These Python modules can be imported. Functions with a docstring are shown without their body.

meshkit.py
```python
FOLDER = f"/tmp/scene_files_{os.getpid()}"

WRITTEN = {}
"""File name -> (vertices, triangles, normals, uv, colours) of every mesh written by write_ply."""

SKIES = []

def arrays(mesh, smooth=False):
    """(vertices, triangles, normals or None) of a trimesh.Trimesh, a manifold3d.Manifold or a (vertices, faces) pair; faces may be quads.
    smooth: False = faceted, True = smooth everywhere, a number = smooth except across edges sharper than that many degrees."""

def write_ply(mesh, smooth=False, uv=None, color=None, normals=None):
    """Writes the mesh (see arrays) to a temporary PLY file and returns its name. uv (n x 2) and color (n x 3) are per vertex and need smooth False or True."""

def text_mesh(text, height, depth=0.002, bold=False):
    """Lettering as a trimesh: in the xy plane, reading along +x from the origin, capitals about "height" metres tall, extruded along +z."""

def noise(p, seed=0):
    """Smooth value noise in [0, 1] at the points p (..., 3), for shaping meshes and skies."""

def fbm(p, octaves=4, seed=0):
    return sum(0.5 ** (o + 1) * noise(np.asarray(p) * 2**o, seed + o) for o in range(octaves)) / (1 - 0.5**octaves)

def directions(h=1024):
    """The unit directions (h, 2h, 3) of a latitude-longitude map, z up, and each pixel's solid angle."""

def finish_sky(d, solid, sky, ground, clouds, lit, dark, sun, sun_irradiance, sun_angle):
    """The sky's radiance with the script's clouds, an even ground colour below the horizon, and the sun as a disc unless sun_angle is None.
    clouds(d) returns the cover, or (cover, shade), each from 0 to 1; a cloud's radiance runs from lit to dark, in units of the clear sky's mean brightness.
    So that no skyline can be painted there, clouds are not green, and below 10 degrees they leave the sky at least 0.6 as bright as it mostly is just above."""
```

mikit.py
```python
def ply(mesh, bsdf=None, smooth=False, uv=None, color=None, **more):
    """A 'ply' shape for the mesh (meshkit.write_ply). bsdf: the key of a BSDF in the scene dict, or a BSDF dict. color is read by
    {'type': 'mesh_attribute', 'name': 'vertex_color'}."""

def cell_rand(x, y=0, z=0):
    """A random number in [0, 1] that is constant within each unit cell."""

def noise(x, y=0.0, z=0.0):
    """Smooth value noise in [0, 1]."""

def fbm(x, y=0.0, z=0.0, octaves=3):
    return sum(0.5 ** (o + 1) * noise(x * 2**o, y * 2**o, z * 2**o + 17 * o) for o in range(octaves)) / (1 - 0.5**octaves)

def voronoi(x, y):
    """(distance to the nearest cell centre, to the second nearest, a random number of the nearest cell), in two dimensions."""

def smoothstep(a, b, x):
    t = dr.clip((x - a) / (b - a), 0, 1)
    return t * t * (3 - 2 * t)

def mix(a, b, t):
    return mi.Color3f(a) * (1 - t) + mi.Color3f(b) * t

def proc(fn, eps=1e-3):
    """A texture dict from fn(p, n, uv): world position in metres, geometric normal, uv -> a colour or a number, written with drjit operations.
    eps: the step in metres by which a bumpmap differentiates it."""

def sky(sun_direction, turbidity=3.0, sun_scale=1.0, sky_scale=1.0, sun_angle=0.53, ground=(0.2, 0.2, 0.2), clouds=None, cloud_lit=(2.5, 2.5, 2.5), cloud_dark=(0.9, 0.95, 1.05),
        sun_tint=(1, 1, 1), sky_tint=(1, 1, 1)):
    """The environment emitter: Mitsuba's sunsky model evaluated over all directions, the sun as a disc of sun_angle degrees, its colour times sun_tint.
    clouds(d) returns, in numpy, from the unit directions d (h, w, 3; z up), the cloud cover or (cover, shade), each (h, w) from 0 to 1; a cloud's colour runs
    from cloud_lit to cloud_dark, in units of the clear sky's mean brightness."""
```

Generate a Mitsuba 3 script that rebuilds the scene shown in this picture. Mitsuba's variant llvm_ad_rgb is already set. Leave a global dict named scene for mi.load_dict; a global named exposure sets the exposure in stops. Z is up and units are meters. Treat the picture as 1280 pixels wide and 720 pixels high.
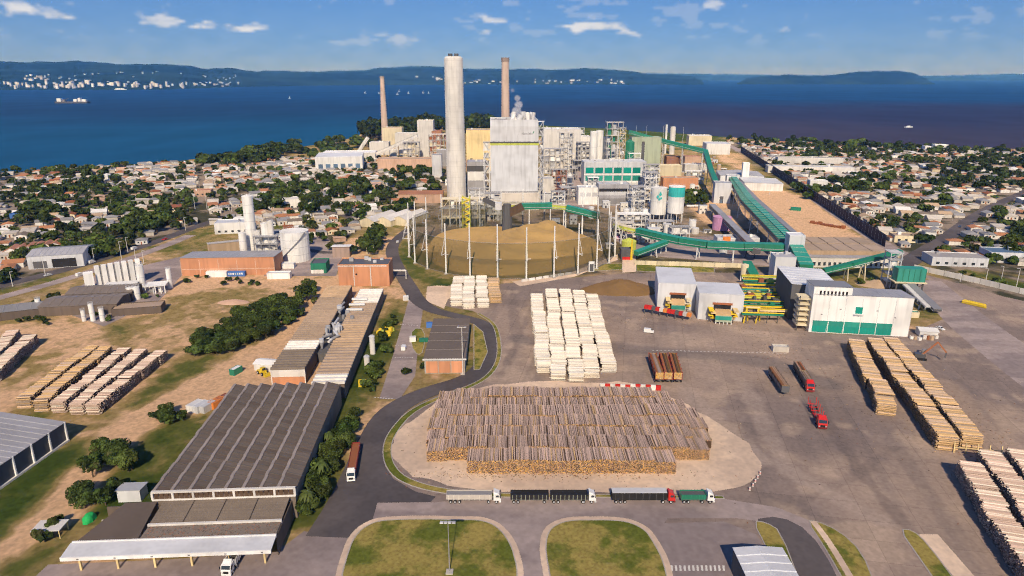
import math, random
import numpy as np, trimesh, mitsuba as mi, drjit as dr, mikit, meshkit
from mikit import noise, fbm, smoothstep, mix, cell_rand, voronoi
from shapely.geometry import Polygon, Point, LineString
from shapely import contains_xy, union_all

T = mi.ScalarTransform4f
R = random.Random(11)
NR = np.random.default_rng(11)
scene, labels = {}, {}

# ---------------------------------------------------------------- camera, sky, exposure
CAM_H, PITCH, FPX = 120.0, math.radians(17.2), 853.0        # drone 120 m up
exposure = 1.28
scene['camera'] = {'type': 'perspective', 'fov': math.degrees(2 * math.atan(640 / FPX)), 'near_clip': 1.0, 'far_clip': 90000.0,
                   'to_world': T().look_at(origin=[0, 0, CAM_H], target=[0, math.cos(PITCH), CAM_H - math.sin(PITCH)], up=[0, 0, 1]),
                   'medium': {'type': 'ref', 'id': 'haze_air'}}
SUN_AZ, SUN_EL = math.radians(0.8), math.radians(35)
SUN = (-math.sin(SUN_AZ) * math.cos(SUN_EL), -math.cos(SUN_AZ) * math.cos(SUN_EL), math.sin(SUN_EL))


def clouds(d):
    az = np.degrees(np.arctan2(d[..., 0], d[..., 1]))
    el = np.degrees(np.arcsin(np.clip(d[..., 2], -1, 1)))
    p = np.stack([az * 0.8, el * 2.4, az * 0], -1)
    n = meshkit.fbm(p, 5, 3)
    m = meshkit.fbm(np.stack([az * 0.16, el * 0.5, az * 0], -1), 3, 9)
    cover = np.clip((n - 0.68 + 0.9 * (m - 0.5)) * 4.0, 0, 0.18)
    cover *= np.clip((el - 1.2) / 1.5, 0, 1)
    # the small fair-weather clouds low over the bay
    for a, e, w, h, s in ((-35, 4.3, 1.9, .75, 1), (-31.5, 3.9, 1.0, .42, .9), (-20.9, 3.6, 2.5, .36, 1), (-25.6, 3.8, 1.6, .5, .8), (-37.5, 5.6, 1.6, .5, .9), (-31, 6.1, 1.6, .4, .8),
                          (-1.9, 3.35, 1.1, .25, .9), (-1.2, 4.25, 1.5, .35, .8), (6.7, 3.7, 2.2, .6, 1), (8.2, 3.1, 1.7, .4, .8), (11.8, 5.9, 1.1, .35, .9), (15.4, 5.2, .9, .4, .7),
                          (21, 3.2, .8, .3, .8), (-8.9, 2.8, 1.8, .6, .5), (-12.5, 2.7, 2.0, .45, .35), (-8, 6.2, 2.5, .4, .8), (4, 5.9, 1.6, .3, .5), (-45, 3, 2, .6, .7), (52, 4, 3, .7, .7)):
        r = ((az - a) / w) ** 2 + ((el - e) / h) ** 2
        cover = np.maximum(cover, s * np.clip((0.85 - r) * 0.75 + (n - 0.5) * 3.8, 0, 0.78) * np.clip((2.6 - r) * 1.2, 0, 1))
    cover = np.maximum(cover, 0.36 * np.exp(-np.maximum(el, 0) / 2.0))            # pale haze all round the horizon
    return cover, np.clip(0.55 - (n - 0.4) * 2.0, 0, 0.8)


scene['sky'] = mikit.sky(SUN, turbidity=3, sun_tint=(0.94, 0.965, 1.03), sky_tint=(0.50, 0.84, 1.46), sky_scale=0.86, sun_scale=1.42, ground=(0.12, 0.11, 0.1), clouds=clouds, cloud_lit=(5.2, 5.0, 4.8), cloud_dark=(3.2, 3.3, 3.6))
scene['haze_air'] = {'type': 'homogeneous', 'albedo': {'type': 'rgb', 'value': [0.92, 0.95, 0.98]}, 'sigma_t': {'type': 'rgb', 'value': [0.6e-5, 1.9e-5, 4.8e-5]}}
scene['clear_air_edge'] = {'type': 'null'}
scene['haze'] = {'type': 'cube', 'to_world': T().translate([0, 20000, 190]).scale([26000, 25000, 206]), 'bsdf': {'type': 'ref', 'id': 'clear_air_edge'}, 'interior': {'type': 'ref', 'id': 'haze_air'}}
labels['haze'] = {'label': 'thin blue haze over the bay and the far hills', 'category': 'haze', 'kind': 'stuff'}

# ---------------------------------------------------------------- pixel of the photograph -> point of the place


def ray(px, py):
    a = (py - 360) / FPX
    f, dn = np.array([0, math.cos(PITCH), -math.sin(PITCH)]), np.array([0, -math.sin(PITCH), -math.cos(PITCH)])
    return f + np.array([(px - 640) / FPX, 0, 0]) + a * dn


def G(px, py, z=0.0):
    r = ray(px, py)
    t = (z - CAM_H) / r[2]
    return np.array([0, 0, CAM_H]) + t * r


def V(px, py, base):
    """the point seen at (px, py) that stands above the ground row base"""
    y = G(640, base)[1]
    r = ray(px, py)
    return np.array([0, 0, CAM_H]) + y / r[1] * r


def pix(p):
    d = np.asarray(p, float) - [0, 0, CAM_H]
    f, dn = np.array([0, math.cos(PITCH), -math.sin(PITCH)]), np.array([0, -math.sin(PITCH), -math.cos(PITCH)])
    w = d @ f
    return 640 + FPX * d[0] / w, 360 + FPX * (d @ dn) / w


# ---------------------------------------------------------------- colours and materials
COL = dict(white=(.74, .74, .72), chalk=(.66, .64, .60), offwhite=(.56, .52, .46), cream=(.66, .58, .40), paleyellow=(.70, .55, .28), concrete=(.40, .37, .33), lightgrey=(.50, .51, .53), palegrey=(.60, .62, .65),
           roofgrey=(.36, .36, .38), midgrey=(.24, .24, .25), darkgrey=(.10, .10, .105), darkroof=(.150, .122, .102), fibro=(.20, .165, .135), fibrobrown=(.135, .105, .085), fibrolight=(.37, .285, .215), ridge=(.30, .26, .24),
           tan=(.45, .33, .22), brick=(.60, .285, .155), brickdark=(.33, .16, .10), terracotta=(.44, .20, .10), rust=(.30, .11, .05), teal=(.028, .27, .21), green=(.022, .205, .125), brightgreen=(.02, .42, .11), palegreen=(.37, .42, .31),
           yellow=(.72, .52, .03), yellowgreen=(.50, .55, .10), red=(.55, .025, .02), darkred=(.22, .03, .03), orange=(.72, .24, .05), black=(.018, .018, .02), navy=(.04, .06, .12), blue=(.06, .16, .45), aqua=(.04, .48, .46), pink=(.58, .30, .50),
           steel=(.30, .30, .31), bark=(.10, .062, .038), barkgrey=(.33, .25, .21), logwhite=(.74, .67, .56), logtan=(.60, .41, .21), loggrey=(.56, .42, .35), logend=(.70, .40, .10), logpink=(.56, .43, .35), trunk=(.11, .08, .055),
           leafdark=(.020, .040, .009), leafmid=(.038, .072, .013), leaflight=(.072, .115, .024), leafolive=(.07, .075, .026), palmleaf=(.055, .085, .022), glass=(.03, .04, .05), tealglass=(.008, .23, .18), purple=(.045, .04, .06),
           chip=(.43, .28, .105), chipdark=(.21, .125, .05), blueglass=(.10, .16, .24), tyre=(.02, .02, .02), netting=(.03, .045, .03), marking=(.70, .68, .64), peach=(.56, .37, .26))
NAMES = list(COL)
PAL = {n: i for i, n in enumerate(NAMES)}
TAB = [mi.Float([COL[n][k] for n in NAMES]) for k in range(3)]


def lookup(uv):
    i = mi.UInt32(dr.clip(uv.x, 0, len(NAMES) - 1))
    return mi.Color3f(*[dr.gather(mi.Float, t, i) for t in TAB])


def paint(p, n, uv):
    c = lookup(uv)
    up = dr.abs(n.z)
    big = fbm(p.x * .09, p.y * .09, p.z * .09, 3)
    fine = noise(p.x * 1.3, p.y * 1.3, p.z * (.12 + 1.2 * up))
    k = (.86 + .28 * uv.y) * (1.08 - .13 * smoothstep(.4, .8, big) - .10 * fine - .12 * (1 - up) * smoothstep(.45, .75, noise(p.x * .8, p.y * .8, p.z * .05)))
    return mix(c, mi.Color3f(.20, .155, .12), .07 * smoothstep(.45, .8, big)) * k


def plain(p, n, uv):
    return lookup(uv) * (.72 + .56 * uv.y)


def leaf(p, n, uv):
    c = lookup(uv)
    return mix(c, mi.Color3f(.10, .085, .02), .35 * noise(p.x * .11, p.y * .11, p.z * .2)) * (.32 + 1.4 * uv.y)


def two(d):
    return {'type': 'twosided', 'b': d}


def pri(fn, rough, spec=.4, **kw):
    return two({'type': 'principled', 'base_color': mikit.proc(fn), 'roughness': rough, 'specular': spec, **kw})


scene['matte'] = pri(paint, .78, .3)
scene['sheetmetal'] = pri(paint, .45, .4)
scene['gloss'] = pri(plain, .22, .5, clearcoat=.6, clearcoat_gloss=.9)
scene['timber'] = pri(plain, .85, .2)
scene['glazing'] = pri(plain, .10, .7)
scene['leafage'] = pri(leaf, .6, .15)
scene['netmesh'] = {'type': 'blendbsdf', 'weight': .36, 'a': {'type': 'null'}, 'b': {'type': 'twosided', 'b': {'type': 'diffuse', 'reflectance': {'type': 'rgb', 'value': [.055, .065, .028]}}}}


def land_fn(p, n, uv):
    """uv.x: 0 lush grass .. 0.5 dry grass .. 1 bare earth; uv.y: 0 open ground .. 1 worn town ground"""
    a = fbm(p.x * .035, p.y * .035, 1.0, 4)
    b = fbm(p.x * .22, p.y * .22, 5.0, 3)
    w = dr.clip(uv.x + .66 * (a - .5) + .46 * (b - .5), 0, 1)
    c = mix((.042, .066, .013), (.095, .105, .026), smoothstep(0, .28, w))
    c = mix(c, (.25, .185, .075), smoothstep(.28, .55, w))
    c = mix(c, (.55, .36, .215), smoothstep(.56, .84, w))
    t = mix((.050, .050, .030), (.23, .185, .145), smoothstep(.35, .62, fbm(p.x * .06, p.y * .06, 9.0, 4)))
    c = mix(c, t, smoothstep(.3, .7, uv.y + .3 * (b - .5)))
    return c * (.74 + .52 * fbm(p.x * .9, p.y * .9, 2.0, 2))


# where lorries have worn the concrete: (path on the ground, half width, tone, strength)
WEAR = [([tuple(map(float, G(x, y)[:2])) for x, y in path], wd, tone, k) for path, wd, tone, k in (
    ([(650, 425), (800, 438), (960, 452), (1035, 480)], 8, (.15, .13, .125), .6), ([(1000, 470), (1075, 590), (1160, 690), (1230, 790)], 2.6, (.15, .12, .11), .45), ([(905, 632), (970, 640), (1060, 600), (1120, 560)], 2.2, (.15, .12, .11), .3),
    ([(640, 360), (646, 430), (625, 470)], 3, (.15, .12, .11), .4), ([(930, 480), (985, 590), (1100, 650)], 4, (.40, .315, .26), .5), ([(850, 480), (900, 530), (950, 575)], 5, (.42, .33, .27), .5), ([(1180, 480), (1245, 560), (1330, 640)], 7, (.36, .27, .21), .6))]


def yard_fn(p, n, uv):
    a = fbm(p.x * .018, p.y * .018, 3.0, 4)
    b = fbm(p.x * .10, p.y * .10, 7.0, 4)
    u, v = p.x * .985 - p.y * .174, p.x * .174 + p.y * .985
    s = fbm(u * .16, v * .018, 4.0, 4)                       # streaks where lorries run
    c = mix((.335, .255, .205), (.225, .178, .158), smoothstep(.40, .62, a))
    c = mix(c, (.47, .36, .27), smoothstep(.5, .75, b) * .5)
    c = mix(c, (.17, .14, .13), smoothstep(.56, .78, s) * .4)
    for pts, wd, tone, k in WEAR:
        d = mi.Float(1e6)
        for (ax, ay), (bx, by) in zip(pts[:-1], pts[1:]):
            ex, ey = bx - ax, by - ay
            t = dr.clip(((p.x - ax) * ex + (p.y - ay) * ey) / (ex * ex + ey * ey), 0, 1)
            d = dr.minimum(d, dr.sqrt(dr.square(p.x - ax - t * ex) + dr.square(p.y - ay - t * ey)))
        c = mix(c, tone, k * (1 - smoothstep(wd * .35, wd * 1.1, d + 5 * (b - .5))) * (.85 + .3 * s))
    slab = cell_rand(u / 14, v / 9)
    c *= .93 + .14 * slab
    j = dr.minimum(dr.abs(u / 14 - dr.round(u / 14)) * 14, dr.abs(v / 9 - dr.round(v / 9)) * 9)
    c *= 1 - .22 * (1 - smoothstep(.05, .16, j))
    return c * (.84 + .32 * fbm(p.x * 1.1, p.y * 1.1, 1.0, 2))


def pad_fn(p, n, uv):
    b = fbm(p.x * .07, p.y * .07, 7.0, 4)
    c = mix((.70, .54, .40), (.56, .43, .325), smoothstep(.4, .65, b))
    return c * (.85 + .3 * fbm(p.x * .9, p.y * .9, 1.0, 3))


def road_fn(p, n, uv):
    b = fbm(p.x * .05, p.y * .05, 2.0, 3)
    c = mix((.085, .075, .077), (.115, .10, .10), smoothstep(.35, .65, b))
    return c * (.85 + .3 * fbm(p.x * .8, p.y * .8, 1.0, 3))


def oldroad_fn(p, n, uv):
    b = fbm(p.x * .04, p.y * .12, 2.0, 4)
    c = mix((.25, .205, .198), (.35, .285, .265), smoothstep(.35, .65, b))
    return c * (.82 + .36 * fbm(p.x * .7, p.y * .7, 1.0, 3))


def lawn_fn(p, n, uv):
    a = fbm(p.x * .10, p.y * .10, 1.0, 4)
    b = fbm(p.x * .5, p.y * .5, 5.0, 3)
    c = mix((.115, .135, .024), (.30, .24, .07), smoothstep(.35, .65, a + .35 * (b - .5)))
    return c * (.7 + .6 * fbm(p.x * 1.6, p.y * 1.6, 2.0, 2))


def water_fn(p, n, uv):
    wob = (fbm(p.x * .0016, p.y * .0006, 1.0, 3) - .5)
    y = p.y + 700 * wob + .10 * p.x
    right = smoothstep(-500, 500, p.x + 500 * wob - .10 * (p.y - 1200))
    c = mix((.006, .030, .085), (.020, .018, .046), right)
    c = mix(c, (.003, .034, .110), smoothstep(2600, 4300, y))
    near = mix((.005, .060, .140), (.046, .033, .048), right)
    c = mix(near, c, smoothstep(1250, 2500, y))
    rip = fbm(p.x * .010, p.y * .0035, 4.0, 3)
    streak = fbm(p.x * .0012, p.y * .006, 8.0, 4)
    return c * (.72 + .34 * rip + .30 * streak)


def hill_fn(p, n, uv):
    a = fbm(p.x * .0016, p.y * .0016, 3.0, 4)
    c = mix((.004, .016, .018), (.012, .030, .026), smoothstep(.4, .65, a))
    return c


scene['land'] = pri(land_fn, .95, .05)
scene['yardtop'] = pri(yard_fn, .9, .1)
scene['padtop'] = pri(pad_fn, .9, .1)
scene['roadtop'] = pri(road_fn, .8, .2)
scene['oldroadtop'] = pri(oldroad_fn, .85, .2)
scene['lawn'] = pri(lawn_fn, .95, .05)
scene['watertop'] = pri(water_fn, .5, .12)
scene['hillside'] = pri(hill_fn, .95, .05)


# ---------------------------------------------------------------- mesh and scene helpers
class MB:
    """Collects pieces into one mesh; every vertex carries its colour's number and a tone."""

    def __init__(s):
        s.v, s.f, s.c, s.n = [], [], [], 0

    def add(s, v, f, c, t=None):
        v, f = np.asarray(v, float), np.asarray(f, int)
        if f.shape[1] == 4:
            f = np.vstack([f[:, [0, 1, 2]], f[:, [0, 2, 3]]])
        t = R.random() if t is None else t
        s.v.append(v); s.f.append(f + s.n); s.n += len(v)
        s.c.append(np.column_stack([np.full(len(v), PAL[c] + .5), np.broadcast_to(t, (len(v),))]))
        return s

    BF = np.array([[0, 2, 3, 1], [4, 5, 7, 6], [0, 1, 5, 4], [2, 6, 7, 3], [0, 4, 6, 2], [1, 3, 7, 5]])

    def box(s, x0, x1, y0, y1, z0, z1, c, t=None):
        return s.add([[x, y, z] for z in (z0, z1) for y in (y0, y1) for x in (x0, x1)], s.BF, c, t)

    def beam(s, p, q, w, h, c, t=None):
        """a bar from p to q, w wide and h high, its top faces up"""
        p, q = np.asarray(p, float), np.asarray(q, float)
        d = (q - p) / np.linalg.norm(q - p)
        a = np.cross(d, [0, 0, 1.0])
        a = np.array([1.0, 0, 0]) if np.linalg.norm(a) < 1e-3 else a / np.linalg.norm(a)
        b = np.cross(a, d)
        return s.add([e + i * a * w / 2 + j * b * h / 2 for e in (p, q) for j in (-1, 1) for i in (-1, 1)], s.BF, c, t)

    def cyl(s, p, q, r0, r1, n, c, t=None, caps=(0, 1)):
        p, q = np.asarray(p, float), np.asarray(q, float)
        d = (q - p) / np.linalg.norm(q - p)
        a = np.cross(d, [0, 1.0, 0] if abs(d[1]) < .9 else [1.0, 0, 0]); a /= np.linalg.norm(a)
        b = np.cross(d, a)
        k = np.arange(n) * 2 * np.pi / n
        ring = np.cos(k)[:, None] * a + np.sin(k)[:, None] * b
        i = np.arange(n)
        s.add(np.vstack([p + ring * r0, q + ring * r1]), np.stack([i, (i + 1) % n, (i + 1) % n + n, i + n], 1), c, t)
        t = s.c[-1][0, 1]
        if 0 in caps and r0 > 0:
            s.add(np.vstack([p + ring * r0, [p]]), np.stack([(i + 1) % n, i, i * 0 + n], 1), c, t)
        if 1 in caps and r1 > 0:
            s.add(np.vstack([q + ring * r1, [q]]), np.stack([i, (i + 1) % n, i * 0 + n], 1), c, t)
        return s

    def extr(s, prof, y0, y1, c, t=None):
        """a convex profile of (x, z) points, extruded from y0 to y1"""
        n = len(prof)
        v = [[x, y, z] for y in (y0, y1) for x, z in prof]
        i = np.arange(n)
        s.add(v, np.stack([i, (i + 1) % n, (i + 1) % n + n, i + n], 1), c, t)
        t = s.c[-1][0, 1]
        k = np.arange(1, n - 1)
        s.add(v[:n], np.stack([k * 0, k, k + 1], 1)[:, ::-1], c, t)
        return s.add(v[n:], np.stack([k * 0, k, k + 1], 1), c, t)

    def sheet(s, poly, z, c='white', t=.5):
        poly = poly.buffer(0)
        for g in getattr(poly, 'geoms', [poly]):
            if g.area > .01:
                v, f = trimesh.creation.triangulate_polygon(g, engine='earcut')
                f = np.array(f)
                a = np.asarray(v)[f]
                flip = ((a[:, 1, 0] - a[:, 0, 0]) * (a[:, 2, 1] - a[:, 0, 1]) - (a[:, 1, 1] - a[:, 0, 1]) * (a[:, 2, 0] - a[:, 0, 0])) < 0
                f[flip] = f[flip][:, ::-1]
                s.add(np.column_stack([v, np.full(len(v), z)]), f, c, t)
        return s

    def prism(s, poly, z0, z1, c, t=.5):
        s.sheet(poly, z1, c, t)
        for g in getattr(poly, 'geoms', [poly]):
            for ring in [g.exterior, *g.interiors]:
                p = np.array(ring.coords)[:-1]
                n, i = len(p), np.arange(len(p))
                s.add(np.vstack([np.column_stack([p, np.full(n, z0)]), np.column_stack([p, np.full(n, z1)])]), np.stack([i, (i + 1) % n, (i + 1) % n + n, i + n], 1), c, t)
        return s

    def arrays(s):
        return np.vstack(s.v), np.vstack(s.f), np.vstack(s.c)

    def shape(s, mat, smooth=False):
        v, f, c = s.arrays()
        return mikit.ply((v, f), mat, smooth=smooth, uv=c)


def numbered(k):
    if k not in scene and k not in labels and k not in USED:
        USED.add(k); return k
    i = 1
    while f'{k}_{i:03d}' in USED:
        i += 1
    k = f'{k}_{i:03d}'
    USED.add(k)
    return k


USED = set(scene)


def put(key, shape, M=None):
    if isinstance(M, T): shape = {**shape, 'to_world': M}
    scene[key] = shape
    return key


def say(key, label=None, cat=None, group=None, kind=None):
    d = {k: v for k, v in (('label', label), ('category', cat), ('group', group), ('kind', kind)) if v}
    labels[key] = d
    return key


def place(origin, xdir=(1, 0), z=0.0, s=1.0):
    a = math.degrees(math.atan2(xdir[1], xdir[0]))
    return T().translate([float(origin[0]), float(origin[1]), float(z)]).rotate([0, 0, 1], a).scale(s)


class Thing:
    def __init__(s, name, label, cat, M=None, group=None):
        s.key, s.M = numbered(name), M
        say(s.key, label, cat, group)

    def part(s, name, mb, mat='matte', under=None, label=None, kind=None):
        key = numbered((under or s.key) + '__' + name)
        put(key, mb.shape(mat) if isinstance(mb, MB) else mb, s.M)
        if label or kind: say(key, label, kind=kind)
        return key


def structure(name, mb, mat, label, cat=None):
    key = numbered(name)
    put(key, mb.shape(mat))
    return say(key, label, cat, kind='structure')


def smooth_line(pts, closed=False, k=2):
    p = np.asarray(pts, float)
    for _ in range(k):
        q = np.roll(p, -1, 0) if closed else p[1:]
        a = p if closed else p[:-1]
        r = np.empty((2 * len(a), p.shape[1])); r[0::2] = .75 * a + .25 * q; r[1::2] = .25 * a + .75 * q
        p = r if closed else np.vstack([p[:1], r, p[-1:]])
    return p


def gpoly(pxs, k=0, rough=0.0):
    p = np.array([G(x, y)[:2] for x, y in pxs])
    if k: p = smooth_line(p, True, k)
    g = Polygon(p).buffer(0)
    if rough:
        g = g.segmentize(rough * 2)
        g = g if g.geom_type == 'Polygon' else max(g.geoms, key=lambda a: a.area)
        q = np.array(g.exterior.coords)[:-1]
        q3 = np.column_stack([q * .11, q[:, 0] * 0])
        q = q + rough * 2.2 * (np.column_stack([meshkit.fbm(q3, 3, 5), meshkit.fbm(q3, 3, 6)]) - .5)
        g = Polygon(q).buffer(0)
    return g


def gstrip(pxw, k=2):
    """a band along a line of (px, py, width in metres)"""
    p = smooth_line([[*G(x, y)[:2], w] for x, y, w in pxw], False, k)
    d = np.gradient(p[:, :2], axis=0); d /= np.linalg.norm(d, axis=1, keepdims=True)
    n = np.column_stack([-d[:, 1], d[:, 0]]) * p[:, 2:] / 2
    return Polygon(np.vstack([p[:, :2] + n, (p[:, :2] - n)[::-1]])).buffer(0)


ORD = 'first second third fourth fifth sixth seventh eighth ninth tenth eleventh twelfth thirteenth fourteenth fifteenth sixteenth seventeenth eighteenth nineteenth twentieth'.split()


def ordinal(i):
    if i < 20: return ORD[i]
    tens = {2: 'twenty', 3: 'thirty', 4: 'forty', 5: 'fifty', 6: 'sixty', 7: 'seventy', 8: 'eighty', 9: 'ninety'}
    n = i + 1
    if n >= 100: return str(n) + 'th'
    if n % 10 == 0: return tens[n // 10][:-1] + 'ieth'
    return tens[n // 10] + '-' + ORD[n % 10 - 1]


SERIES = {}


def series(key, x, one, many, where, cat, group):
    """a thing among look-alikes: named at the end by its rank from the left"""
    SERIES.setdefault((many, where), []).append((x, key, one, cat, group))

# ================================================================ THE SETTING
from scipy.ndimage import gaussian_filter

SHORE = gpoly([(-700, 226), (0, 214), (100, 207), (200, 202), (270, 194), (330, 186), (385, 181), (440, 171), (462, 160), (520, 154), (620, 153), (760, 160), (870, 167), (1000, 177), (1100, 182), (1280, 185), (2000, 192), (2600, 700), (2600, 1400), (-1300, 1400)])
BEHIND = Polygon([(-3000, -400), (3000, -400), (3000, 700), (900, 900), (-900, 700), (-3000, 700)])
LANDPOLY = SHORE.union(BEHIND)
TOWN_LEFT = gpoly([(-60, 216), (150, 208), (290, 202), (420, 196), (520, 200), (560, 232), (500, 262), (440, 290), (420, 320), (345, 300), (300, 280), (235, 286), (130, 324), (0, 362), (-150, 390)])
TOWN_RIGHT = gpoly([(905, 178), (1000, 180), (1280, 190), (1420, 200), (1420, 345), (1290, 345), (1160, 325), (1110, 305), (1000, 240)])
ZONES = [  # (outline, lushness 0..1 (1 = bare earth), worn ground 0..1)
    (gpoly([(0, 420), (250, 330), (420, 300), (520, 280), (500, 480), (420, 660), (330, 760), (-300, 800), (-300, 460)]), .72, .1),
(gpoly([(600, 150), (760, 158), (905, 168), (905, 178), (780, 176), (600, 168)]), .08, 0),
    (gpoly([(-40, 520), (60, 455), (110, 430), (230, 424), (250, 432), (110, 446), (40, 500), (-40, 545)]), .9, 0), (gpoly([(-60, 406), (130, 405), (150, 420), (130, 436), (60, 444), (-60, 446)]), .92, .1),
    (gpoly([(240, 380), (370, 362), (390, 380), (330, 398), (270, 396)]), .85, 0),
    (gpoly([(395, 350), (425, 350), (395, 400), (372, 420)]), .95, 0),
    (TOWN_LEFT, .45, .95), (TOWN_RIGHT, .45, .9),
    (gpoly([(150, 405), (250, 372), (390, 352), (392, 385), (330, 420), (250, 445), (150, 445)]), .70, 0),
    (gpoly([(190, 378), (250, 362), (330, 362), (370, 375), (320, 395), (250, 410), (190, 425), (120, 425)]), .62, 0),
    (gpoly([(-150, 640), (0, 596), (60, 566), (112, 552), (112, 575), (70, 612), (30, 650), (-60, 740)]), .12, 0),
    (gpoly([(112, 600), (150, 560), (200, 525), (262, 518), (262, 550), (215, 610), (185, 650), (110, 642)]), .10, 0),
    (gpoly([(-40, 720), (30, 690), (75, 655), (110, 645), (90, 670), (60, 715), (0, 800)]), .15, 0),
    (gpoly([(160, 500), (210, 460), (245, 445), (290, 440), (250, 470), (215, 490), (180, 520)]), .25, 0),
    (gpoly([(20, 505), (60, 470), (120, 440), (105, 470), (60, 515), (0, 560), (-40, 560)]), .45, 0),
    (gpoly([(340, 660), (395, 540), (440, 440), (478, 400), (500, 375), (505, 395), (482, 450), (462, 500), (440, 560), (405, 650), (360, 668)]), .16, 0),
    (gpoly([(488, 315), (510, 290), (520, 330), (560, 352), (615, 357), (560, 364), (528, 362), (508, 345)]), .20, 0),
    (gpoly([(300, 265), (390, 250), (450, 255), (450, 285), (390, 300), (340, 290)]), .45, .3),
    (gpoly([(235, 290), (300, 272), (330, 280), (280, 300), (240, 305), (180, 330)]), .4, 0),
    (gpoly([(500, 250), (620, 240), (800, 240), (940, 240), (985, 300), (990, 350), (780, 345), (640, 340), (520, 300)]), .72, .6),
    (gpoly([(925, 240), (975, 236), (1010, 250), (1085, 302), (1010, 304), (965, 272)]), .98, 0),
    (gpoly([(860, 252), (915, 250), (935, 270), (905, 284), (880, 276)]), .95, 0),
    (gpoly([(895, 190), (925, 192), (940, 215), (905, 205)]), .9, .2),
    (gpoly([(1150, 318), (1290, 350), (1300, 390), (1200, 362)]), .5, .7),
    (gpoly([(1205, 336), (1290, 356), (1290, 364), (1200, 343)]), .2, 0),
    (gpoly([(750, 330), (850, 330), (850, 338), (750, 338)]), .2, 0),
    (gpoly([(-20, 705), (40, 650), (85, 600), (115, 565), (150, 525), (195, 500), (240, 478), (300, 452), (345, 425), (385, 385), (400, 395), (365, 440), (340, 475), (280, 494), (240, 500), (215, 520), (180, 540), (158, 562), (122, 600), (112, 645), (80, 655), (30, 690)], 1), 1.4, 0),
    (gpoly([(545, 196), (600, 200), (620, 250), (560, 245)]), .6, .6),
]
xs = np.concatenate([-np.geomspace(3200, 330, 110)[:-1], np.arange(-330, 331, 3.0), np.geomspace(330, 3200, 110)[1:]])
ys = np.concatenate([np.linspace(-400, 90, 25)[:-1], np.arange(90, 560, 3.0), np.geomspace(560, 2300, 190)])
X, Y = np.meshgrid(xs, ys)
U, W = np.full(X.shape, .55), np.full(X.shape, .35)
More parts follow.
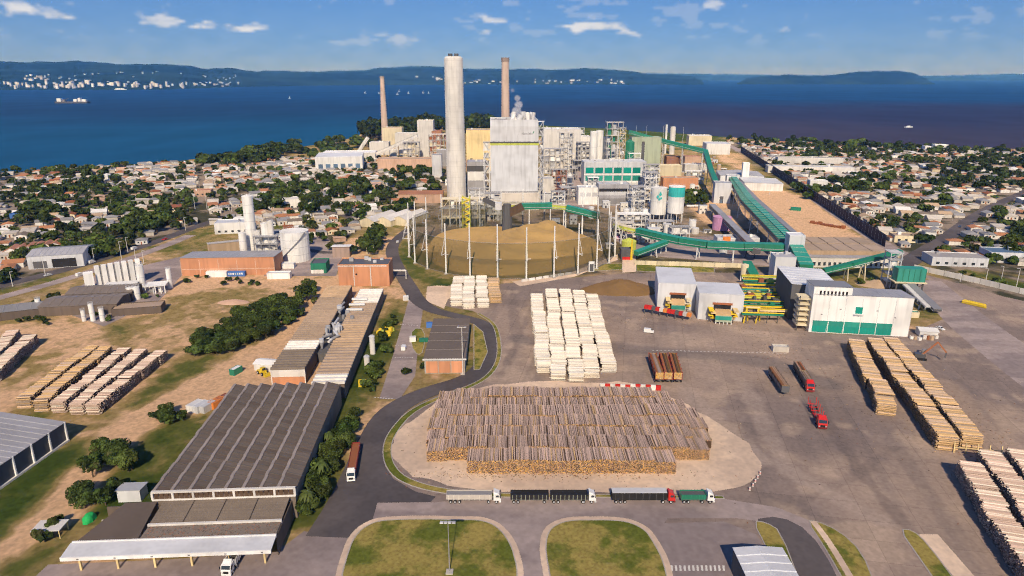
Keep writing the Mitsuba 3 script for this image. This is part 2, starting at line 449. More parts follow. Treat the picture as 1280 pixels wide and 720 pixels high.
for poly, u, w in ZONES:
    m = gaussian_filter(contains_xy(poly, X, Y).astype(float), 1.1)
    U, W = U * (1 - m) + u * m, W * (1 - m) + w * m
inside = gaussian_filter(contains_xy(LANDPOLY, X, Y).astype(float), 1.0)
Z = np.where(inside > .98, 0, -6 * (1 - inside) ** 1.0 * 1.2)
ny, nx = X.shape
i, j = np.meshgrid(np.arange(ny - 1), np.arange(nx - 1), indexing='ij')
quads = np.stack([i * nx + j, i * nx + j + 1, (i + 1) * nx + j + 1, (i + 1) * nx + j], -1).reshape(-1, 4)
keep = (inside.ravel()[quads] > .02).any(1)
put('ground', mikit.ply((np.column_stack([X.ravel(), Y.ravel(), Z.ravel()]), quads[keep]), 'land', smooth=True, uv=np.column_stack([U.ravel(), W.ravel()])))
say('ground', 'bare earth and patchy dry grass of the mill and town', 'ground', kind='structure'); USED.add('ground')

w = MB().add([[-58000, -2000, -1.2], [58000, -2000, -1.2], [58000, 88000, -1.2], [-58000, 88000, -1.2]], [[0, 1, 2, 3]], 'blue', .5)
structure('water', w, 'watertop', 'dark blue water of the wide bay, purple-brown off the near shore', 'water')


# ---------------------------------------------------------------- hills beyond the bay
def ridge(name, prof, r0, r1, label, nr=26, rough=40, seed=0):
    px = np.linspace(prof[0][0], prof[-1][0], int((prof[-1][0] - prof[0][0]) / 2.5))
    py = np.interp(px, *zip(*prof))
    a0 = np.interp(px, *zip(*r0)) if isinstance(r0, list) else np.full(len(px), r0)
    a1 = np.interp(px, *zip(*r1)) if isinstance(r1, list) else np.full(len(px), r1)
    az = np.arctan((px - 640) / (FPX / math.cos(PITCH)))
    top = CAM_H + a1 / np.cos(az) * np.cos(az) * (96 - py) / 893
    s = np.linspace(0, 1.6, nr)[:, None]
    rr = (a0 + (a1 - a0) * s)
    P = np.stack([rr * np.tan(az), rr + 0 * az, rr * 0], -1)
    n = meshkit.fbm(P / 900.0, 4, seed) - .5
    n2 = meshkit.fbm(P / 260.0, 3, seed + 3) - .5
    prof_h = np.where(s < 1, np.clip(s, 0, 1) ** .9, np.clip(1 - (s - 1) * 1.4, 0, 1))
    edge = np.clip(np.minimum(px - px[0], px[-1] - px) / 12, 0, 1)
    P[..., 2] = np.where(s <= 0, -3, top * prof_h * (1 + .5 * n * (1 - np.abs(2 * np.clip(s, 0, 1) - 1))) + rough * n2 * np.clip(s, 0, 1)) * (.15 + .85 * edge) - 1.5
    m = P.shape[1]
    i, j = np.meshgrid(np.arange(nr - 1), np.arange(m - 1), indexing='ij')
    q = np.stack([i * m + j, i * m + j + 1, (i + 1) * m + j + 1, (i + 1) * m + j], -1).reshape(-1, 4)
    key = numbered(name)
    put(key, mikit.ply((P.reshape(-1, 3), q), 'hillside', smooth=True))
    say(key, label, 'hills', kind='structure')
    return P


CITY_P = ridge('hills', [(-260, 80), (-100, 79), (0, 77.5), (60, 79), (100, 77), (150, 80), (190, 80), (240, 83), (262, 87), (285, 85), (330, 90), (420, 92), (560, 95)], [(-260, 6700), (200, 6950), (280, 8500), (420, 10500), (560, 11300)], [(-260, 11500), (240, 11500), (300, 12500), (560, 13500)],
               'dark blue-green range with a white city along its foot', 30, 55, 1)
MID_P = ridge('hills', [(270, 95), (330, 89), (400, 89), (455, 88), (475, 85), (520, 82.5), (555, 84), (600, 86), (640, 86), (690, 87), (735, 86), (770, 88), (810, 92), (880, 96)], 11500, 15500, 'rolling blue hills beyond the middle of the bay', 24, 60, 2)
ridge('hills', [(672, 98), (690, 91), (708, 88), (725, 90), (760, 95), (810, 97), (850, 98.5)], 11900, 13200, 'low dark headland at the water in front of the middle hills', 14, 30, 6)
ridge('hills', [(922, 99.5), (945, 96), (985, 92.5), (1010, 95), (1040, 93.5), (1070, 89.5), (1095, 88), (1125, 88.5), (1142, 91), (1160, 98), (1170, 101)], 11900, 12900, 'dark rounded hill rising alone from the far water', 18, 25, 3)
ridge('hills', [(560, 95), (640, 93.5), (700, 92.5), (800, 91), (900, 92.5), (960, 93.5), (1050, 94), (1180, 94.5), (1230, 92.5), (1280, 92), (1400, 93), (1700, 92)], 24000, 30000, 'pale farthest hills low on the horizon', 10, 60, 4)

# ---------------------------------------------------------------- yard, roads, kerbs, lawns
YARD = gpoly([(548, 356), (620, 356), (735, 345), (800, 341), (940, 341), (975, 340), (1000, 352), (1004, 416), (1130, 420), (1195, 392), (1165, 352), (1145, 340), (1190, 352), (1280, 378), (1600, 440), (2000, 1300), (400, 1300), (420, 720), (440, 640), (482, 620), (480, 545), (510, 510), (570, 485), (622, 455), (624, 410), (600, 390), (560, 384), (530, 374)], 1)
structure('yard_pavement', MB().sheet(YARD, .03), 'yardtop', 'worn brown-grey concrete of the wide timber yard with dark tyre streaks', 'pavement')
structure('yard_pavement', MB().sheet(gpoly([(612, 615), (552, 609), (508, 597), (491, 578), (490, 556), (500, 535), (522, 515), (552, 500), (592, 487), (640, 477), (800, 476), (880, 518), (932, 552), (950, 580), (940, 604), (900, 616)], 2, 3.0), .05), 'padtop', 'pale sandy apron round the largest log pile', 'pavement')
structure('yard_pavement', MB().sheet(gpoly([(400, 668), (440, 667), (428, 700), (420, 800), (-40, 800), (60, 706), (200, 700), (345, 690), (380, 664)]), .05), 'oldroadtop', 'dusty paved apron in front of the long canopy', 'pavement')
DARKROAD = union_all([gstrip([(420, 672, 17), (440, 630, 15), (455, 588, 13), (467, 550, 11), (482, 520, 10), (507, 502, 9.5), (540, 488, 9), (580, 477, 9), (603, 462, 9), (613, 440, 9), (613, 418, 9), (605, 405, 8), (588, 399, 7), (565, 394, 7), (540, 388, 8), (522, 376, 9), (514, 362, 9), (503, 345, 9), (492, 325, 9), (489, 310, 9), (497, 298, 8), (512, 286, 8)]),
                      gpoly([(455, 560), (476, 575), (492, 599), (520, 615), (545, 621), (538, 628), (440, 629)])])
structure('road', MB().sheet(DARKROAD, .10), 'roadtop', 'dark asphalt road curving round the brick-fronted shed to the junction', 'road')
OLDROAD = gpoly([(474, 499), (500, 499), (519, 470), (524, 420), (529, 384), (512, 370), (504, 400), (488, 455)])
structure('road', MB().sheet(OLDROAD, .08), 'oldroadtop', 'faded pinkish service road beside the planted strip', 'road')
structure('road', MB().sheet(gpoly([(442, 629), (545, 628), (612, 622), (900, 623), (970, 634), (1015, 652), (1048, 680), (1085, 740), (1040, 740), (1005, 680), (975, 655), (920, 648), (835, 648), (825, 660), (842, 700), (850, 760), (838, 760), (820, 682), (800, 660), (772, 648), (715, 648), (690, 656), (684, 690), (692, 760), (648, 760), (643, 700), (630, 668), (600, 648), (470, 648), (440, 668), (405, 668)]), .07), 'oldroadtop', 'grey-lilac road where the lorries queue, with the lane between the lawns', 'road')
structure('pavement', MB().sheet(gpoly([(805, 655), (905, 652), (945, 668), (1000, 760), (845, 760), (838, 700), (824, 668)]), .06), 'oldroadtop', 'grey-lilac paving around the white-roofed building', 'pavement')
structure('road', MB().sheet(gpoly([(938, 650), (975, 645), (1012, 664), (1045, 715), (1060, 760), (1010, 760), (985, 700)], 1), .09), 'roadtop', 'dark bend of road past the white-roofed building', 'road')
structure('road', MB().sheet(gstrip([(1158, 350, 16), (1180, 372, 20), (1210, 402, 24), (1260, 440, 26), (1340, 500, 26), (1500, 600, 26)]), .07), 'oldroadtop', 'grey road from the hopper down the right side of the yard', 'road')
HIGHWAY = [gstrip([(-300, 425, 11), (-60, 372, 11), (0, 357, 11), (60, 343, 11), (130, 323, 11), (200, 301, 10), (235, 287, 10), (265, 276, 9), (300, 268, 8), (345, 262, 8), (385, 257, 8)]), gstrip([(-300, 445, 9), (-60, 388, 9), (0, 372, 9), (70, 353, 9), (140, 331, 9), (205, 308, 9), (238, 294, 9)])]
structure('road', MB().sheet(HIGHWAY[0], .07), 'roadtop', 'upper carriageway of the highway along the left town', 'road')
structure('road', MB().sheet(HIGHWAY[1], .07), 'oldroadtop', 'lower carriageway of the highway along the left town', 'road')
FENCEROAD = gstrip([(905, 180, 14), (930, 190, 14), (975, 216, 13), (1020, 250, 12), (1070, 284, 12), (1118, 314, 12), (1148, 325, 12)])
structure('road', MB().sheet(FENCEROAD, .07), 'oldroadtop', 'grey road outside the long dark fence', 'road')
TOWNROAD = gstrip([(1128, 332, 14), (1160, 312, 13), (1188, 294, 12), (1215, 272, 10), (1240, 258, 10), (1290, 236, 9)])
structure('road', MB().sheet(TOWNROAD, .09), 'roadtop', 'dark town road climbing away from the white wall', 'road')
structure('road', MB().sheet(union_all([gstrip([(420, 300, 8), (445, 285, 8), (440, 272, 9), (425, 268, 9)]), gstrip([(380, 312, 7), (420, 318, 7), (490, 300, 7)])]), .07), 'roadtop', 'small road with a bend by the big trees', 'road')

LAWN_A = gpoly([(423, 740), (433, 690), (446, 665), (466, 652), (500, 649), (590, 649), (617, 655), (634, 672), (645, 700), (649, 740)], 2, .45)
LAWN_B = gpoly([(690, 740), (683, 700), (683, 672), (694, 656), (715, 650), (775, 650), (802, 658), (820, 678), (832, 705), (838, 740)], 2, .45)
VERGE = gstrip([(905, 622, 1.6), (760, 620, 1.6), (620, 620, 2.2), (548, 614, 2.8), (502, 600, 3), (485, 580, 3), (483, 556, 3), (494, 535, 3), (514, 514, 2.8), (547, 498, 2.5), (587, 484, 2.3), (612, 470, 2.2), (624, 450, 2.2), (624, 425, 2.2), (618, 404, 2), (598, 392, 2)], 2)
for name, g, lab in (('lawn', LAWN_A, 'large rounded dry lawn with the tall lamp mast'), ('lawn', LAWN_B, 'rounded dry lawn between the entrance lanes'), ('grass_verge', VERGE, 'narrow grass verge curving round the sandy apron'),
                     ('lawn', gpoly([(940, 651), (958, 653), (976, 664), (1005, 740), (975, 740), (960, 690)], 1), 'thin lawn beside the white-roofed building'),
                     ('lawn', gpoly([(1008, 651), (1020, 651), (1050, 664), (1078, 690), (1098, 740), (1062, 740), (1030, 684)], 1), 'lawn split by a pale footpath at the road bend'),
                     ('lawn', gpoly([(1123, 661), (1142, 663), (1160, 680), (1205, 740), (1178, 740), (1150, 700)], 1), 'narrow lawn on the traffic island in the yard'),
                     ('lawn', gpoly([(532, 470), (600, 462), (610, 440), (604, 415), (592, 405), (592, 466), (530, 472), (519, 482), (504, 492), (520, 465)]), 'grass round the brick-fronted shed inside the road bend'),
                     ('lawn', gpoly([(515, 410), (532, 412), (530, 440), (522, 445), (513, 432)], 1), 'small lawn left of the brick-fronted shed'),
                     ('lawn', gpoly([(753, 330), (778, 330), (778, 337), (740, 339)]), 'green strip left of the white sheds'),
                     ('lawn', gpoly([(795, 331), (860, 332), (893, 335), (893, 341), (795, 339)]), 'green strip behind the white sheds')):
    kerb = MB().prism(g.difference(g.buffer(-.3)), 0, .16, 'concrete')
    k = structure(name, MB().prism(g.buffer(-.33), .02, .14, 'leafolive'), 'lawn', lab, 'lawn')
    put(k + '__kerb', kerb.shape('matte')); USED.add(k + '__kerb')
band = MB()
for g in (LAWN_A, LAWN_B):
    band.sheet(g.buffer(1.5).difference(g), .11)
structure('footpath', band, 'padtop', 'pale concrete walk round the two rounded lawns', 'path')
structure('footpath', MB().sheet(gstrip([(1016, 652, 1.8), (1035, 676, 1.8), (1062, 720, 1.8), (1075, 745, 1.8)]), .18), 'padtop', 'straight pale footpath across the lawn at the bend', 'path')
structure('footpath', MB().sheet(gpoly([(1148, 668), (1172, 668), (1222, 725), (1235, 745), (1212, 745)]), .08), 'padtop', 'pale concrete strip beside the narrow island lawn', 'path')
structure('footpath', MB().sheet(gpoly([(534, 358), (548, 357), (600, 360), (560, 374), (555, 386), (532, 376)]), .06), 'padtop', 'pale paved corner before the chip pile', 'path')
structure('footpath', MB().sheet(gpoly([(778, 320), (795, 320), (795, 340), (778, 341)]), .16), 'padtop', 'pale ramp under the conveyor', 'path')
structure('footpath', MB().sheet(gpoly([(640, 352), (715, 340), (772, 318), (772, 325), (718, 346), (650, 358)]), .07), 'padtop', 'pale kerb path along the foot of the netting', 'path')
structure('pavement', MB().sheet(gpoly([(770, 300), (900, 295), (985, 318), (985, 335), (790, 318)]), .05), 'oldroadtop', 'grey paving under the long green gallery', 'pavement')
structure('pavement', MB().sheet(gpoly([(690, 262), (700, 250), (722, 205), (742, 205), (735, 250), (740, 262)]), .05), 'oldroadtop', 'grey paved alley through the mill', 'pavement')
structure('pavement', MB().sheet(gpoly([(60, 384), (120, 345), (230, 320), (240, 330), (200, 375), (130, 408)]), .04), 'oldroadtop', 'paved yard of the tank plant', 'pavement')
structure('pavement', MB().sheet(gpoly([(330, 290), (400, 290), (430, 315), (420, 345), (330, 345)]), .04), 'oldroadtop', 'grey paving round the big storage tank', 'pavement')

zebra = Thing('crosswalk', 'white striped crossing between the lawn and the white-roofed building', 'crosswalk')
labels[zebra.key]['kind'] = 'structure'
for k in range(13):
    x = 838 + k * 5.4
    zebra.part('stripe', MB().sheet(gpoly([(x, 707), (x + 2.6, 707), (x + 3.4, 714), (x + .8, 714)]), .10, 'marking'), 'matte')
for (x0, y0, x1, y1, n, lab) in ((815, 438, 985, 442, 34, 'dotted pale line across the yard before the sawmill'), (494, 432, 520, 432, 8, 'dotted stop line on the service road'), (490, 447, 518, 447, 9, 'second dotted line on the service road, nearer the road bend'), (500, 406, 524, 407, 7, 'dotted line on the service road beside the sign'), (468, 497, 492, 499, 7, 'broken stop line where the service road meets the asphalt')):
    a, b = G(x0, y0)[:2], G(x1, y1)[:2]
    m = MB()
    for k in range(n):
        p, q = a + (b - a) * k / n, a + (b - a) * (k + .55) / n
        m.sheet(LineString([p, q]).buffer(.22, cap_style=2), .12, 'marking')
    k = structure('road_marking', m, 'matte', lab, 'road marking'); labels[k]['kind'] = 'stuff'


# ================================================================ BUILDERS FOR BUILDINGS
OCC = []                                             # footprints already taken, for the town and the trees


def occ(p, xd, w, d, grow=2.0):
    u = np.array(xd); v = np.array([-u[1], u[0]]); p = np.array(p[:2])
    OCC.append(Polygon([p, p + u * w, p + u * w + v * d, p + v * d]).buffer(grow))


def udir(deg):
    return (math.cos(math.radians(deg)), math.sin(math.radians(deg)))


def windows(th, w, d, rows, mat='glazing', under=None):
    """rows of (face, count, from, to, sill, head, colour, share of the bay): each window its own part with a frame below it where it is large"""
    for face, n, a, b, z0, z1, c, fill, *fr in rows:
        for k in range(n):
            s = (b - a) / n
            m0, m1 = a + s * k + s * (1 - fill) / 2, a + s * (k + 1) - s * (1 - fill) / 2
            mb, f = MB(), MB()

            def put_box(mb, e, o, z0, z1, m0, m1, c):
                if face == 'f': mb.box(m0, m1, -o, e, z0, z1, c)
                elif face == 'r': mb.box(w - e, w + o, m0, m1, z0, z1, c)
                else: mb.box(-o, e, m0, m1, z0, z1, c)
            put_box(mb, .1, .06, z0, z1, m0, m1, c)
            k2 = th.part('window', mb, mat, under)
            if fr:
                g = .14 if z1 - z0 > 1.5 else .09
                for q in (0, 1):
                    put_box(f, .05, .12, z0 - g, z1 + g, (m0 - g) if q == 0 else m1, m0 if q == 0 else m1 + g, fr[0])
                    put_box(f, .05, .121, (z0 - g) if q == 0 else z1, z0 if q == 0 else z1 + g, m0, m1, fr[0])
                put_box(f, .05, .115, z0, z1, (m0 + m1) / 2 - .06, (m0 + m1) / 2 + .06, fr[0])
                th.part('frame', f, 'matte', k2)


def building(name, label, cat, at, w, d, h, wall='white', roofc='roofgrey', rot=3.3, roof='flat', rise=1.5, group=None, win=(), bands=(), units=0, mat='matte', roofmat='sheetmetal', ribs=0, over=.4, parapet=.5, z0=0.0, doors=()):
    """a building whose front left ground corner is at AT; bands: (face, from, to, z0, z1, colour, part name)"""
    th = Thing(name, label, cat, place(at, udir(rot), z0), group)
    occ(at, udir(rot), w, d)
    if roof == 'flat':
        th.part('wall', MB().box(0, w, 0, d, 0, h, wall), mat)
        rf = MB().box(.25, w - .25, .25, d - .25, h, h + .06, roofc)
        k = th.part('roof', rf, roofmat)
        if parapet:
            p = MB()
            for x0, x1, y0, y1 in ((0, w, 0, .24), (0, w, d - .24, d), (0, .24, .24, d - .24), (w - .24, w, .24, d - .24)):
                p.box(x0, x1, y0, y1, h + .001, h + parapet, wall)
            th.part('parapet', p, mat)
    else:
        along = roof.endswith('y')                 # ridge runs along y
        L, S = (d, w) if along else (w, d)

        def tr(s, l, z):
            return [s, l, z] if along else [l, s, z]
        wl = MB()
        peak = [0, S / 2, S] if roof.startswith('gable') else [0, 0, S]
        prof = [(0, 0), (S, 0), (S, h)] + ([(S / 2, h + rise)] if roof.startswith('gable') else []) + [(0, h if roof.startswith('gable') else h + rise)]
        n = len(prof)
        vv = [tr(s, l, z) for l in (0, L) for s, z in prof]
        i = np.arange(n)
        wl.add(vv, np.stack([i, (i + 1) % n, (i + 1) % n + n, i + n], 1), wall)
        kk = np.arange(1, n - 1)
        wl.add(vv[:n], np.stack([kk * 0, kk, kk + 1], 1), wall); wl.add(vv[n:], np.stack([kk * 0, kk, kk + 1], 1), wall)
        th.part('wall', wl, mat)
        rf, rb = MB(), MB()
        slopes = [(0, h, S / 2, h + rise), (S, h, S / 2, h + rise)] if roof.startswith('gable') else [(S, h, 0, h + rise)]
        for s0, za, s1, zb in slopes:
            sl = (zb - za) / (s1 - s0)
            e0 = s0 + (over if s0 > s1 else -over)
            e1 = s1 if roof.startswith('gable') else s1 - over
            za2, zb2 = za + sl * (e0 - s0), zb + sl * (e1 - s1)
            q = [tr(e0, -over, za2 + .05), tr(e0, L + over, za2 + .05), tr(e1, L + over, zb2 + .05), tr(e1, -over, zb2 + .05)]
            q += [[a, b, c + .16] for a, b, c in q]
            rf.add(q, [[3, 2, 1, 0], [4, 5, 6, 7], [0, 1, 5, 4], [1, 2, 6, 5], [2, 3, 7, 6], [3, 0, 4, 7]], roofc)
            for r in range(1, ribs):
                l = L * r / ribs
                rb.beam(tr(e0, l, za2 + .27), tr(e1, l, zb2 + .27), .30, .14, roofc if isinstance(ribs, int) else roofc, 1.0)
        k = th.part('roof', rf, roofmat)
        if ribs: th.part('ribs', rb, roofmat, k, kind='stuff')
    for q in range(units):
        s = R.uniform(1.2, 2.6)
        x, y = R.uniform(.1, .85) * w, R.uniform(.15, .8) * d
        th.part('roof_vent', MB().box(x, x + s, y, y + s * .8, h + .05, h + R.uniform(1.0, 2.2), R.choice(['lightgrey', 'white', 'steel'])), 'matte', k)
    windows(th, w, d, win)
    for face, a, b, za, zb, c, nm in list(bands) + [(f, a, b, 0, hh, c, 'door') for f, a, b, hh, c in doors]:
        m = MB()
        o = .05 if nm == 'door' else .07
        if face == 'f': m.box(a, b, -o, .1, za, zb, c)
        elif face == 'r': m.box(w - .1, w + o, a, b, za, zb, c)
        elif face == 'l': m.box(-o, .1, a, b, za, zb, c)
        else: m.box(a, b, d - .1, d + o, za, zb, c)
        th.part(nm, m, 'matte')
    return th


def width(x0, x1, base, top=None):
    y = G(640, base)[1]
    depth = y * math.cos(PITCH) + CAM_H * math.sin(PITCH)
    return (x1 - x0) * depth / FPX


def block(name, label, cat, x0, x1, base, top, depth, **kw):
    """a building seen front on: columns x0..x1 and rows top..base of its front"""
    b = G(640, base)
    h = V(640, top, base)[2]
    p0, p1 = V(x0, (top + base) / 2, base), V(x1, (top + base) / 2, base)
    kw.setdefault('rot', 1.5)
    return building(name, label, cat, (p0[0], b[1]), p1[0] - p0[0], depth, h, **kw)


def tank(name, label, cat, cx, base, top, wpx, wall='white', group=None, roofc=None, dome=.12, stair=False, bands=(), rings=0, legs=0, n=24, mat='matte', rails=True):
    b = G(cx, base)
    w = width(0, wpx, base) / 2
    c = np.array([b[0], b[1] + w])
    h = V(cx, top, base + 0)[2] if not legs else V(cx, top, base)[2]
    th = Thing(name, label, cat, place(c), group)
    OCC.append(Point(c).buffer(w + 2))
    zb = legs
    th.part('shell', MB().cyl([0, 0, zb], [0, 0, h], w, w, n, wall, .5), mat)
    if dome:
        th.part('roof', MB().cyl([0, 0, h], [0, 0, h + w * dome], w * 1.02, w * .12, n, roofc or wall, .6), mat)
    for za, zc, col in bands:
        th.part('band', MB().cyl([0, 0, zb + (h - zb) * za], [0, 0, zb + (h - zb) * zc], w + .06, w + .06, n, col, .5), mat)
    for k in range(rings):
        z = zb + (h - zb) * (k + 1) / (rings + 1)
        th.part('ring', MB().cyl([0, 0, z - .12], [0, 0, z + .12], w + .12, w + .12, n, 'lightgrey', .3), mat)
    for k in range(8 if legs else 0):
        a = k * math.pi / 4
        th.part('leg', MB().cyl([w * .9 * math.cos(a), w * .9 * math.sin(a), 0], [w * .9 * math.cos(a), w * .9 * math.sin(a), zb], .3, .3, 6, 'white'), mat)
    if rails:
        m = MB()
        for k in range(16):
            a, e = k * math.pi / 8, (k + 1) * math.pi / 8
            p, q = [w * math.cos(a), w * math.sin(a)], [w * math.cos(e), w * math.sin(e)]
            m.beam([*p, h], [*p, h + 1.1], .08, .08, 'lightgrey').beam([*p, h + 1.1], [*q, h + 1.1], .08, .08, 'lightgrey')
        th.part('railing', m, mat)
    if stair:
        m = MB()
        for k in range(40):
            a = math.radians(-150 + 120 * k / 40); z = zb + (h - zb) * k / 40
            p, q = (w + .1), (w + 1.1)
            m.add([[p * math.cos(a), p * math.sin(a), z], [q * math.cos(a), q * math.sin(a), z], [q * math.cos(a + .075), q * math.sin(a + .075), z], [p * math.cos(a + .075), p * math.sin(a + .075), z]] +
                  [[p * math.cos(a), p * math.sin(a), z + .2], [q * math.cos(a), q * math.sin(a), z + .2], [q * math.cos(a + .075), q * math.sin(a + .075), z + .2], [p * math.cos(a + .075), p * math.sin(a + .075), z + .2]],
                  [[3, 2, 1, 0], [4, 5, 6, 7], [0, 1, 5, 4], [1, 2, 6, 5], [2, 3, 7, 6], [3, 0, 4, 7]], 'midgrey')
        th.part('stair', m, mat)
    return th


def frame_tower(name, label, cat, x0, x1, base, top, depth, floors, c='palegrey', group=None, fill=.6, rot=1.5, stair=False, seed=0, kit=('white', 'lightgrey', 'offwhite', 'steel')):
    """an open steel structure: columns, beams, floors, and the vessels, ducts and pipes that stand on them"""
    rr = random.Random(seed + int(x0 * 7 + base))
    b = G(640, base)
    h = V(640, top, base)[2]
    p0, p1 = V(x0, (top + base) / 2, base), V(x1, (top + base) / 2, base)
    w = p1[0] - p0[0]
    th = Thing(name, label, cat, place((p0[0], b[1]), udir(rot)), group)
    occ((p0[0], b[1]), udir(rot), w, depth)
    nx, nyy = max(1, round(w / 6)), max(1, round(depth / 7))
    t = .45
    for i in range(nx + 1):
        for j in range(nyy + 1):
            x, y = w * i / nx, depth * j / nyy
            th.part('column', MB().box(x - t / 2, x + t / 2, y - t / 2, y + t / 2, 0, h, c), 'matte')
    for k in range(1, floors + 1):
        z = h * k / floors
        f = th.part('platform', MB().box(-.6, w + .6, -.6, depth + .6, z - .35, z - .05, c if k % 2 else 'steel'), 'matte')
        m = MB()
        for q in (.55, 1.1):
            m.beam([-.6, -.6, z + q], [w + .6, -.6, z + q], .07, .07, 'palegrey').beam([-.6, -.6, z + q], [-.6, depth + .6, z + q], .07, .07, 'palegrey').beam([w + .6, -.6, z + q], [w + .6, depth + .6, z + q], .07, .07, 'palegrey')
        for q in range(int(w / 2) + 1):
            m.beam([q * 2, -.6, z], [q * 2, -.6, z + 1.1], .07, .07, 'palegrey')
        th.part('railing', m, 'matte', f)
    for k in range(floors):
        z0, z1 = h * k / floors, h * (k + 1) / floors - .35
        for i in range(nx):
            if rr.random() < fill:
                x = w * (i + .5) / nx + rr.uniform(-.6, .6); r = min(w / nx, depth) * rr.uniform(.22, .40); y = depth * rr.uniform(.25, .5)
                zt = z0 + (z1 - z0) * rr.uniform(.5, 1.0)
                if rr.random() < .5: th.part('vessel', MB().cyl([x, y, z0], [x, y, zt], r, r, 12, rr.choice(kit)), 'matte')
                else: th.part('equipment', MB().box(x - r, x + r, y - r, y + r, z0, zt, rr.choice(kit)), 'matte')
            if rr.random() < .45:
                th.part('brace', MB().beam([w * i / nx, -.1, z0], [w * (i + 1) / nx, -.1, z1], .25, .25, c), 'matte')
    for q in range(2 + int(w / 8)):
        x = rr.uniform(0, w); zz = rr.uniform(.2, .95) * h
        th.part('pipe', MB().cyl([x, -.5, 0], [x, -.5, zz], .32, .32, 8, rr.choice(kit)).cyl([x, -.5, zz], [rr.uniform(0, w), depth * .5, zz + .3], .32, .32, 8, rr.choice(kit)), 'matte')
    if stair:
        m = MB()
        for k in range(floors):
            z0, z1 = h * k / floors, h * (k + 1) / floors
            a, bb = (w * .1, w * .9) if k % 2 == 0 else (w * .9, w * .1)
            m.beam([a, -1.2, z0], [bb, -1.2, z1], 1.0, .3, 'palegrey').beam([a, -1.8, z0 + 1], [bb, -1.8, z1 + 1], .1, .1, 'palegrey')
        th.part('stair', m, 'matte')
    return th


def conveyor(name, label, pts, w=4.0, hh=3.6, c='green', roofc='teal', group=None, legs=(), legc='white', rib=0, open_=False):
    """a covered belt gallery along points in space; legs: (position 0..1, ground spread)"""
    th = Thing(name, label, 'conveyor', None, group)
    pts = [np.asarray(p, float) for p in pts]
    for a, b in zip(pts[:-1], pts[1:]):
        d = (b - a) / np.linalg.norm(b - a)
        s = np.cross(d, [0, 0, 1.0]); s /= np.linalg.norm(s)
        up = np.cross(s, d)
        th.part('gallery', MB().beam(a, b, w, hh, c, .5), 'sheetmetal')
        th.part('cover', MB().beam(a + up * (hh / 2 + .12), b + up * (hh / 2 + .12), w + .5, .22, roofc, .6), 'sheetmetal')
        m = MB()
        for q in (-1, 1):
            m.beam(a + s * q * (w / 2 + .35) - up * (hh * .18), b + s * q * (w / 2 + .35) - up * (hh * .18), .25, .25, 'lightgrey')
        th.part('handrail', m, 'matte')
        n = int(np.linalg.norm(b - a) / 6) if rib else 0
        if n:
            m = MB()
            for k in range(n):
                p = a + (b - a) * (k + .5) / n
                m.beam(p - s * (w / 2 + .3) + up * (hh / 2 + .28), p + s * (w / 2 + .3) + up * (hh / 2 + .28), .35, .14, 'palegreen')
            th.part('ribs', m, 'sheetmetal', kind='stuff')
    L = np.cumsum([0] + [np.linalg.norm(b - a) for a, b in zip(pts[:-1], pts[1:])])
    for t in legs:
        l = t * L[-1]
        i = min(np.searchsorted(L, l, 'right') - 1, len(pts) - 2)
        a, b = pts[i], pts[i + 1]
        p = a + (b - a) * (l - L[i]) / (L[i + 1] - L[i])
        d = (b - a)[:2] / np.linalg.norm((b - a)[:2]); s = np.array([d[1], -d[0], 0])
        top = p[2] - hh / 2
        m = MB()
        for q in (-1, 1):
            m.beam(np.append((p + s * q * (w / 2 + .8))[:2], 0), np.append((p + s * q * w * .42)[:2], top), .55, .55, legc)
        z, e = 2.5, 1
        while z < top - 1:
            z2 = min(z + 4, top)
            m.beam(np.append((p + s * e * w * .46)[:2], z), np.append((p - s * e * w * .46)[:2], z2), .22, .22, legc)
            z, e = z2, -e
        th.part('trestle', m, 'matte')
    return th


def mast(name, label, cat, cx, base, top, r=.3, c='white', group=None, lamps=0, n=8):
    b = G(cx, base)
    h = V(cx, top, base)[2]
    th = Thing(name, label, cat, place(b), group)
    th.part('pole', MB().cyl([0, 0, 0], [0, 0, h], r, r * .55, n, c, .5), 'matte')
    if lamps:
        th.part('base', MB().box(-.9, .9, -.9, .9, 0, .5, 'concrete'), 'matte')
        a = th.part('crossbar', MB().beam([-1.6, 0, h], [1.6, 0, h], .2, .2, c), 'matte')
        for k in range(lamps):
            x = -1.5 + 3.0 * k / max(1, lamps - 1)
            th.part('lamp', MB().beam([x, -.1, h + .1], [x, -1.1, h + .35], .8, .35, 'lightgrey'), 'matte', a)
    return th


# ================================================================ LEFT SIDE: HALLS AND SHEDS
LR = 3.3
U3 = np.array(udir(LR)); V3 = np.array([-U3[1], U3[0]])

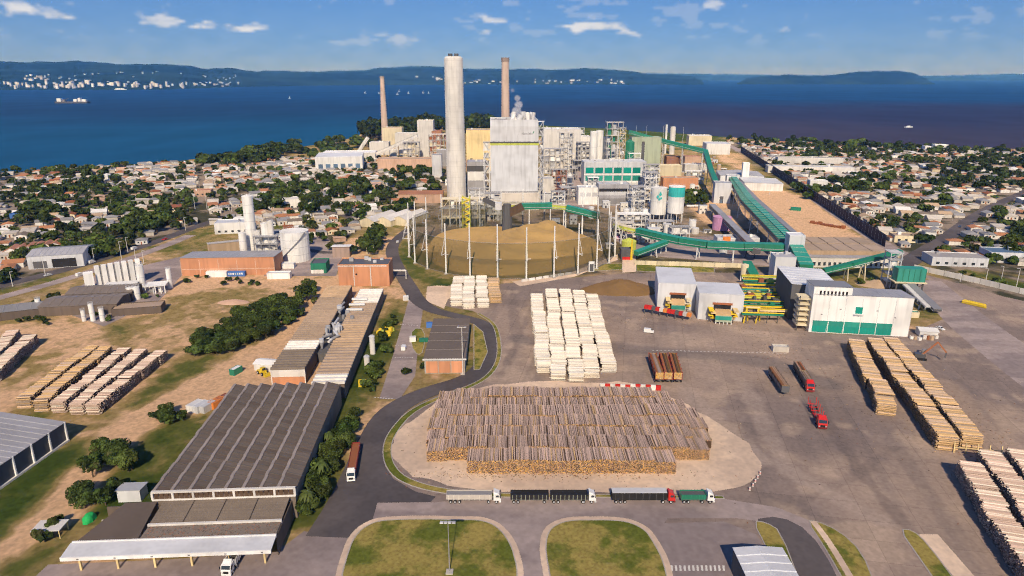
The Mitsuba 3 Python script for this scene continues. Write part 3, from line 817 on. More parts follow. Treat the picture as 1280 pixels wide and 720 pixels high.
# the great ribbed hall and the canopy in front of it
hall_at = G(190, 617.5, 9.3)[:2]
hw, hd = 39.0, 70.0
hall = building('production_hall', 'huge dark-roofed hall with pale ridge lines behind the long white canopy', 'hall', hall_at, hw, hd, 8.4, wall='fibro', roof='flat', roofc='darkroof', rot=LR, parapet=0, roofmat='matte')
N = 8
rf = hall.key + '__roof'
for k in range(N):
    x0, x1 = hw * k / N, hw * (k + 1) / N
    m = MB()
    prof = [(x0, 8.46), (x1, 8.46), (x1, 8.65), (x0 + .6, 9.9), (x0, 9.9)]
    for q in range(29):
        m.extr(prof, .8 + (hd - .8) * q / 29, .8 + (hd - .8) * (q + .93) / 29, R.choice(['darkroof', 'darkroof', 'darkroof', 'fibrobrown']), R.uniform(.1, .95))
    hall.part('sawtooth', m, 'matte', rf)
    m = MB()
    n = 24
    for q in range(n):
        y = .8 + (hd - .8) * q / n
        jx = .10 * math.sin(q * 2.7) * (q % 3)
        m.box(x0 - .15 + jx, x0 + .75 + jx, y, y + (hd - .8) / n * .96, 9.84, 10.02 + .1 * R.random(), 'ridge', R.uniform(.2, .9))
    hall.part('ridge_strip', m, 'matte', rf)
    m = MB()
    for q in range(1, 28):
        y = .8 + (hd - .8) * q / 28
        m.beam([x0 + .8, y, 9.90], [x1 - .1, y, 8.71], .12, .10, 'darkgrey', .2)
    hall.part('sheet_joints', m, 'matte', rf, kind='stuff')
fr = MB().box(-.2, hw + .2, -.3, .5, 9.55, 10.05, 'chalk').box(-.2, hw + .2, -.35, .4, 7.2, 7.6, 'chalk')
hall.part('parapet', fr, 'matte')
for k in range(8):
    x = hw * k / 7.0
    hall.part('post', MB().box(x - .3, x + .3, -.32, .2, 7.6, 9.55, 'chalk'), 'matte')
windows(hall, hw, hd, [('f', 28, .4, hw - .4, 7.7, 9.4, 'bark', .86)], 'matte')

can_at = hall_at - U3 * 13.5 - V3 * 21.6
canopy = Thing('loading_canopy', 'long white-edged loading canopy on posts before the dark ribbed hall', 'canopy', place(can_at, U3))
cw = 51.5
canopy.part('fascia', MB().box(0, cw, 0, .35, 5.0, 6.0, 'white'), 'matte')
canopy.part('canopy_roof', MB().add([[0, .35, 5.95], [cw, .35, 5.95], [cw, 5.2, 6.5], [0, 5.2, 6.5], [0, .35, 5.7], [cw, .35, 5.7], [cw, 5.2, 6.2], [0, 5.2, 6.2]], [[0, 1, 2, 3], [7, 6, 5, 4], [0, 4, 5, 1], [2, 6, 7, 3], [1, 5, 6, 2], [0, 3, 7, 4]], 'palegrey', .6), 'sheetmetal')
canopy.part('upstand', MB().box(.3, cw, 5.2, 5.6, 5.8, 6.75, 'white'), 'matte')
for k in range(6):
    canopy.part('downpipe_box', MB().box(4 + k * 9, 4.5 + k * 9, -.12, -.01, 5.3, 5.6, 'midgrey'), 'matte')
for k in range(6):
    x = 2.8 + k * 9.2
    canopy.part('post', MB().box(x - .25, x + .25, 2.6, 3.1, 0, 5.75, 'paleyellow'), 'matte')
    canopy.part('post', MB().box(x - .2, x + .2, 15, 15.4, 0, 6.0, 'concrete'), 'matte')
lo = MB().add([[.8, 5.6, 6.2], [16.2, 5.6, 6.2], [14.6, 21.5, 6.9], [13.4 * .45, 21.5, 6.9]], [[0, 1, 2, 3]], 'fibrobrown', .35)
canopy.part('brown_roof', lo, 'matte', label='plain dark brown roof at the left end of the canopy')
canopy.part('gravel_roof', MB().box(16.6, cw - .3, 5.7, 11.2, 5.9, 6.25, 'fibro'), 'matte', label='mottled gravel strip of the canopy roof')
m = MB()
for k in range(700):
    x, y = R.uniform(16.8, cw - .6), R.uniform(5.9, 11.0); s = R.uniform(.15, .4)
    m.box(x, x + s, y, y + s, 6.24, 6.24 + .05, R.choice(['brickdark', 'fibro', 'fibrobrown', 'fibro']))
canopy.part('gravel', m, 'matte', canopy.key + '__gravel_roof', kind='stuff')
canopy.part('upstand', MB().box(16.4, cw - .2, 11.2, 11.8, 5.9, 6.8, 'chalk'), 'matte')
for k in range(4):
    x0, x1 = 16.5 + (cw - 16.7) * k / 4, 16.5 + (cw - 16.7) * (k + 1) / 4 - .25
    kk = canopy.part('corrugated_roof', MB().add([[x0, 11.9, 6.3], [x1, 11.9, 6.3], [x1, 21.3, 7.2], [x0, 21.3, 7.2], [x0, 11.9, 6.0], [x1, 11.9, 6.0], [x1, 21.3, 6.9], [x0, 21.3, 6.9]], [[0, 1, 2, 3], [7, 6, 5, 4], [0, 4, 5, 1], [2, 6, 7, 3], [1, 5, 6, 2], [0, 3, 7, 4]], 'fibro', R.uniform(.4, .8)), 'matte')
    m = MB()
    for q in range(22):
        y = 12.2 + q * .42
        m.beam([x0, y, 6.34 + (y - 11.9) * .0957], [x1, y, 6.34 + (y - 11.9) * .0957], .2, .12, 'fibro', R.uniform(.3, .9))
    canopy.part('sheet_ribs', m, 'matte', kk, kind='stuff')
canopy.part('back_wall', MB().box(1, cw, 21.0, 21.4, 0, 5.9, 'fibrobrown'), 'matte')
canopy.part('end_wall', MB().box(cw - .3, cw - .05, 5.7, 21.0, 0, 5.8, 'fibrobrown'), 'matte')
occ(can_at, U3, cw, 24)


# the twin long sheds with cross ribs
def ribbed_shed(label, at, w, d, h, colours, slats):
    th = Thing('long_shed', label, 'shed', place(at, U3))
    occ(at, U3, w, d, .5)
    th.part('wall', MB().box(.2, w - .2, .2, d, 0, h - .3, 'fibrobrown'), 'matte')
    for k in range(slats):
        y0, y1 = d * k / slats, d * (k + 1) / slats
        t = k / slats
        c = colours(t)
        m = MB()
        m.add([[0, y0, h - .5], [w, y0, h - .5], [w, y1, h - .5], [0, y1, h - .5], [0, y0 + .05, h + .55], [w, y0 + .05, h + .55], [w, y1 - .1, h - .12], [0, y1 - .1, h - .12]], [[3, 2, 1, 0], [4, 5, 6, 7], [0, 1, 5, 4], [1, 2, 6, 5], [2, 3, 7, 6], [3, 0, 4, 7]], c, R.uniform(.25, .8))
        key = th.part('roof_slat', m, 'matte')
    return th


sl_at = G(340, 481)[:2]
shed1 = ribbed_shed('long left one of the twin pale ribbed sheds, with an orange end wall', sl_at, 13.8, 116, 7.0, lambda t: 'fibro' if t < .18 else 'chalk' if t < .27 else 'fibrolight' if t < .8 else 'tan', 44)
shed1.part('end_panel', MB().box(0, 13.8, -.1, .1, 3.4, 6.4, 'chalk'), 'matte')
shed1.part('brick_panel', MB().box(.2, 13.6, -.06, .1, 0, 3.4, 'brick'), 'matte', label='orange brick lower end wall')
for x in (0, 13.4):
    shed1.part('pilaster', MB().box(x, x + .4, -.2, .2, 0, 6.4, 'chalk'), 'matte')
sr_at = G(389, 479.5, 6.6)[:2]
shed2 = ribbed_shed('long right one of the twin pale ribbed sheds, beside the planted strip', sr_at, 12.8, 124, 6.6, lambda t: 'chalk' if t < .06 else 'fibrolight' if t < .3 else 'tan' if t < .55 else 'fibrolight' if t < .8 else 'chalk', 40)
duct = Thing('duct_line', 'tangle of grey ducts, cyclones and pipes in the gap between the twin sheds', 'ductwork', place(sr_at, U3))
for k in range(26):
    y = R.uniform(40, 88); x = R.uniform(-6, 3.5); r = R.uniform(.6, 1.4); z = R.uniform(6.4, 7.2)
    if k % 3 == 0: duct.part('cyclone', MB().cyl([x, y, z - 2], [x, y, z + 1.2], r * .3, r, 10, R.choice(['steel', 'lightgrey'])).cyl([x, y, z + 1.2], [x, y, z + 2.8], r, r, 10, 'lightgrey'), 'sheetmetal')
    elif k % 3 == 1: duct.part('duct', MB().cyl([x, y, z + 1], [x + R.uniform(-3, 4), y + R.uniform(2, 9), z + R.uniform(.5, 2)], .55, .55, 10, R.choice(['steel', 'chalk', 'lightgrey'])), 'sheetmetal')
    else: duct.part('fan_box', MB().box(x, x + r * 1.6, y, y + r * 1.4, z - 1, z + 1.2, R.choice(['chalk', 'steel', 'midgrey'])), 'sheetmetal')
for y in (84, 92, 101):
    duct.part('duct', MB().box(-1, 7, y, y + 1.3, 7.4, 8.3, 'white'), 'sheetmetal')
duct.part('support', MB().box(-5.5, -.2, 36, 95, 0, 4.5, 'darkgrey'), 'matte')

bb = building('brick_block', 'orange brick block with a dark roof at the far end of the twin sheds', 'building', G(424, 358)[:2], width(424, 487, 358), 15, 13.2, wall='brick', roofc='darkgrey', rot=1.0, units=5, bands=[('f', 0, 29, 12.3, 12.9, 'chalk', 'cornice'), ('f', 10.2, 11.2, 7, 8, 'black', 'vent')])
bb.part('pilaster', MB().box(9, 9.5, -.16, .1, 0, 12.3, 'chalk'), 'matte'); bb.part('pilaster', MB().box(19, 19.5, -.16, .1, 0, 12.3, 'chalk'), 'matte')
gate = Thing('pipe_bridge', 'pale pipe gantry crossing the road beside the orange brick block', 'gantry', place(G(486, 349)[:2], (1, 0)))
gate.part('beam', MB().box(0, 11, 0, .8, 5.2, 6, 'chalk'), 'matte')
for x in (.3, 10.5): gate.part('post', MB().box(x, x + .5, .1, .6, 0, 5.2, 'chalk'), 'matte')

lf = building('brick_factory', 'low long orange brick factory below the tall white silo tower', 'factory', G(228, 345)[:2], width(228, 342, 345), 21, 10.4, wall='brick', roofc='roofgrey', roof='mono_x', rise=1.2, rot=LR, ribs=12, units=0)
L_w = width(228, 342, 345)
for k in range(6):
    x = L_w * k / 5
    lf.part('pilaster', MB().box(x - .2, x + .2, -.15, .1, 0, 10.2, 'peach'), 'matte')
lf.part('string_course', MB().box(0, L_w, -.1, .1, 4.0, 4.5, 'peach'), 'matte')
lf.part('loading_box', MB().box(L_w * .28, L_w * .5, -4, -.2, 0, 3.4, 'white'), 'matte')
lf.part('panel', MB().box(L_w * .505, L_w * .69, -3.2, -.2, 0, 3.0, 'blue'), 'matte', label='blue and white panelled annex')
for k in range(7): lf.part('window', MB().box(L_w * .515 + k * 1.35, L_w * .515 + k * 1.35 + .7, -3.3, -3.15, 1.2, 2.4, 'white'), 'glazing')
building('storage_shed', 'narrow grey-roofed shed behind the left end of the brick factory', 'shed', G(262, 318)[:2], 34, 11, 6, wall='tan', roofc='concrete', roof='mono_x', rise=1.2, rot=28, ribs=9)

tower = tank('silo_tower', 'tall white silo tower rising behind the orange brick factory', 'silo', 314.5, 318, 246, 13, 'white', rings=6, dome=.3)
for x, t, wp, lab in ((304, 292, 9, 'short white bin left of the tall silo tower'), (323, 290, 8, 'slim white bin just right of the tall silo tower'), (333, 280, 9, 'white bin beside the big storage tank'), (341, 277, 7, 'slim white bin touching the big storage tank')):
    tank('silo_bin', lab, 'silo', x, 322, t, wp, R.choice(['white', 'chalk']), rings=2, dome=.35)
tank('storage_tank', 'big white storage tank with a diagonal stair', 'tank', 365.5, 329, 292, 35, 'white', rings=3, stair=True, dome=.10)
frame_tower('loading_gantry', 'open steel loading frame between the silo tower and the big tank', 'frame', 318, 346, 324, 296, 10, 3, 'steel', rot=3)
building('green_shed', 'small dark green shed near the big white tank', 'shed', G(389, 342)[:2], width(389, 408, 342), 13, 6.2, wall='green', roofc='darkgrey', rot=5, bands=[('f', 0, 8, 0, 2.4, 'chalk', 'plinth')])
building('grey_hut', 'low grey-brown hut with a white eave behind the green shed', 'hut', G(416, 322)[:2], width(416, 437, 322), 8, 7, wall='barkgrey', roofc='white', rot=4, over=.8, roof='mono_x', rise=.6)
building('canopy_hut', 'tiny pale canopy by the bend of the mill road', 'hut', G(458, 318)[:2], 7, 4, 4, wall='cream', roofc='white', rot=4)
for x, y, w_, h_, lab in ((352, 336, 8, 3, 'white van-sized container at the foot of the big tank'), (334, 349, 14, 3.4, 'flat-roofed white lean-to beside the brick factory')):
    building('white_hut', lab, 'hut', G(x, y)[:2], w_, 5, h_, wall='white', roofc='palegrey', rot=3)

# left warehouse and the sheds of the near left
wh = building('warehouse', 'grey-roofed warehouse with white pillars cut off by the left edge', 'warehouse', G(85, 551)[:2] - np.array(udir(-6)) * 46 - np.array([-udir(-6)[1], udir(-6)[0]]) * 46, 46, 46, 7.0, wall='darkgrey', roofc='roofgrey', roof='gable_y', rise=2.4, rot=-6, ribs=16)
for k in range(7):
    wh.part('pillar', MB().box(46.0, 46.5, 45.5 - k * 7.4, 46 - k * 7.4, 0, 7.2, 'white'), 'matte')
wh.part('plinth', MB().box(46.0, 46.7, -1, 46, 0, .7, 'chalk'), 'matte')
building('small_shed', 'small white shed with a grey lid-like roof behind the canopy', 'shed', G(148, 628)[:2], width(148, 176, 628), 4.5, 3.4, wall='palegrey', roofc='lightgrey', roof='mono_x', rise=.5, rot=3)
sh = Thing('carport', 'small pale carport roof in the grass at the bottom left', 'carport', place(G(40, 676)[:2], udir(4)))
sh.part('roof', MB().box(0, 7.6, 0, 5, 2.7, 2.9, 'chalk'), 'sheetmetal')
for x in (.4, 7): 
    for y in (.4, 4.4): sh.part('post', MB().box(x, x + .2, y, y + .2, 0, 2.7, 'paleyellow'), 'matte')
tp = Thing('tarpaulin', 'bright green tarpaulin heaped by the left wall of the canopy', 'tarpaulin', place(G(112, 650)[:2]))
v, f = trimesh.creation.icosphere(subdivisions=2).vertices.copy(), trimesh.creation.icosphere(subdivisions=2).faces
v *= [1.5, 2.4, 2.2]; v += .5 * (np.column_stack([meshkit.noise(v * 1.3, q) for q in range(3)]) - .5); v[:, 2] = np.maximum(v[:, 2], 0)
tp.part('cover', MB().add(v, f, 'brightgreen', .5), 'matte')
for k, (x, y, w_, d_, c, lab) in enumerate(((233, 515, 3, 6, 'white', 'white container, leftmost of the row behind the hall'), (241, 516, 2.6, 6, 'palegrey', 'pale grey container, second of the row behind the hall'), (249, 516, 2.6, 6, 'lightgrey', 'grey container, third of the row behind the hall'), (260, 511, 3, 6, 'orange', 'orange container at the end of the row behind the hall'), (270, 506, 2.4, 5, 'rust', 'rusty red container against the corner of the hall'))):
    t = building('container', lab, 'container', G(x, y)[:2], w_, d_, 2.7, wall=c, roofc=c, rot=-22, parapet=.1, mat='sheetmetal', group='containers behind the hall')
    for q in range(4): t.part('rib', MB().box(w_ * (q + .5) / 4 - .1, w_ * (q + .5) / 4 + .1, -.08, .05, .2, 2.5, c), 'sheetmetal')
building('container', 'green and white container alone on the dirt by the sheds', 'container', G(287, 469)[:2], 2.6, 5, 2.6, wall='green', roofc='white', rot=-20, parapet=.1, mat='sheetmetal')
building('white_hut', 'white hut touching the left end of the twin sheds', 'hut', G(318, 463)[:2], 9, 6, 3, wall='white', roofc='white', rot=-10, roof='gable_x', rise=.8)

# brick-fronted shed inside the road bend
bs = building('roadside_shed', 'dark-roofed shed with an orange brick front inside the road bend', 'shed', G(531, 467)[:2], 17.0, 50, 6.6, wall='concrete', roofc='darkroof', rot=1.2, roofmat='matte', parapet=0, over=.2)
for k in range(3):
    bs.part('brick_panel', MB().box(.6 + k * 5.35, 5.6 + k * 5.35, -.12, .1, .3, 5.6, 'brick'), 'matte')
bs.part('eave', MB().box(-.7, 17.7, -.7, 0, 6.3, 6.75, 'chalk'), 'matte')
for k in range(5): bs.part('roof_sheet', MB().box(-.4, 17.4, .1 + k * 10, 9.95 + k * 10, 6.66, 6.86, 'darkroof', R.uniform(.3, .9)), 'matte', bs.key + '__roof')
for k in range(1, 5): bs.part('roof_joint', MB().box(-.4, 17.4, k * 10 - .1, k * 10 + .15, 6.86, 6.96, 'ridge'), 'matte', bs.key + '__roof')
mast('lamp_post', 'slim lamp post at the front right corner of the brick-fronted shed', 'lamp post', 578.5, 468, 409, .2, 'chalk', lamps=2)
for x, y, h_, lab in ((466, 442, 20, 'pale concrete silo pipe standing beside the right twin shed'), (459, 459, 12, 'shorter white silo pipe in the planted strip')):
    b = G(x, y); t = Thing('vent_stack', lab, 'stack', place(b))
    t.part('pipe', MB().cyl([0, 0, 0], [0, 0, h_ * .42], 1.2, 1.2, 14, 'chalk'), 'matte'); t.part('cap', MB().cyl([0, 0, h_ * .42], [0, 0, h_ * .42 + .5], 1.4, .9, 14, 'lightgrey'), 'matte')

# tank plant on the far left
rack = Thing('filter_block', 'row of tall white ribbed filter bins at the tank plant', 'filter bins', place(G(122, 360)[:2], udir(32)))
for k in range(7):
    rack.part('bin', MB().box(k * 3.6, k * 3.6 + 2.6, 0, 3.4, .8, 13 + .2 * k, 'white'), 'matte'); rack.part('duct', MB().box(k * 3.6 + 2.6, k * 3.6 + 3.55, .6, 2.8, 1, 12.5, 'midgrey'), 'matte')
rack.part('bin', MB().box(-6, -1, -3, 3, 0, 10, 'white'), 'matte')
for x, y, t, wp, lab in ((176, 362, 333, 9, 'tallest white tank of the left tank plant'), (162, 375, 361, 9, 'squat white tank left of the tallest one'), (170, 375, 360, 8, 'squat white tank before the tallest one'), (212, 361, 337, 6, 'slim white tank on the right of the tank plant'), (115, 402, 381, 6, 'tall white tank in front of the brown-roofed shed'), (104, 402, 389, 5, 'short white tank left of the tall one before the brown-roofed shed'), (127, 402, 387, 6, 'short white tank right of the tall one before the brown-roofed shed'), (48, 392, 375, 6, 'slim white tank at the left end of the brown-roofed shed')):
    tank('process_tank', lab, 'tank', x, y, t, wp, 'white', dome=.3, rings=1)
frame_tower('pump_station', 'low clutter of white pumps and pipes among the tanks of the left plant', 'pump station', 130, 165, 370, 359, 10, 1, 'white', rot=15, fill=1)
frame_tower('pump_station', 'low white pipework right of the tallest tank of the left plant', 'pump station', 182, 204, 368, 358, 9, 1, 'white', rot=15, fill=1, seed=5)
building('brown_shed', 'wide brown-roofed open shed of the left tank plant', 'shed', G(50, 396)[:2], 38, 19, 5.2, wall='fibrobrown', roofc='fibro', roof='gable_x', rise=1.5, rot=9, ribs=8)
building('brown_shed', 'brown-roofed shed behind the wide open one', 'shed', G(84, 380)[:2], 34, 16, 5.4, wall='fibrobrown', roofc='fibro', roof='gable_x', rise=1.5, rot=9, ribs=8)
building('brown_shed', 'flat brown shed right of the tanks before the grass', 'shed', G(140, 396)[:2], 24, 10, 3.6, wall='fibrobrown', roofc='tan', rot=14)
building('brown_shed', 'long grey-roofed shed cut off by the left edge near the log rows', 'shed', G(-30, 405)[:2], 36, 13, 4.6, wall='fibrobrown', roofc='midgrey', roof='gable_x', rise=1.6, rot=24, ribs=6)
building('filling_station', 'long grey-roofed depot with an open front beside the highway', 'depot', G(36, 337)[:2], width(36, 98, 337), 26, 8.5, wall='palegrey', roofc='roofgrey', roof='gable_x', rise=2, rot=16, ribs=10, bands=[('f', 14, 28, .3, 6, 'black', 'opening'), ('f', 3, 11, .3, 5, 'darkgrey', 'opening')])


# ================================================================ THE MILL
def chimney(label, cx, base, top, w0, w1, c, rings, crown=True, n=36):
    b = G(cx, base)
    h = V(cx, top, base)[2]
    r0, r1 = width(0, w0, base) / 2, width(0, w1, base) / 2
    th = Thing('chimney', label, 'chimney', place(b))
    OCC.append(Point(b[:2]).buffer(r0 + 4))
    key = th.part('shaft', MB().cyl([0, 0, 0], [0, 0, h * .97], r0, r1, n, c, .5), 'matte')
    for k in range(rings):
        t = (k + .6) / rings
        r = r0 + (r1 - r0) * t
        th.part('ring', MB().cyl([0, 0, h * .97 * t - .2], [0, 0, h * .97 * t + .25], r + .10, r + .10, n, c, R.uniform(0, .35)), 'matte')
    if crown:
        th.part('cap', MB().cyl([0, 0, h * .97], [0, 0, h * .982], r1 * .99, r1 * .8, n, 'chalk'), 'matte')
        for k in (-1, 1):
            th.part('flue', MB().cyl([k * r1 * .32, 0, h * .98], [k * r1 * .32, 0, h], r1 * .24, r1 * .24, 12, 'darkgrey'), 'matte')
    else:
        th.part('cap', MB().cyl([0, 0, h * .97], [0, 0, h], r1 * 1.12, r1 * 1.12, n, 'barkgrey'), 'matte')
    return th


ch = chimney('broad pale concrete chimney, the thickest and tallest of the mill', 571, 250, 67, 24, 22, 'chalk', 26)
chimney('slender beige chimney rising behind the white boiler house', 632, 236, 72, 12, 8.6, 'logpink', 10, False)
chimney('old tapering tan chimney farther off to the left of the mill', 482, 182, 95, 9.5, 5, 'logpink', 6, False)

bo = block('boiler_house', 'towering white boiler house, tallest building of the mill, beside the broad chimney', 'boiler house', 613, 672, 262, 152, 44, wall='palegrey', roofc='roofgrey', units=6, parapet=1.6)
bw, bh = width(613, 672, 262), V(640, 152, 262)[2]
zf = lambda py: V(640, py, 262)[2]
bo.part('band', MB().box(-.1, bw + .1, -.35, .1, zf(179), zf(177.2), 'darkgrey'), 'matte')
bo.part('band', MB().box(-.1, bw + .1, -.30, .1, zf(181.5), zf(179.1), 'yellowgreen'), 'matte')
bo.part('panel', MB().box(.3, bw - .3, -.16, .1, zf(177), zf(158), 'lightgrey', .9), 'sheetmetal')
for k in range(8):
    bo.part('panel', MB().box(.3 + k * (bw - .6) / 8, .3 + (k + 1) * (bw - .6) / 8 - .12, -.16, .1, zf(239), zf(182), 'palegrey', R.uniform(.3, .5)), 'sheetmetal')
bo.part('band', MB().box(-.3, bw + .3, -.45, .1, zf(240.5), zf(239.2), 'midgrey'), 'matte')
bo.part('base_wall', MB().box(6, bw + 1, -3.5, -.2, 0, zf(241), 'offwhite'), 'matte')
lg = MB()
lx = bw * .62
lg.add([[lx - 3.6, -.3, zf(174)], [lx - 3.2, -.3, zf(174)], [lx + .4, -.3, zf(160)], [lx, -.3, zf(160)]], [[0, 1, 2, 3]], 'lightgrey', .4)
for k in range(9):
    lg.box(lx + 1 + k * 1.15, lx + 1.75 + k * 1.15, -.3, -.17, zf(168) - (k % 3) * .2, zf(166.3) + (k % 2) * .3, 'steel', .5)
bo.part('emblem', lg, 'matte', label='faint grey slanted stroke and small lettering of the maker'); bo.part('emblem', MB().add([[lx + 11, -.3, zf(167)], [lx + 12, -.3, zf(166.6)], [lx + 13.2, -.3, zf(164)], [lx + 11.6, -.3, zf(165)]], [[0, 1, 2, 3]], 'green', .6), 'matte')
rfz = bh
for k in range(12):
    x, y = R.uniform(.45, .95) * bw, R.uniform(3, 24); r = R.uniform(1.2, 3.0)
    bo.part('roof_duct', MB().cyl([x, y, rfz], [x + R.uniform(-3, 3), y + R.uniform(0, 6), rfz + R.uniform(3, 8)], r, r, 12, R.choice(['white', 'chalk', 'lightgrey'])), 'sheetmetal')
for k in range(5): bo.part('roof_pole', MB().cyl([bw * (.1 + .2 * k), 1, rfz], [bw * (.1 + .2 * k), 1, rfz + 4 + 2 * (k % 2)], .12, .12, 6, 'steel'), 'matte')
frame_tower('stair_tower', 'steel stair tower up the right side of the white boiler house', 'stair tower', 672.5, 679, 260, 152, 9, 13, 'lightgrey', stair=True, fill=.4)
frame_tower('stair_tower', 'narrow white steel tower up the left side of the white boiler house', 'stair tower', 605, 612, 254, 178, 8, 8, 'white', stair=True, fill=.5)
block('mill_annex', 'small white annex with a rounded-off top at the right foot of the boiler house', 'annex', 671, 692, 248, 224, 16, wall='chalk', roofc='lightgrey', units=2, bands=[('f', 1, 6, 6, 9, 'glass', 'opening')])
block('mill_annex', 'dark-roofed low annex under the boiler house at its right', 'annex', 671, 690, 256, 243, 7, wall='lightgrey', roofc='darkgrey')
block('boiler_annex', 'grey block with one white front band between the broad chimney and the boiler house', 'building', 584, 608, 246, 203, 22, wall='roofgrey', roofc='roofgrey', units=3, bands=[('f', 1, 17, 17, 26, 'white', 'panel'), ('f', 0, 18, 26.5, 32, 'darkgrey', 'band')])
block('old_boiler_house', 'pale yellow block with an orange lower storey behind the broad chimney', 'building', 583, 613, 214, 163, 30, wall='paleyellow', roofc='tan', units=3, bands=[('f', 0, 28, 0, 14, 'brick', 'band'), ('f', 5, 8, 14, 17, 'darkgrey', 'opening')])
frame_tower('steel_gantry', 'open cream steel frame at the foot of the broad chimney', 'frame', 553, 606, 284, 249, 10, 3, 'cream', fill=.35)
frame_tower('steel_gantry', 'grey steel frame with pipes left of the boiler base', 'frame', 607, 626, 276, 242, 10, 4, 'offwhite', fill=.6)
st = Thing('stair_tower', 'yellow spiral stair tower before the foot of the broad chimney', 'stair tower', place(G(583, 290)[:2]))
hS = V(583, 246, 290)[2]
for x in (-3, 3):
    for y in (0, 5): st.part('column', MB().box(x - .3, x + .3, y - .3, y + .3, 0, hS, 'yellowgreen'), 'matte')
for k in range(11):
    z0, z1 = hS * k / 11, hS * (k + 1) / 11
    st.part('flight', MB().beam([-3 if k % 2 else 3, 0, z0], [3 if k % 2 else -3, 0, z1], 1.4, .7, 'yellow').beam([-3 if k % 2 else 3, -.7, z0 + 1.2], [3 if k % 2 else -3, -.7, z1 + 1.2], .2, .4, 'yellowgreen'), 'matte')

# white evaporators and towers to the right of the boiler
block('evaporator_house', 'long cream-white evaporator block against the dark water right of the boiler house', 'building', 679, 726, 212, 162, 34, wall='chalk', roofc='white', units=5, win=[('f', 3, 4, 30, 10, 13, 'glass', .4), ('f', 1, 20, 34, 24, 30, 'midgrey', .4)])
block('evaporator_house', 'lower white block at the right end of the evaporators', 'building', 724, 738, 206, 171, 22, wall='chalk', roofc='white', units=2)
frame_tower('evaporator_works', 'dense steel frame of pipes before the white evaporators', 'frame', 700, 716, 226, 166, 10, 9, 'offwhite', fill=.8, stair=True)
frame_tower('evaporator_works', 'low tangled frame of white vessels right of the boiler stair', 'frame', 680, 701, 232, 186, 12, 6, 'offwhite', fill=.9)
frame_tower('evaporator_works', 'short brown-and-white frame at the foot of the evaporators', 'frame', 690, 708, 244, 212, 9, 4, 'rust', fill=.9, kit=('white', 'rust', 'chalk'))
frame_tower('evaporator_works', 'pipework frame between the evaporators and the white towers', 'frame', 722, 738, 214, 178, 14, 6, 'steel', fill=.8)
for k, (x0, x1, b0) in enumerate(((702, 712, 252), (708, 717, 238), (713, 722, 226), (718, 727, 215))):
    frame_tower('pipe_rack', f'{ORD[k]} span from the front of the grey pipe rack running back through the mill', 'pipe rack', x0, x1, b0, b0 - 17 + k, 16 + 5 * k, 2, 'steel', group='pipe rack spans', fill=.3, rot=6)
frame_tower('pipe_rack', 'low dark pipe rack crossing before the grey mill hall', 'pipe rack', 706, 727, 250, 234, 8, 3, 'steel', fill=.7)
for x, b, t, wp, lab, c in ((741, 224, 165, 9, 'left of the two tall white storage towers', 'white'), (748.5, 222, 164, 10, 'right of the two tall white storage towers', 'white'), (757, 222, 172, 9, 'lower white tower beside the two tall storage towers', 'chalk'), (768, 216, 184, 15, 'wide grey-white digester base under the steel head', 'lightgrey'), (831.5, 192, 156, 2.6, 'thin white stack far behind the silos', 'white'), (840, 193, 159, 6.5, 'pale round tower beside the thin white stack', 'chalk')):
    tank('process_tower', lab, 'tower', x, b, t, wp, c, rings=2, dome=.2, rails=wp > 5)
frame_tower('digester_tower', 'tall green-topped digester tower of steel floors, highest frame right of the boiler house', 'tower', 758, 778, 226, 153, 12, 9, 'offwhite', fill=.9, kit=('white', 'lightgrey', 'green'))
frame_tower('stair_tower', 'yellow stair tower on the right side of the digester', 'stair tower', 774, 781, 226, 160, 6, 10, 'paleyellow', stair=True, fill=.1)
tank('process_tank', 'dark green tank on a steel stand beside the digester', 'tank', 786, 222, 178, 12, 'green', legs=22, dome=.5, rings=1)
block('screen_house', 'pale green clad block under the high end of the green gallery', 'building', 789, 826, 216, 172, 18, wall='palegreen', roofc='palegreen', bands=[('f', 13, 17, 0, 40, 'darkgrey', 'slot')])
mill = block('machine_hall', 'wide hall with two rows of teal window bands in the middle of the mill', 'hall', 730, 808, 232, 203, 26, wall='palegrey', roofc='lightgrey', units=8, bands=[('f', 0, 67, 12.2, 13.4, 'white', 'ledge'), ('f', 0, 67, 3.6, 4.8, 'white', 'ledge')],
             win=[('f', 6, 1, 66, 5.4, 11.4, 'teal', .84), ('f', 6, 1, 66, 14.2, 20.6, 'tealglass', .82), ('r', 2, 1, 24, 6, 18, 'tealglass', .7)])
block('grey_hall', 'grey hall with dark window bands in front of the teal-banded hall', 'hall', 748, 787, 257, 231, 18, wall='roofgrey', roofc='lightgrey', units=3, bands=[('f', 0, 32, 10, 13.5, 'lightgrey', 'band'), ('f', .5, 29, 13.6, 16.6, 'black', 'window_band'), ('f', .5, 29, 1.5, 7, 'midgrey', 'louvre')])
block('white_block', 'low white block left of the grey mill hall', 'building', 723, 748, 256, 235, 16, wall='white', roofc='palegrey', units=2, win=[('f', 3, 1, 19, 8, 12, 'lightgrey', .8)])
frame_tower('bleaching_works', 'white frame thick with vessels right of the grey mill hall', 'frame', 790, 806, 268, 234, 14, 6, 'white', fill=.95, stair=True)
frame_tower('bleaching_works', 'taller white frame of pipes behind the silos', 'frame', 806, 820, 256, 216, 14, 6, 'white', fill=.95)
frame_tower('bleaching_works', 'white frame of pipes reaching toward the silos from behind the grey hall', 'frame', 784, 797, 258, 236, 10, 4, 'white', fill=.9)
frame_tower('bleaching_works', 'low spread of white pipework at the foot of the silos', 'frame', 772, 812, 288, 268, 10, 3, 'white', fill=.9)
frame_tower('bleaching_works', 'low pink and white pipework right of the netted chip pile', 'frame', 768, 792, 299, 279, 8, 3, 'offwhite', fill=.8, kit=('white', 'pink', 'rust', 'white'))
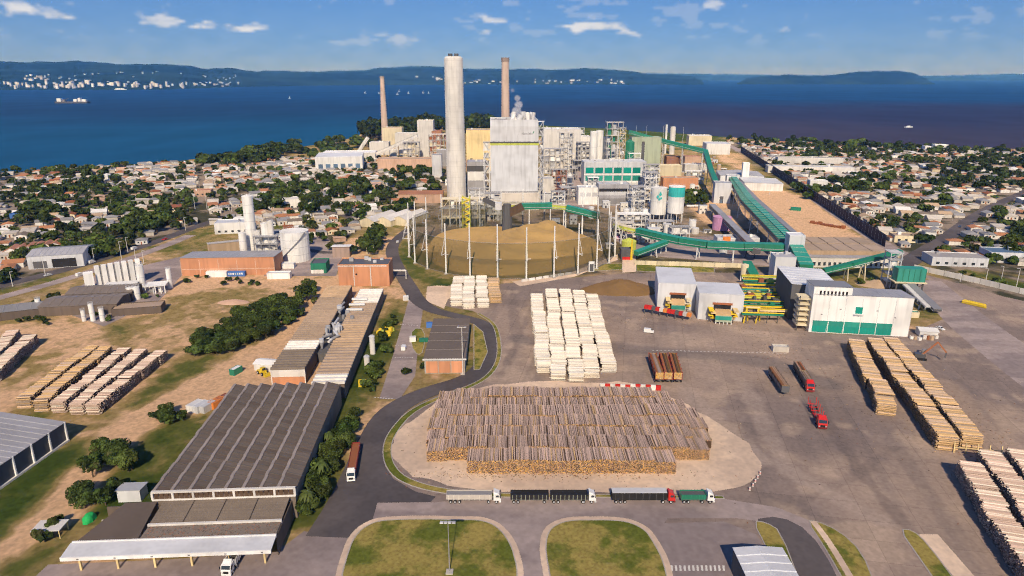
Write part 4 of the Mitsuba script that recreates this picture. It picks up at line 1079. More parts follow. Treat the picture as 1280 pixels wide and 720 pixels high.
frame_tower('bleaching_works', 'low white framework at the right foot of the silos', 'frame', 812, 842, 293, 277, 9, 2, 'white', fill=.9)
tank('silo', 'white silo with a teal emblem, left of the teal-topped pair', 'silo', 824, 276, 236, 20, 'white', legs=5, bands=[], rings=1)
em = G(824, 276)
tw = tank('silo', 'white silo with a broad teal band round its top', 'silo', 845.5, 279, 234, 20, 'white', legs=8, bands=[(.62, .97, 'aqua')], rings=0)
s1 = Thing('silo_emblem_panel', 'teal leaf-like emblem on the white silo', 'emblem', place((em[0] - 1.2, em[1] - .35)))
zz = lambda py: V(824, py, 276)[2]
m = MB()
for x, z, s in ((-1.5, zz(246), 1.6), (.6, zz(243), 1.9), (-.2, zz(249), 1.4), (1.4, zz(248), 1.2)):
    m.add([[x, 0, z - s], [x + s * .8, 0, z - s * .1], [x + s * .2, 0, z + s * 1.4], [x - s * .6, 0, z + .2]], [[0, 1, 2, 3]], 'aqua', .5)
labels.pop(s1.key); s1.key = 'silo__emblem'; USED.add('silo__emblem')
put('silo__emblem', m.shape('matte'), s1.M)
for k, (x, b, t) in enumerate(((793.5, 196, 157), (806.5, 196, 157), (827.5, 196, 157), (852, 196, 158))):
    mast('mast', f'thin lightning mast against the water, {ORD[k]} from the left above the silos', 'mast', x, b, t, .35, 'lightgrey', 'lightning masts')

for k, (x0, x1, b, t, d, fl, lab) in enumerate((
        (690, 706, 262, 240, 10, 4, 'low white pipe frame before the pipe alley of the mill'), (735, 748, 246, 222, 8, 5, 'narrow white frame at the left end of the teal-banded hall'), (806, 824, 238, 206, 10, 6, 'white frame rising behind the cream block'), (786, 800, 226, 192, 9, 5, 'frame of white ducts beside the dark green tank'),
        (742, 760, 214, 180, 10, 6, 'frame of white pipes behind the two storage towers'), (716, 730, 200, 160, 9, 6, 'high pipe frame at the right end of the evaporators'), (812, 836, 268, 254, 8, 3, 'white pipework between the two silos'), (840, 862, 300, 284, 8, 2, 'low white frame right of the silos on the grey paving'),
        (798, 822, 304, 291, 8, 2, 'low white pump frame before the silos'), (652, 668, 150, 141, 8, 1, '') , (858, 880, 230, 214, 9, 3, 'white frame of pipes right of the orange brick shop'), (586, 604, 262, 236, 8, 4, 'grey pipe frame between the broad chimney and the boiler house'), (676, 692, 218, 196, 10, 4, 'white ducts frame at mid height right of the boiler house'))):
    if lab: frame_tower('pipework', lab, 'pipework', x0, x1, b, t, d, fl, 'white', fill=.95, seed=40 + k, kit=('white', 'palegrey', 'lightgrey', 'white', 'steel'))
for k, (x, b, t, wp, lab) in enumerate(((698, 240, 222, 7, 'small white tank among the pipes right of the boiler'), (712, 236, 218, 6, 'small white tank by the pipe alley'), (783, 282, 262, 8, 'white tank at the left foot of the silos'), (806, 286, 262, 7, 'slim white tank between the bleaching frames and the silos'), (866, 290, 276, 9, 'low white tank right of the teal-banded silo'), (818, 236, 214, 7, 'white tank behind the white silo'))):
    tank('process_tank', lab, 'tank', x, b, t, wp, 'white', dome=.25, rings=1)
rr = random.Random(21)
for reg, n, hs, cols, where, seed in (([(690, 306), (686, 262), (738, 262), (800, 236), (862, 224), (888, 258), (885, 300), (955, 318), (795, 316)], 46, (3, 11), ('white', 'palegrey', 'white', 'lightgrey', 'chalk'), 'in the pipework of the mill', 1), ([(826, 226), (835, 196), (895, 190), (912, 224), (890, 232)], 18, (3, 9), ('chalk', 'tan', 'palegrey', 'brickdark'), 'under the descending gallery', 2), ([(462, 212), (470, 186), (556, 180), (560, 210)], 20, (5, 16), ('chalk', 'cream', 'offwhite', 'tan'), 'among the old plant', 3), ([(560, 262), (560, 215), (612, 215), (614, 262)], 10, (4, 10), ('palegrey', 'white', 'steel'), 'between the broad chimney and the boiler house', 4)):
    g = gpoly(reg); x0, y0, x1, y1 = g.bounds; k = t = 0
    busy = union_all(OCC)
    while k < n and t < 3000:
        t += 1
        q = np.array([rr.uniform(x0, x1), rr.uniform(y0, y1)])
        if not g.contains(Point(q)) or busy.contains(Point(q)): continue
        k += 1
        s, h, c = rr.uniform(2, 5.5), rr.uniform(*hs), rr.choice(cols)
        kind = rr.choice(('drum', 'shed', 'duct', 'shed'))
        th = Thing({'drum': 'process_drum', 'shed': 'plant_hut', 'duct': 'pipe_loop'}[kind], '', 'x', place(q, udir(1.5)), 'small plant units')
        OCC.append(Point(q).buffer(s * .8))
        if kind == 'drum':
            th.part('shell', MB().cyl([0, 0, 0], [0, 0, h], s * .6, s * .6, 14, c), 'matte'); th.part('lid', MB().cyl([0, 0, h], [0, 0, h + .6], s * .62, s * .2, 14, 'lightgrey'), 'matte'); th.part('pipe', MB().cyl([s * .6, 0, h * .3], [s * 1.3, -1, h * .3], .25, .25, 6, 'steel').cyl([s * 1.3, -1, 0], [s * 1.3, -1, h * .3], .25, .25, 6, 'steel'), 'matte')
            series(th.key, pix([*q, 0])[0], 'round drum', '', where, 'drum', 'small plant units')
        elif kind == 'shed':
            th.part('wall', MB().box(-s, s, -s * .6, s * .6, 0, h * .7, c), 'matte'); th.part('roof', MB().box(-s - .2, s + .2, -s * .6 - .2, s * .6 + .2, h * .7, h * .7 + .35, rr.choice(('lightgrey', 'steel', 'palegrey'))), 'sheetmetal'); th.part('door', MB().box(-.9, .9, -s * .6 - .05, -s * .6 + .1, 0, 2.3, 'darkgrey'), 'matte')
            for e in (-.6, .5): th.part('window', MB().box(s * e - .6, s * e + .6, -s * .6 - .05, -s * .6 + .1, h * .35, h * .35 + 1.1, 'glass'), 'glazing')
            series(th.key, pix([*q, 0])[0], 'small flat-roofed hut', '', where, 'hut', 'small plant units')
        else:
            for e in range(3):
                th.part('pipe', MB().cyl([-s * 1.6, e * .9, h * .5 + e * .3], [s * 1.6, e * .9, h * .5 + e * .3], .32, .32, 8, c).cyl([s * 1.6, e * .9, 0], [s * 1.6, e * .9, h * .5 + e * .3], .32, .32, 8, c), 'matte')
            for e in (-1, 0, 1): th.part('support', MB().box(s * e - .2, s * e + .2, -.4, 2.4, 0, h * .5 - .3, 'steel'), 'matte')
            series(th.key, pix([*q, 0])[0], 'bank of pipes', '', where, 'pipes', 'small plant units')
# low buildings on the right flank of the mill
block('white_store', 'long white store at the far right corner of the mill', 'store', 883, 912, 193, 180, 40, wall='white', roofc='lightgrey', rot=-6)
block('white_store', 'cream flat-roofed store beside the far right corner of the mill', 'store', 861, 889, 182, 170, 30, wall='cream', roofc='chalk', rot=-6, units=4)
block('brick_house', 'orange brick shop behind the silos', 'building', 829, 873, 236, 223, 14, wall='brick', roofc='tan', units=2)
block('brick_house', 'reddish workshop under the descending green gallery', 'building', 833, 850, 214, 196, 14, wall='brickdark', roofc='brick')
block('brick_house', 'pink-walled workshop beside the gallery trestle', 'building', 856, 876, 208, 196, 16, wall='peach', roofc='rust')
block('cream_house', 'cream block between the silos and the green gallery', 'building', 823, 852, 226, 207, 12, wall='cream', roofc='cream')
block('cream_house', 'pale block among pipes right of the cream block', 'building', 856, 884, 216, 206, 12, wall='chalk', roofc='lightgrey', units=3)
building('grey_store', 'grey-roofed store with a white tower beside the upper gallery', 'store', G(900, 228)[:2], width(900, 952, 228), 46, 8, wall='palegrey', roofc='roofgrey', rot=-9.5, roof='gable_y', rise=1.5, ribs=8)
building('white_front_shed', 'grey-roofed shed with a bright white front above the red earth yard', 'shed', G(930, 238)[:2], width(930, 976, 238), 44, 8, wall='white', roofc='lightgrey', rot=-9.5, roof='mono_y', rise=.6, ribs=8)
block('junction_tower', 'slim white junction tower where two galleries meet above the store', 'tower', 928, 936, 230, 204, 8, wall='white', roofc='white', rot=-9)
gt = block('drive_house', 'pale blue-grey drive house under the green galleries', 'building', 893, 913, 254, 229, 14, wall='palegrey', roofc='roofgrey', rot=-8, bands=[('f', 5.5, 9, 0, 7, 'darkgrey', 'door'), ('f', 6.3, 8.2, .5, 4, 'blueglass', 'door')])
block('drive_house', 'small white drive house behind the pale blue-grey one', 'building', 908, 921, 238, 220, 10, wall='palegrey', roofc='lightgrey', rot=-8)
tank('water_tank', 'pink round tank beside the orange earth heap', 'tank', 905, 289, 273, 23, 'pink', dome=.06, rails=False)
building('pump_house', 'long grey shed with an orange front panel beyond the green gallery', 'shed', G(896, 308)[:2], width(896, 948, 308), 12, 6, wall='palegrey', roofc='lightgrey', rot=-3, bands=[('f', 4, 9.5, 0, 7.5, 'orange', 'panel')], units=4)
building('long_shed_grey', 'grey-roofed low sheds with white fronts behind the sloping green belt', 'shed', G(1012, 334)[:2], width(1012, 1112, 334), 9, 6, wall='chalk', roofc='concrete', rot=-3, roof='mono_x', rise=.5, ribs=14, win=[('f', 16, 1, 54, 1.2, 3.6, 'glass', .5)])
ls = building('panel_roof_store', 'wide store with brown-grey roof panels along the end of the red earth yard', 'store', G(1006, 322)[:2], width(1006, 1108, 322), 40, 5, wall='tan', roofc='fibro', rot=-3, parapet=0, roofmat='matte')
for k in range(5):
    for q in range(2):
        a, b = 56 * k / 5 + .4, 56 * (k + 1) / 5 - .3
        ls.part('roof_panel', MB().box(a, b, q * 20 + .3, q * 20 + 19.6, 5.02, 5.4 + .5 * q, 'fibrolight', R.uniform(.2, .7)), 'matte', ls.key + '__roof')
bale = Thing('dark_stack', 'row of dark rusty bales lying on the red earth yard', 'bales', place(G(1012, 279)[:2], (.6, -.8)))
for k in range(9): bale.part('bale', MB().box(k * 3.4, k * 3.4 + 2.7, R.uniform(-.6, .6), 3.5, 0, R.uniform(1.4, 2.6), 'rust'), 'matte')
ct = building('container', 'green container lying on the red earth yard', 'container', G(988, 263)[:2], 9, 3.5, 2.8, wall='green', roofc='green', rot=-20, parapet=.1)
mast('mast', 'slim mast at the edge of the red earth yard', 'mast', 962, 243, 228, .25, 'lightgrey')

# the dark fence along the right flank: posts and panels
fa, fb = G(926, 190)[:2], G(1106, 309)[:2]
fn = Thing('boundary_fence', 'very long dark purple-grey shade fence along the right flank of the mill', 'fence')
NF = 90
fd = (fb - fa) / np.linalg.norm(fb - fa)
for k in range(NF):
    p, q = fa + (fb - fa) * k / NF, fa + (fb - fa) * (k + .97) / NF
    fn.part('panel', MB().beam([*p, 4.6], [*q, 4.6], .25, 9.0 + R.uniform(-.3, .3), 'purple'), 'matte')
    fn.part('post', MB().beam([*p, 0], [*p, 9.3], .35, .35, 'steel'), 'matte')
OCC.append(LineString([fa, fb]).buffer(8))

# soil and chip heaps
def heap(name, label, c, rx, ry, h, col, seed=1, rot=0, mat='matte', kind=None, cat='heap'):
    n, m = 22, 40
    v, f = [], []
    for i in range(n + 1):
        r = i / n
        for j in range(m):
            a = 2 * math.pi * j / m
            e = 1 + .22 * (meshkit.fbm(np.array([math.cos(a) * 1.5, math.sin(a) * 1.5, seed]), 3) - .5) * 2
            x, y = rx * r * e * math.cos(a), ry * r * e * math.sin(a)
            z = h * max(0, 1 - r ** 1.3) * (.75 + .5 * meshkit.fbm(np.array([x * .12, y * .12, seed * 3.1]), 3)) + .5 * (1 - r) * meshkit.noise(np.array([x * .7, y * .7, seed]))
            v.append([x, y, z - .1 * (i == n)])
    for i in range(n):
        for j in range(m): f.append([i * m + j, (i + 1) * m + j, (i + 1) * m + (j + 1) % m, i * m + (j + 1) % m])
    v = np.array(v)
    mb = MB().add(v, f, col, meshkit.fbm(v * .25, 3))
    k = numbered(name)
    a, b, cc = mb.arrays()
    put(k, mikit.ply((a, b), mat, smooth=True, uv=cc), place(c, udir(rot)))
    say(k, label, cat)
    OCC.append(Point(c[:2]).buffer(max(rx, ry)))
    return k


heap('bark_heap', 'brown heap of bark and chips before the left white shed', G(774, 362), 22, 13, 6.0, 'chipdark', 2)
heap('soil_heap', 'orange earth heap between the galleries', G(900, 266), 20, 15, 4.5, 'tan', 4)
heap('soil_heap', 'brown earth in the pit under the sloping belt', G(1096, 356), 12, 8, 3.0, 'tan', 6)
heap('soil_heap', 'pale rubble heap on the dry field left of the sheds', G(292, 378), 9, 5, 1.6, 'peach', 8)

# the chip pile and its netting
CC = np.array([0.0, 478.0])
n, m = 64, 128
v, f, tone = [], [], []
for i in range(n + 1):
    for j in range(m):
        r, a = i / n, 2 * math.pi * j / m
        ex = 64 * (1 + .05 * math.sin(3 * a + 1) + .04 * math.cos(a))
        x, y = ex * r * math.cos(a) - 3, ex * r * math.sin(a) + 2
        dx, dy = x - 27, y + 2
        cone = 23 - 1.0 * math.hypot(dx * (.285 if dx < 0 else .56), dy * (.30 if dy < 0 else .42))
        bench = (5.0 + 2.0 * max(0, min(1, (-x - 25) / 25))) * min(1, (1 - r) / .08)
        z = max(bench, cone * min(1, (1 - r) / .22))
        z += .8 * (meshkit.fbm(np.array([x * .12, y * .12, z * .1]), 3) - .5) * min(1, (1 - r) * 6)
        z = z + .85 * math.sin(z * 1.55) * min(1, (1 - r) * 8)                   # benches left by the stacker
        v.append([x, y, z]); tone.append(.15 + .75 * meshkit.noise(np.array([x * .03, y * .03, z * 1.1])))
for i in range(n):
    for j in range(m): f.append([i * m + j, (i + 1) * m + j, (i + 1) * m + (j + 1) % m, i * m + (j + 1) % m])
a_, b_, c_ = MB().add(v, f, 'chip', np.array(tone)).arrays()
put('chip_pile', mikit.ply((a_, b_), 'matte', smooth=True, uv=c_), place(CC)); USED.add('chip_pile')
say('chip_pile', 'enormous orange-brown pile of wood chips inside the ring of netting', 'chip pile')
OCC.append(Point(CC).buffer(80))
net = Thing('netting', 'dark fine netting hung in a ring round the chip pile', 'netting')
RN, NP = 73.0, 26
for k in range(NP):
    a, e = 2 * math.pi * (k - .5) / NP - math.pi / 2, 2 * math.pi * (k + .5) / NP - math.pi / 2
    p, q = CC + RN * np.array([math.cos(a), math.sin(a)]), CC + RN * np.array([math.cos(e), math.sin(e)])
    mb = MB().add([[*p, .4], [*q, .4], [*q, 23], [*p, 23]], [[0, 1, 2, 3]], 'netting')
    net.part('net_panel', mb, 'netmesh')
    net.part('cable', MB().beam([*p, 23], [*q, 23], .14, .14, 'steel'), 'matte')
    net.part('cable', MB().beam([*p, .5], [*q, .5], .15, .15, 'steel'), 'matte')
    post = Thing('net_post', '', 'post', place(p, (math.cos(a), math.sin(a))), 'netting posts')
    labels.pop(post.key)
    hp = 33 + (2 if k % 5 == 0 else 0)
    post.part('pole', MB().cyl([.7, 0, 0], [.7, 0, hp], .52, .38, 10, 'white', .6), 'matte')
    st = MB().beam([1.2, 0, 13.5], [4.6, 0, 13.2], .3, .3, 'white').beam([.9, 0, 25], [4.6, 0, 13.4], .22, .22, 'white').beam([1.2, 0, 13.4], [1.2, 2.6, 13.4], .25, .25, 'white')
    post.part('bracket', st, 'matte')
    post.part('footing', MB().box(-.2, 1.8, -1, 1, 0, .6, 'concrete'), 'matte')
    series(post.key, math.degrees(math.atan2(p[0], p[1])), 'tall white post', 'tall white posts', 'around the netted chip pile', 'post', 'netting posts')
box_ = building('control_box', 'small white framed gate at the right foot of the netting', 'gate', G(736, 340)[:2], 3.6, 1.2, 6.2, wall='white', roofc='white', rot=10, bands=[('f', .6, 3.0, .4, 5.2, 'darkgrey', 'opening')])
wallk = Thing('low_wall', 'low white wall in segments at the right front foot of the netting', 'wall')
for k in range(7):
    a, b = G(652 + k * 9, 352.5 - k * 1.4), G(659.5 + k * 9, 352.5 - k * 1.4 - 1.2)
    wallk.part('segment', MB().beam([*a[:2], .8], [*b[:2], .8], .5, 1.6, 'white' if k % 3 else 'chalk'), 'matte')

# stacker over the pile
sk = Thing('stacker', 'dark slewing stacker standing in the chip pile', 'stacker', None)
c0 = V(634, 298, 300)
c0[2] = 18
tp_ = V(642, 266, 300)
sk.part('tower', MB().cyl(c0 + [0, 0, -14], c0 + [0, 0, 10], 4.2, 3.0, 12, 'darkgrey'), 'matte')
sk.part('boom', MB().beam(c0 + [-1, 0, 2], tp_ + [7, 0, 5], 5, 5.5, 'bark'), 'matte')
sk.part('cabin', MB().box(c0[0] - 9, c0[0] - 4, c0[1] - 3, c0[1] + 3, 24, 29, 'lightgrey'), 'matte')
sk.part('boom', MB().beam(c0 + [-2, 0, 6], c0 + [-18, 8, 12], 3, 3, 'darkgrey'), 'matte')

GRN = 'green conveyor galleries'
cg = conveyor('conveyor', 'pale yellow and green gantry with a belt across the top of the chip pile', [V(628, 259, 294), V(652, 258, 294)], 4, 3.4, 'yellowgreen', 'cream', legs=(.05,))
conveyor('conveyor', 'short green gallery before the base of the boiler house', [V(652, 258, 294), V(690, 257, 294)], 4.5, 4.2, 'green', 'teal', legs=(.25, .95))
conveyor('conveyor', 'yellow link between the two short green galleries behind the chip pile', [V(690, 257.5, 294), V(708, 259.5, 296)], 4, 3, 'yellowgreen', 'cream', legs=(.9,))
conveyor('conveyor', 'green gallery sloping down behind the right side of the netting', [V(708, 260, 296), V(749, 270, 298)], 4.5, 4.2, 'green', 'teal', legs=(.5, .95))
conveyor('conveyor', 'yellow head of the long curved green gallery right of the netting', [V(769, 281, 300), V(781, 285, 304), V(798, 289, 306)], 4, 3, 'yellowgreen', 'cream', legs=(.5,))
conveyor('conveyor', 'long curved green gallery on white trestles across the front of the mill', [V(797, 289, 308), V(822, 295, 314), V(850, 301, 320), V(884, 306, 325), V(930, 308, 328), V(980, 309, 330)], 5, 4.6, 'green', 'teal', legs=(.23, .48, .70, .92))
conveyor('conveyor', 'short green belt rising from the yellow hopper to the curved gallery', [V(795, 317, 326), V(833, 303, 318)], 4, 3, 'green', 'teal', legs=(.6,))
hop = building('hopper', 'yellow and dark feed hopper under the start of the short green belt', 'hopper', G(776, 325)[:2], 8, 7, 7, wall='darkgrey', roofc='darkgrey', rot=0, bands=[('f', 1, 7, 0, 2.2, 'red', 'panel')])
mast('yellow_post', 'thick yellow post beside the feed hopper', 'post', 789, 325, 300, .9, 'yellow')
tank('ochre_tank', 'low olive-yellow domed tank behind the feed hopper', 'tank', 787, 318, 303, 18, 'yellowgreen', dome=.4, rails=False)
conveyor('conveyor', 'high green gallery descending from the digester toward the far right corner', [V(786, 165, 214), V(815, 173, 214), V(884, 190, 218)], 6, 5, 'green', 'teal', legs=(.2, .45, .7, .95), legc='lightgrey')
conveyor('conveyor', 'steep green trestle gallery from the far corner down to the drive house', [V(882, 190, 222), V(888, 212, 236), V(896, 232, 252)], 5, 4, 'teal', 'green', legs=(.1, .5), legc='darkgrey')
conveyor('conveyor', 'left of the two parallel ribbed green belts along the red earth yard', [V(914, 224, 240), V(930, 252, 276), V(978, 302, 326)], 5.2, 3.6, 'darkgrey', 'green', legs=(.1, .3, .5, .7, .9), rib=1)
conveyor('conveyor', 'right of the two parallel ribbed green belts along the red earth yard', [V(917, 223, 240), V(937, 250, 274), V(988, 300, 324)], 5.2, 3.6, 'darkgrey', 'teal', legs=(.3, .6), rib=1)
conveyor('conveyor', 'grey covered walkway beside the ribbed green belts', [V(924, 228, 240), V(945, 250, 266), V(996, 296, 316)], 4, 2.5, 'steel', 'midgrey', legs=(.3, .6, .9), legc='steel')
jt = block('junction_tower', 'pale blue-topped junction tower where the green belts meet', 'tower', 985, 1004, 335, 295, 10, wall='palegrey', roofc='palegrey', rot=-6, bands=[('f', .3, 7.4, 0, 13, 'darkgrey', 'shadow_gap')])  # dark panel on the lower front stands in for a shaded gap
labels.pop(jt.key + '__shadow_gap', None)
conveyor('conveyor', 'broad green belt running from the junction tower to the long hall', [V(992, 304, 332), V(1008, 334, 350)], 8, 3.4, 'green', 'teal', legs=(.4, .9), rib=1)
conveyor('conveyor', 'bright green belt climbing right to the tower above the hopper', [V(1030, 339, 350), V(1064, 331, 350), V(1126, 315, 346)], 3.8, 2.6, 'green', 'green', legs=(.28, .5, .95), legc='cream')
hb = Thing('hopper_house', 'bright green hopper house raised on dark legs at the right of the mill', 'hopper', place(V(1122, 345, 366)[:2], udir(-6)))
hz0, hz1 = V(1122, 352, 366)[2], V(1122, 336, 366)[2]
hw_ = width(1122, 1155, 366)
hb.part('bin', MB().box(0, hw_, 0, 7, hz0, hz1, 'teal'), 'sheetmetal')
for k in range(6): hb.part('rib', MB().box(hw_ * k / 5 - .15, hw_ * k / 5 + .15, -.2, .1, hz0, hz1, 'green'), 'sheetmetal')
hb.part('deck', MB().box(-1.5, hw_ + .8, -1.5, 8, hz0 - .6, hz0, 'cream'), 'matte')
for x in (.3, hw_ / 2, hw_ - .6):
    for y in (.3, 6.4): hb.part('leg', MB().box(x - .35, x + .35, y - .35, y + .35, 0, hz0 - .6, 'darkgrey'), 'matte')
for x in (.3, hw_ / 2): hb.part('brace', MB().beam([x, .2, .5], [x + hw_ / 2, .2, hz0 - 1], .3, .3, 'darkgrey'), 'matte')
frame_tower('steel_gantry', 'pale lattice tower at the upper end of the bright green belt', 'frame', 1111, 1124, 360, 316, 8, 5, 'lightgrey', rot=-6, fill=.5)
conveyor('chain_ramp', 'dark ramp with white rails leading down from the hopper house', [V(1136, 354, 366), V(1172, 388, 393)], 4.0, 1.2, 'darkgrey', 'midgrey', legs=(.2, .5, .8), legc='cream')
conveyor('chain_ramp', 'white railed walkway beside the dark ramp', [V(1131, 356, 368), V(1160, 384, 392)], 2.0, .5, 'lightgrey', 'chalk', legs=(.2, .5, .8), legc='chalk')
pit = MB().box(0, 20, 0, 22, .04, .09, 'bark')

# the sawmill hall and the chipper sheds
SR = -8.5
sm_at = G(1012, 415)[:2]
sw = width(1012, 1127, 416.5)
sm = building('sawmill_hall', 'white hall with a row of teal windows along its foot, facing the timber yard', 'hall', sm_at, sw, 17, 18.4, wall='white', roofc='roofgrey', rot=SR, roof='mono_x', rise=1.2, mat='sheetmetal', ribs=10, over=.3)
for k in range(6):
    sm.part('panel_joint', MB().box(sw * k / 6 + 7.3, sw * k / 6 + 7.45, -.06, .1, 0, 18.2, 'lightgrey'), 'matte')
for k in range(5):
    a = .8 + k * 7.35
    g = MB().box(a, a + 6.9, -.05, .1, .4, 6.2, 'tealglass')
    kk = sm.part('window', g, 'glazing')
    fr = MB()
    for q in range(5): fr.box(a + q * 1.7, a + q * 1.7 + .18, -.12, .05, .4, 6.2, 'teal')
    fr.box(a, a + 6.9, -.13, .05, 3.6, 6.2, 'teal').box(a, a + 6.9, -.13, .05, .3, .6, 'teal')
    sm.part('frame', fr, 'matte', kk)
sm.part('window', MB().box(19.6, 22.8, -.1, .1, 10.6, 14.0, 'tealglass'), 'glazing'); sm.part('ledge', MB().box(19, 23.4, -1.2, .05, 10.1, 10.5, 'chalk'), 'matte')
for k in range(5): sm.part('vent', MB().box(4 + k * 8.4, 4.8 + k * 8.4, -.1, .1, 9.2 + (k % 2) * 3, 9.7 + (k % 2) * 3, 'midgrey'), 'matte')
annex = building('sawmill_annex', 'raised white end block with a line of small black windows on the sawmill hall', 'building', sm_at + np.array(udir(SR)) * -.6, 17.6, 14, 22.5, wall='white', roofc='midgrey', rot=SR, roof='mono_x', rise=1, mat='sheetmetal', win=[('f', 8, 2.4, 16, 19.2, 21.4, 'black', .5)])
annex2 = building('chip_hall', 'long pale-roofed hall running back behind the sawmill hall', 'hall', sm_at + np.array(udir(SR)) * -6 + np.array([math.sin(math.radians(7)), math.cos(math.radians(7))]) * 17.2, 23, 34, 18.5, wall='darkgrey', roofc='palegrey', rot=SR, roof='mono_y', rise=.8, ribs=7)
fp = Thing('side_platforms', 'stack of cream railed platforms up the dark left side of the sawmill hall', 'platforms', place(sm_at + np.array(udir(SR)) * -6.5, udir(SR)))
for k in range(6): fp.part('platform', MB().box(0, 5.2, 1, 9, 2.6 + k * 2.7, 3.5 + k * 2.7, 'cream'), 'matte')
for x in (.2, 4.8): fp.part('post', MB().box(x, x + .4, 1, 1.4, 0, 18, 'darkgrey'), 'matte')
block('drive_hall', 'small grey block before the pale junction tower', 'building', 968, 993, 352, 322, 12, wall='palegrey', roofc='roofgrey', rot=-6, units=2)
hutw = building('white_hut', 'low white hut and crates right of the sawmill hall', 'hut', G(1149, 421)[:2], 8, 6, 3, wall='white', roofc='white', rot=-12, roof='gable_x', rise=.8)
for k in range(7):
    t = building('crate', 'crate', 'crate', G(1138 + k * 5.2, 424 + (k % 3))[:2], 1.6, 1.6, R.uniform(1.2, 2.2), wall=R.choice(['chalk', 'tan', 'rust', 'white']), roofc='tan', rot=R.uniform(-30, 20), parapet=0, group='crates by the white hut')
    series(t.key, 1138 + k * 5.2, 'crate', 'crates', 'before the white hut right of the sawmill hall', 'crate', 'crates by the white hut')
building('teal_cabin', 'low teal-roofed cabin beside the right end of the sawmill hall', 'cabin', G(1131, 397)[:2], 7, 3.5, 2.6, wall='cream', roofc='teal', rot=-6)
building('grey_cabin', 'small flat white kiosk on the concrete before the sawmill hall', 'kiosk', G(966, 440)[:2], 7, 3.5, 2.2, wall='offwhite', roofc='chalk', rot=-6)

for x0, x1, b, t, d, lab in ((822, 868, 386, 354, 33, 'left and larger of the two white chipper sheds with an open front'), (873, 927, 399, 367, 21, 'right of the two white chipper sheds, nearer the yard')):
    s = block('chipper_shed', lab, 'shed', x0, x1, b, t, d, wall='palegrey', roofc='palegrey', rot=-9, roof='mono_x', rise=.2, mat='sheetmetal', over=.15)
    W_ = width(x0, x1, b)
    s.part('opening', MB().box(W_ * .34, W_ * .72, -.06, .1, .3, 8.6, 'black'), 'matte')
    s.part('lintel', MB().box(W_ * .31, W_ * .75, -.5, .05, 8.6, 9.6, 'rust'), 'matte')
    key = numbered('infeed_deck')
    dk = Thing('infeed_deck', 'log infeed deck with a teal apron at the mouth of the ' + ('left' if x0 == 822 else 'right') + ' white shed', 'infeed deck', place(V((x0 + x1) / 2, b, b)[:2] + np.array([-W_ * .16, -.8]), udir(-9)))
    dk.part('belt', MB().add([[0, 0, 6.4], [W_ * .34, 0, 6.4], [W_ * .34, -6, 5.4], [0, -6, 5.4], [0, 0, 5], [W_ * .34, 0, 5], [W_ * .34, -6, 4], [0, -6, 4]], [[3, 2, 1, 0], [4, 5, 6, 7], [0, 1, 5, 4], [2, 3, 7, 6], [1, 2, 6, 5], [3, 0, 4, 7]], 'logtan'), 'matte')
    dk.part('apron', MB().box(-.2, W_ * .35, -6.6, -6.05, 1.2, 4.6, 'palegreen').box(-.2, W_ * .35, -6.8, -6.6, 2.4, 4.4, 'teal'), 'matte')
    for k in range(5): dk.part('leg', MB().box(W_ * .085 * k, W_ * .085 * k + .5, -6.4, -5.9, 0, 4, 'chalk'), 'matte')
    for k in range(4):
        for e in (-1, 1):
            xx = W_ * .17 + e * W_ * (.22 + .05 * (k % 2))
            dk.part('platform', MB().box(xx - 1.2, xx + 1.2, -4 - k, -1, 2 + k * 1.6, 2.5 + k * 1.6, R.choice(['yellow', 'paleyellow', 'cream'])).box(xx - 1, xx - .7, -4, -3.7, 0, 2 + 1.6 * k, 'darkgrey'), 'matte')
rc = Thing('red_conveyor', 'chain conveyor of alternating red and pale guards before the left white shed', 'conveyor')
a, b = V(806, 383, 392), V(864, 394, 402)
for k in range(12):
    p, q = a + (b - a) * k / 12, a + (b - a) * (k + .94) / 12
    rc.part('guard', MB().beam(p, q, 2.4, 1.7, ('red', 'red', 'darkgrey', 'red', 'chalk', 'orange')[k % 6]), 'matte')
    if k % 2 == 0: rc.part('leg', MB().beam([*p[:2], 0], [*p[:2], p[2] - 1.4], .5, .5, 'darkgrey'), 'matte')
rkd = conveyor('pipe_bridge', 'long dark grey pipe bridge running back beside the orange earth heap', [V(890, 258, 270), V(916, 284, 298), V(946, 314, 330)], 5, 4, 'darkgrey', 'steel', legs=(.1, .3, .5, .7, .9), legc='darkgrey')
# log sorting decks: stacked yellow and green tables
sd = Thing('sorting_deck', 'stepped yellow and green log sorting tables between the white sheds and the hall', 'sorting deck')
rows_ = [(345, 'yellowgreen'), (350, 'green'), (355, 'yellow'), (361, 'teal'), (366, 'yellow'), (371, 'yellowgreen'), (377, 'green'), (382, 'yellow'), (387, 'paleyellow'), (392, 'green')]
for k, (py, c) in enumerate(rows_):
    a, b = V(927 + (k % 3), py, py + 12), V(983 - (k % 2) * 4, py + 1.5, py + 12)
    p = sd.part('table', MB().beam(a, b, 1.8, .9, c), 'matte')
    sd.part('rail', MB().beam(a + [0, -1, 1.0], b + [0, -1, 1.0], .25, .5, 'yellow' if c != 'yellow' else 'green'), 'matte', p)
    for q in range(4):
        e = a + (b - a) * (q + .5) / 4
        sd.part('leg', MB().beam([e[0], e[1], 0], [e[0], e[1], e[2] - .4], .35, .35, 'darkgrey'), 'matte', p)
rr = random.Random(8)
for k in range(26):
    py = rr.uniform(346, 394); e = V(rr.uniform(928, 980), py, py + 11)
    s = rr.uniform(.6, 1.7)
    sd.part(rr.choice(['motor', 'motor', 'guard']), MB().box(e[0] - s, e[0] + s, e[1] - s, e[1] + s, e[2], e[2] + rr.uniform(.7, 2.2), rr.choice(['yellow', 'yellowgreen', 'darkgrey', 'green', 'rust', 'cream', 'darkgrey'])), 'matte')
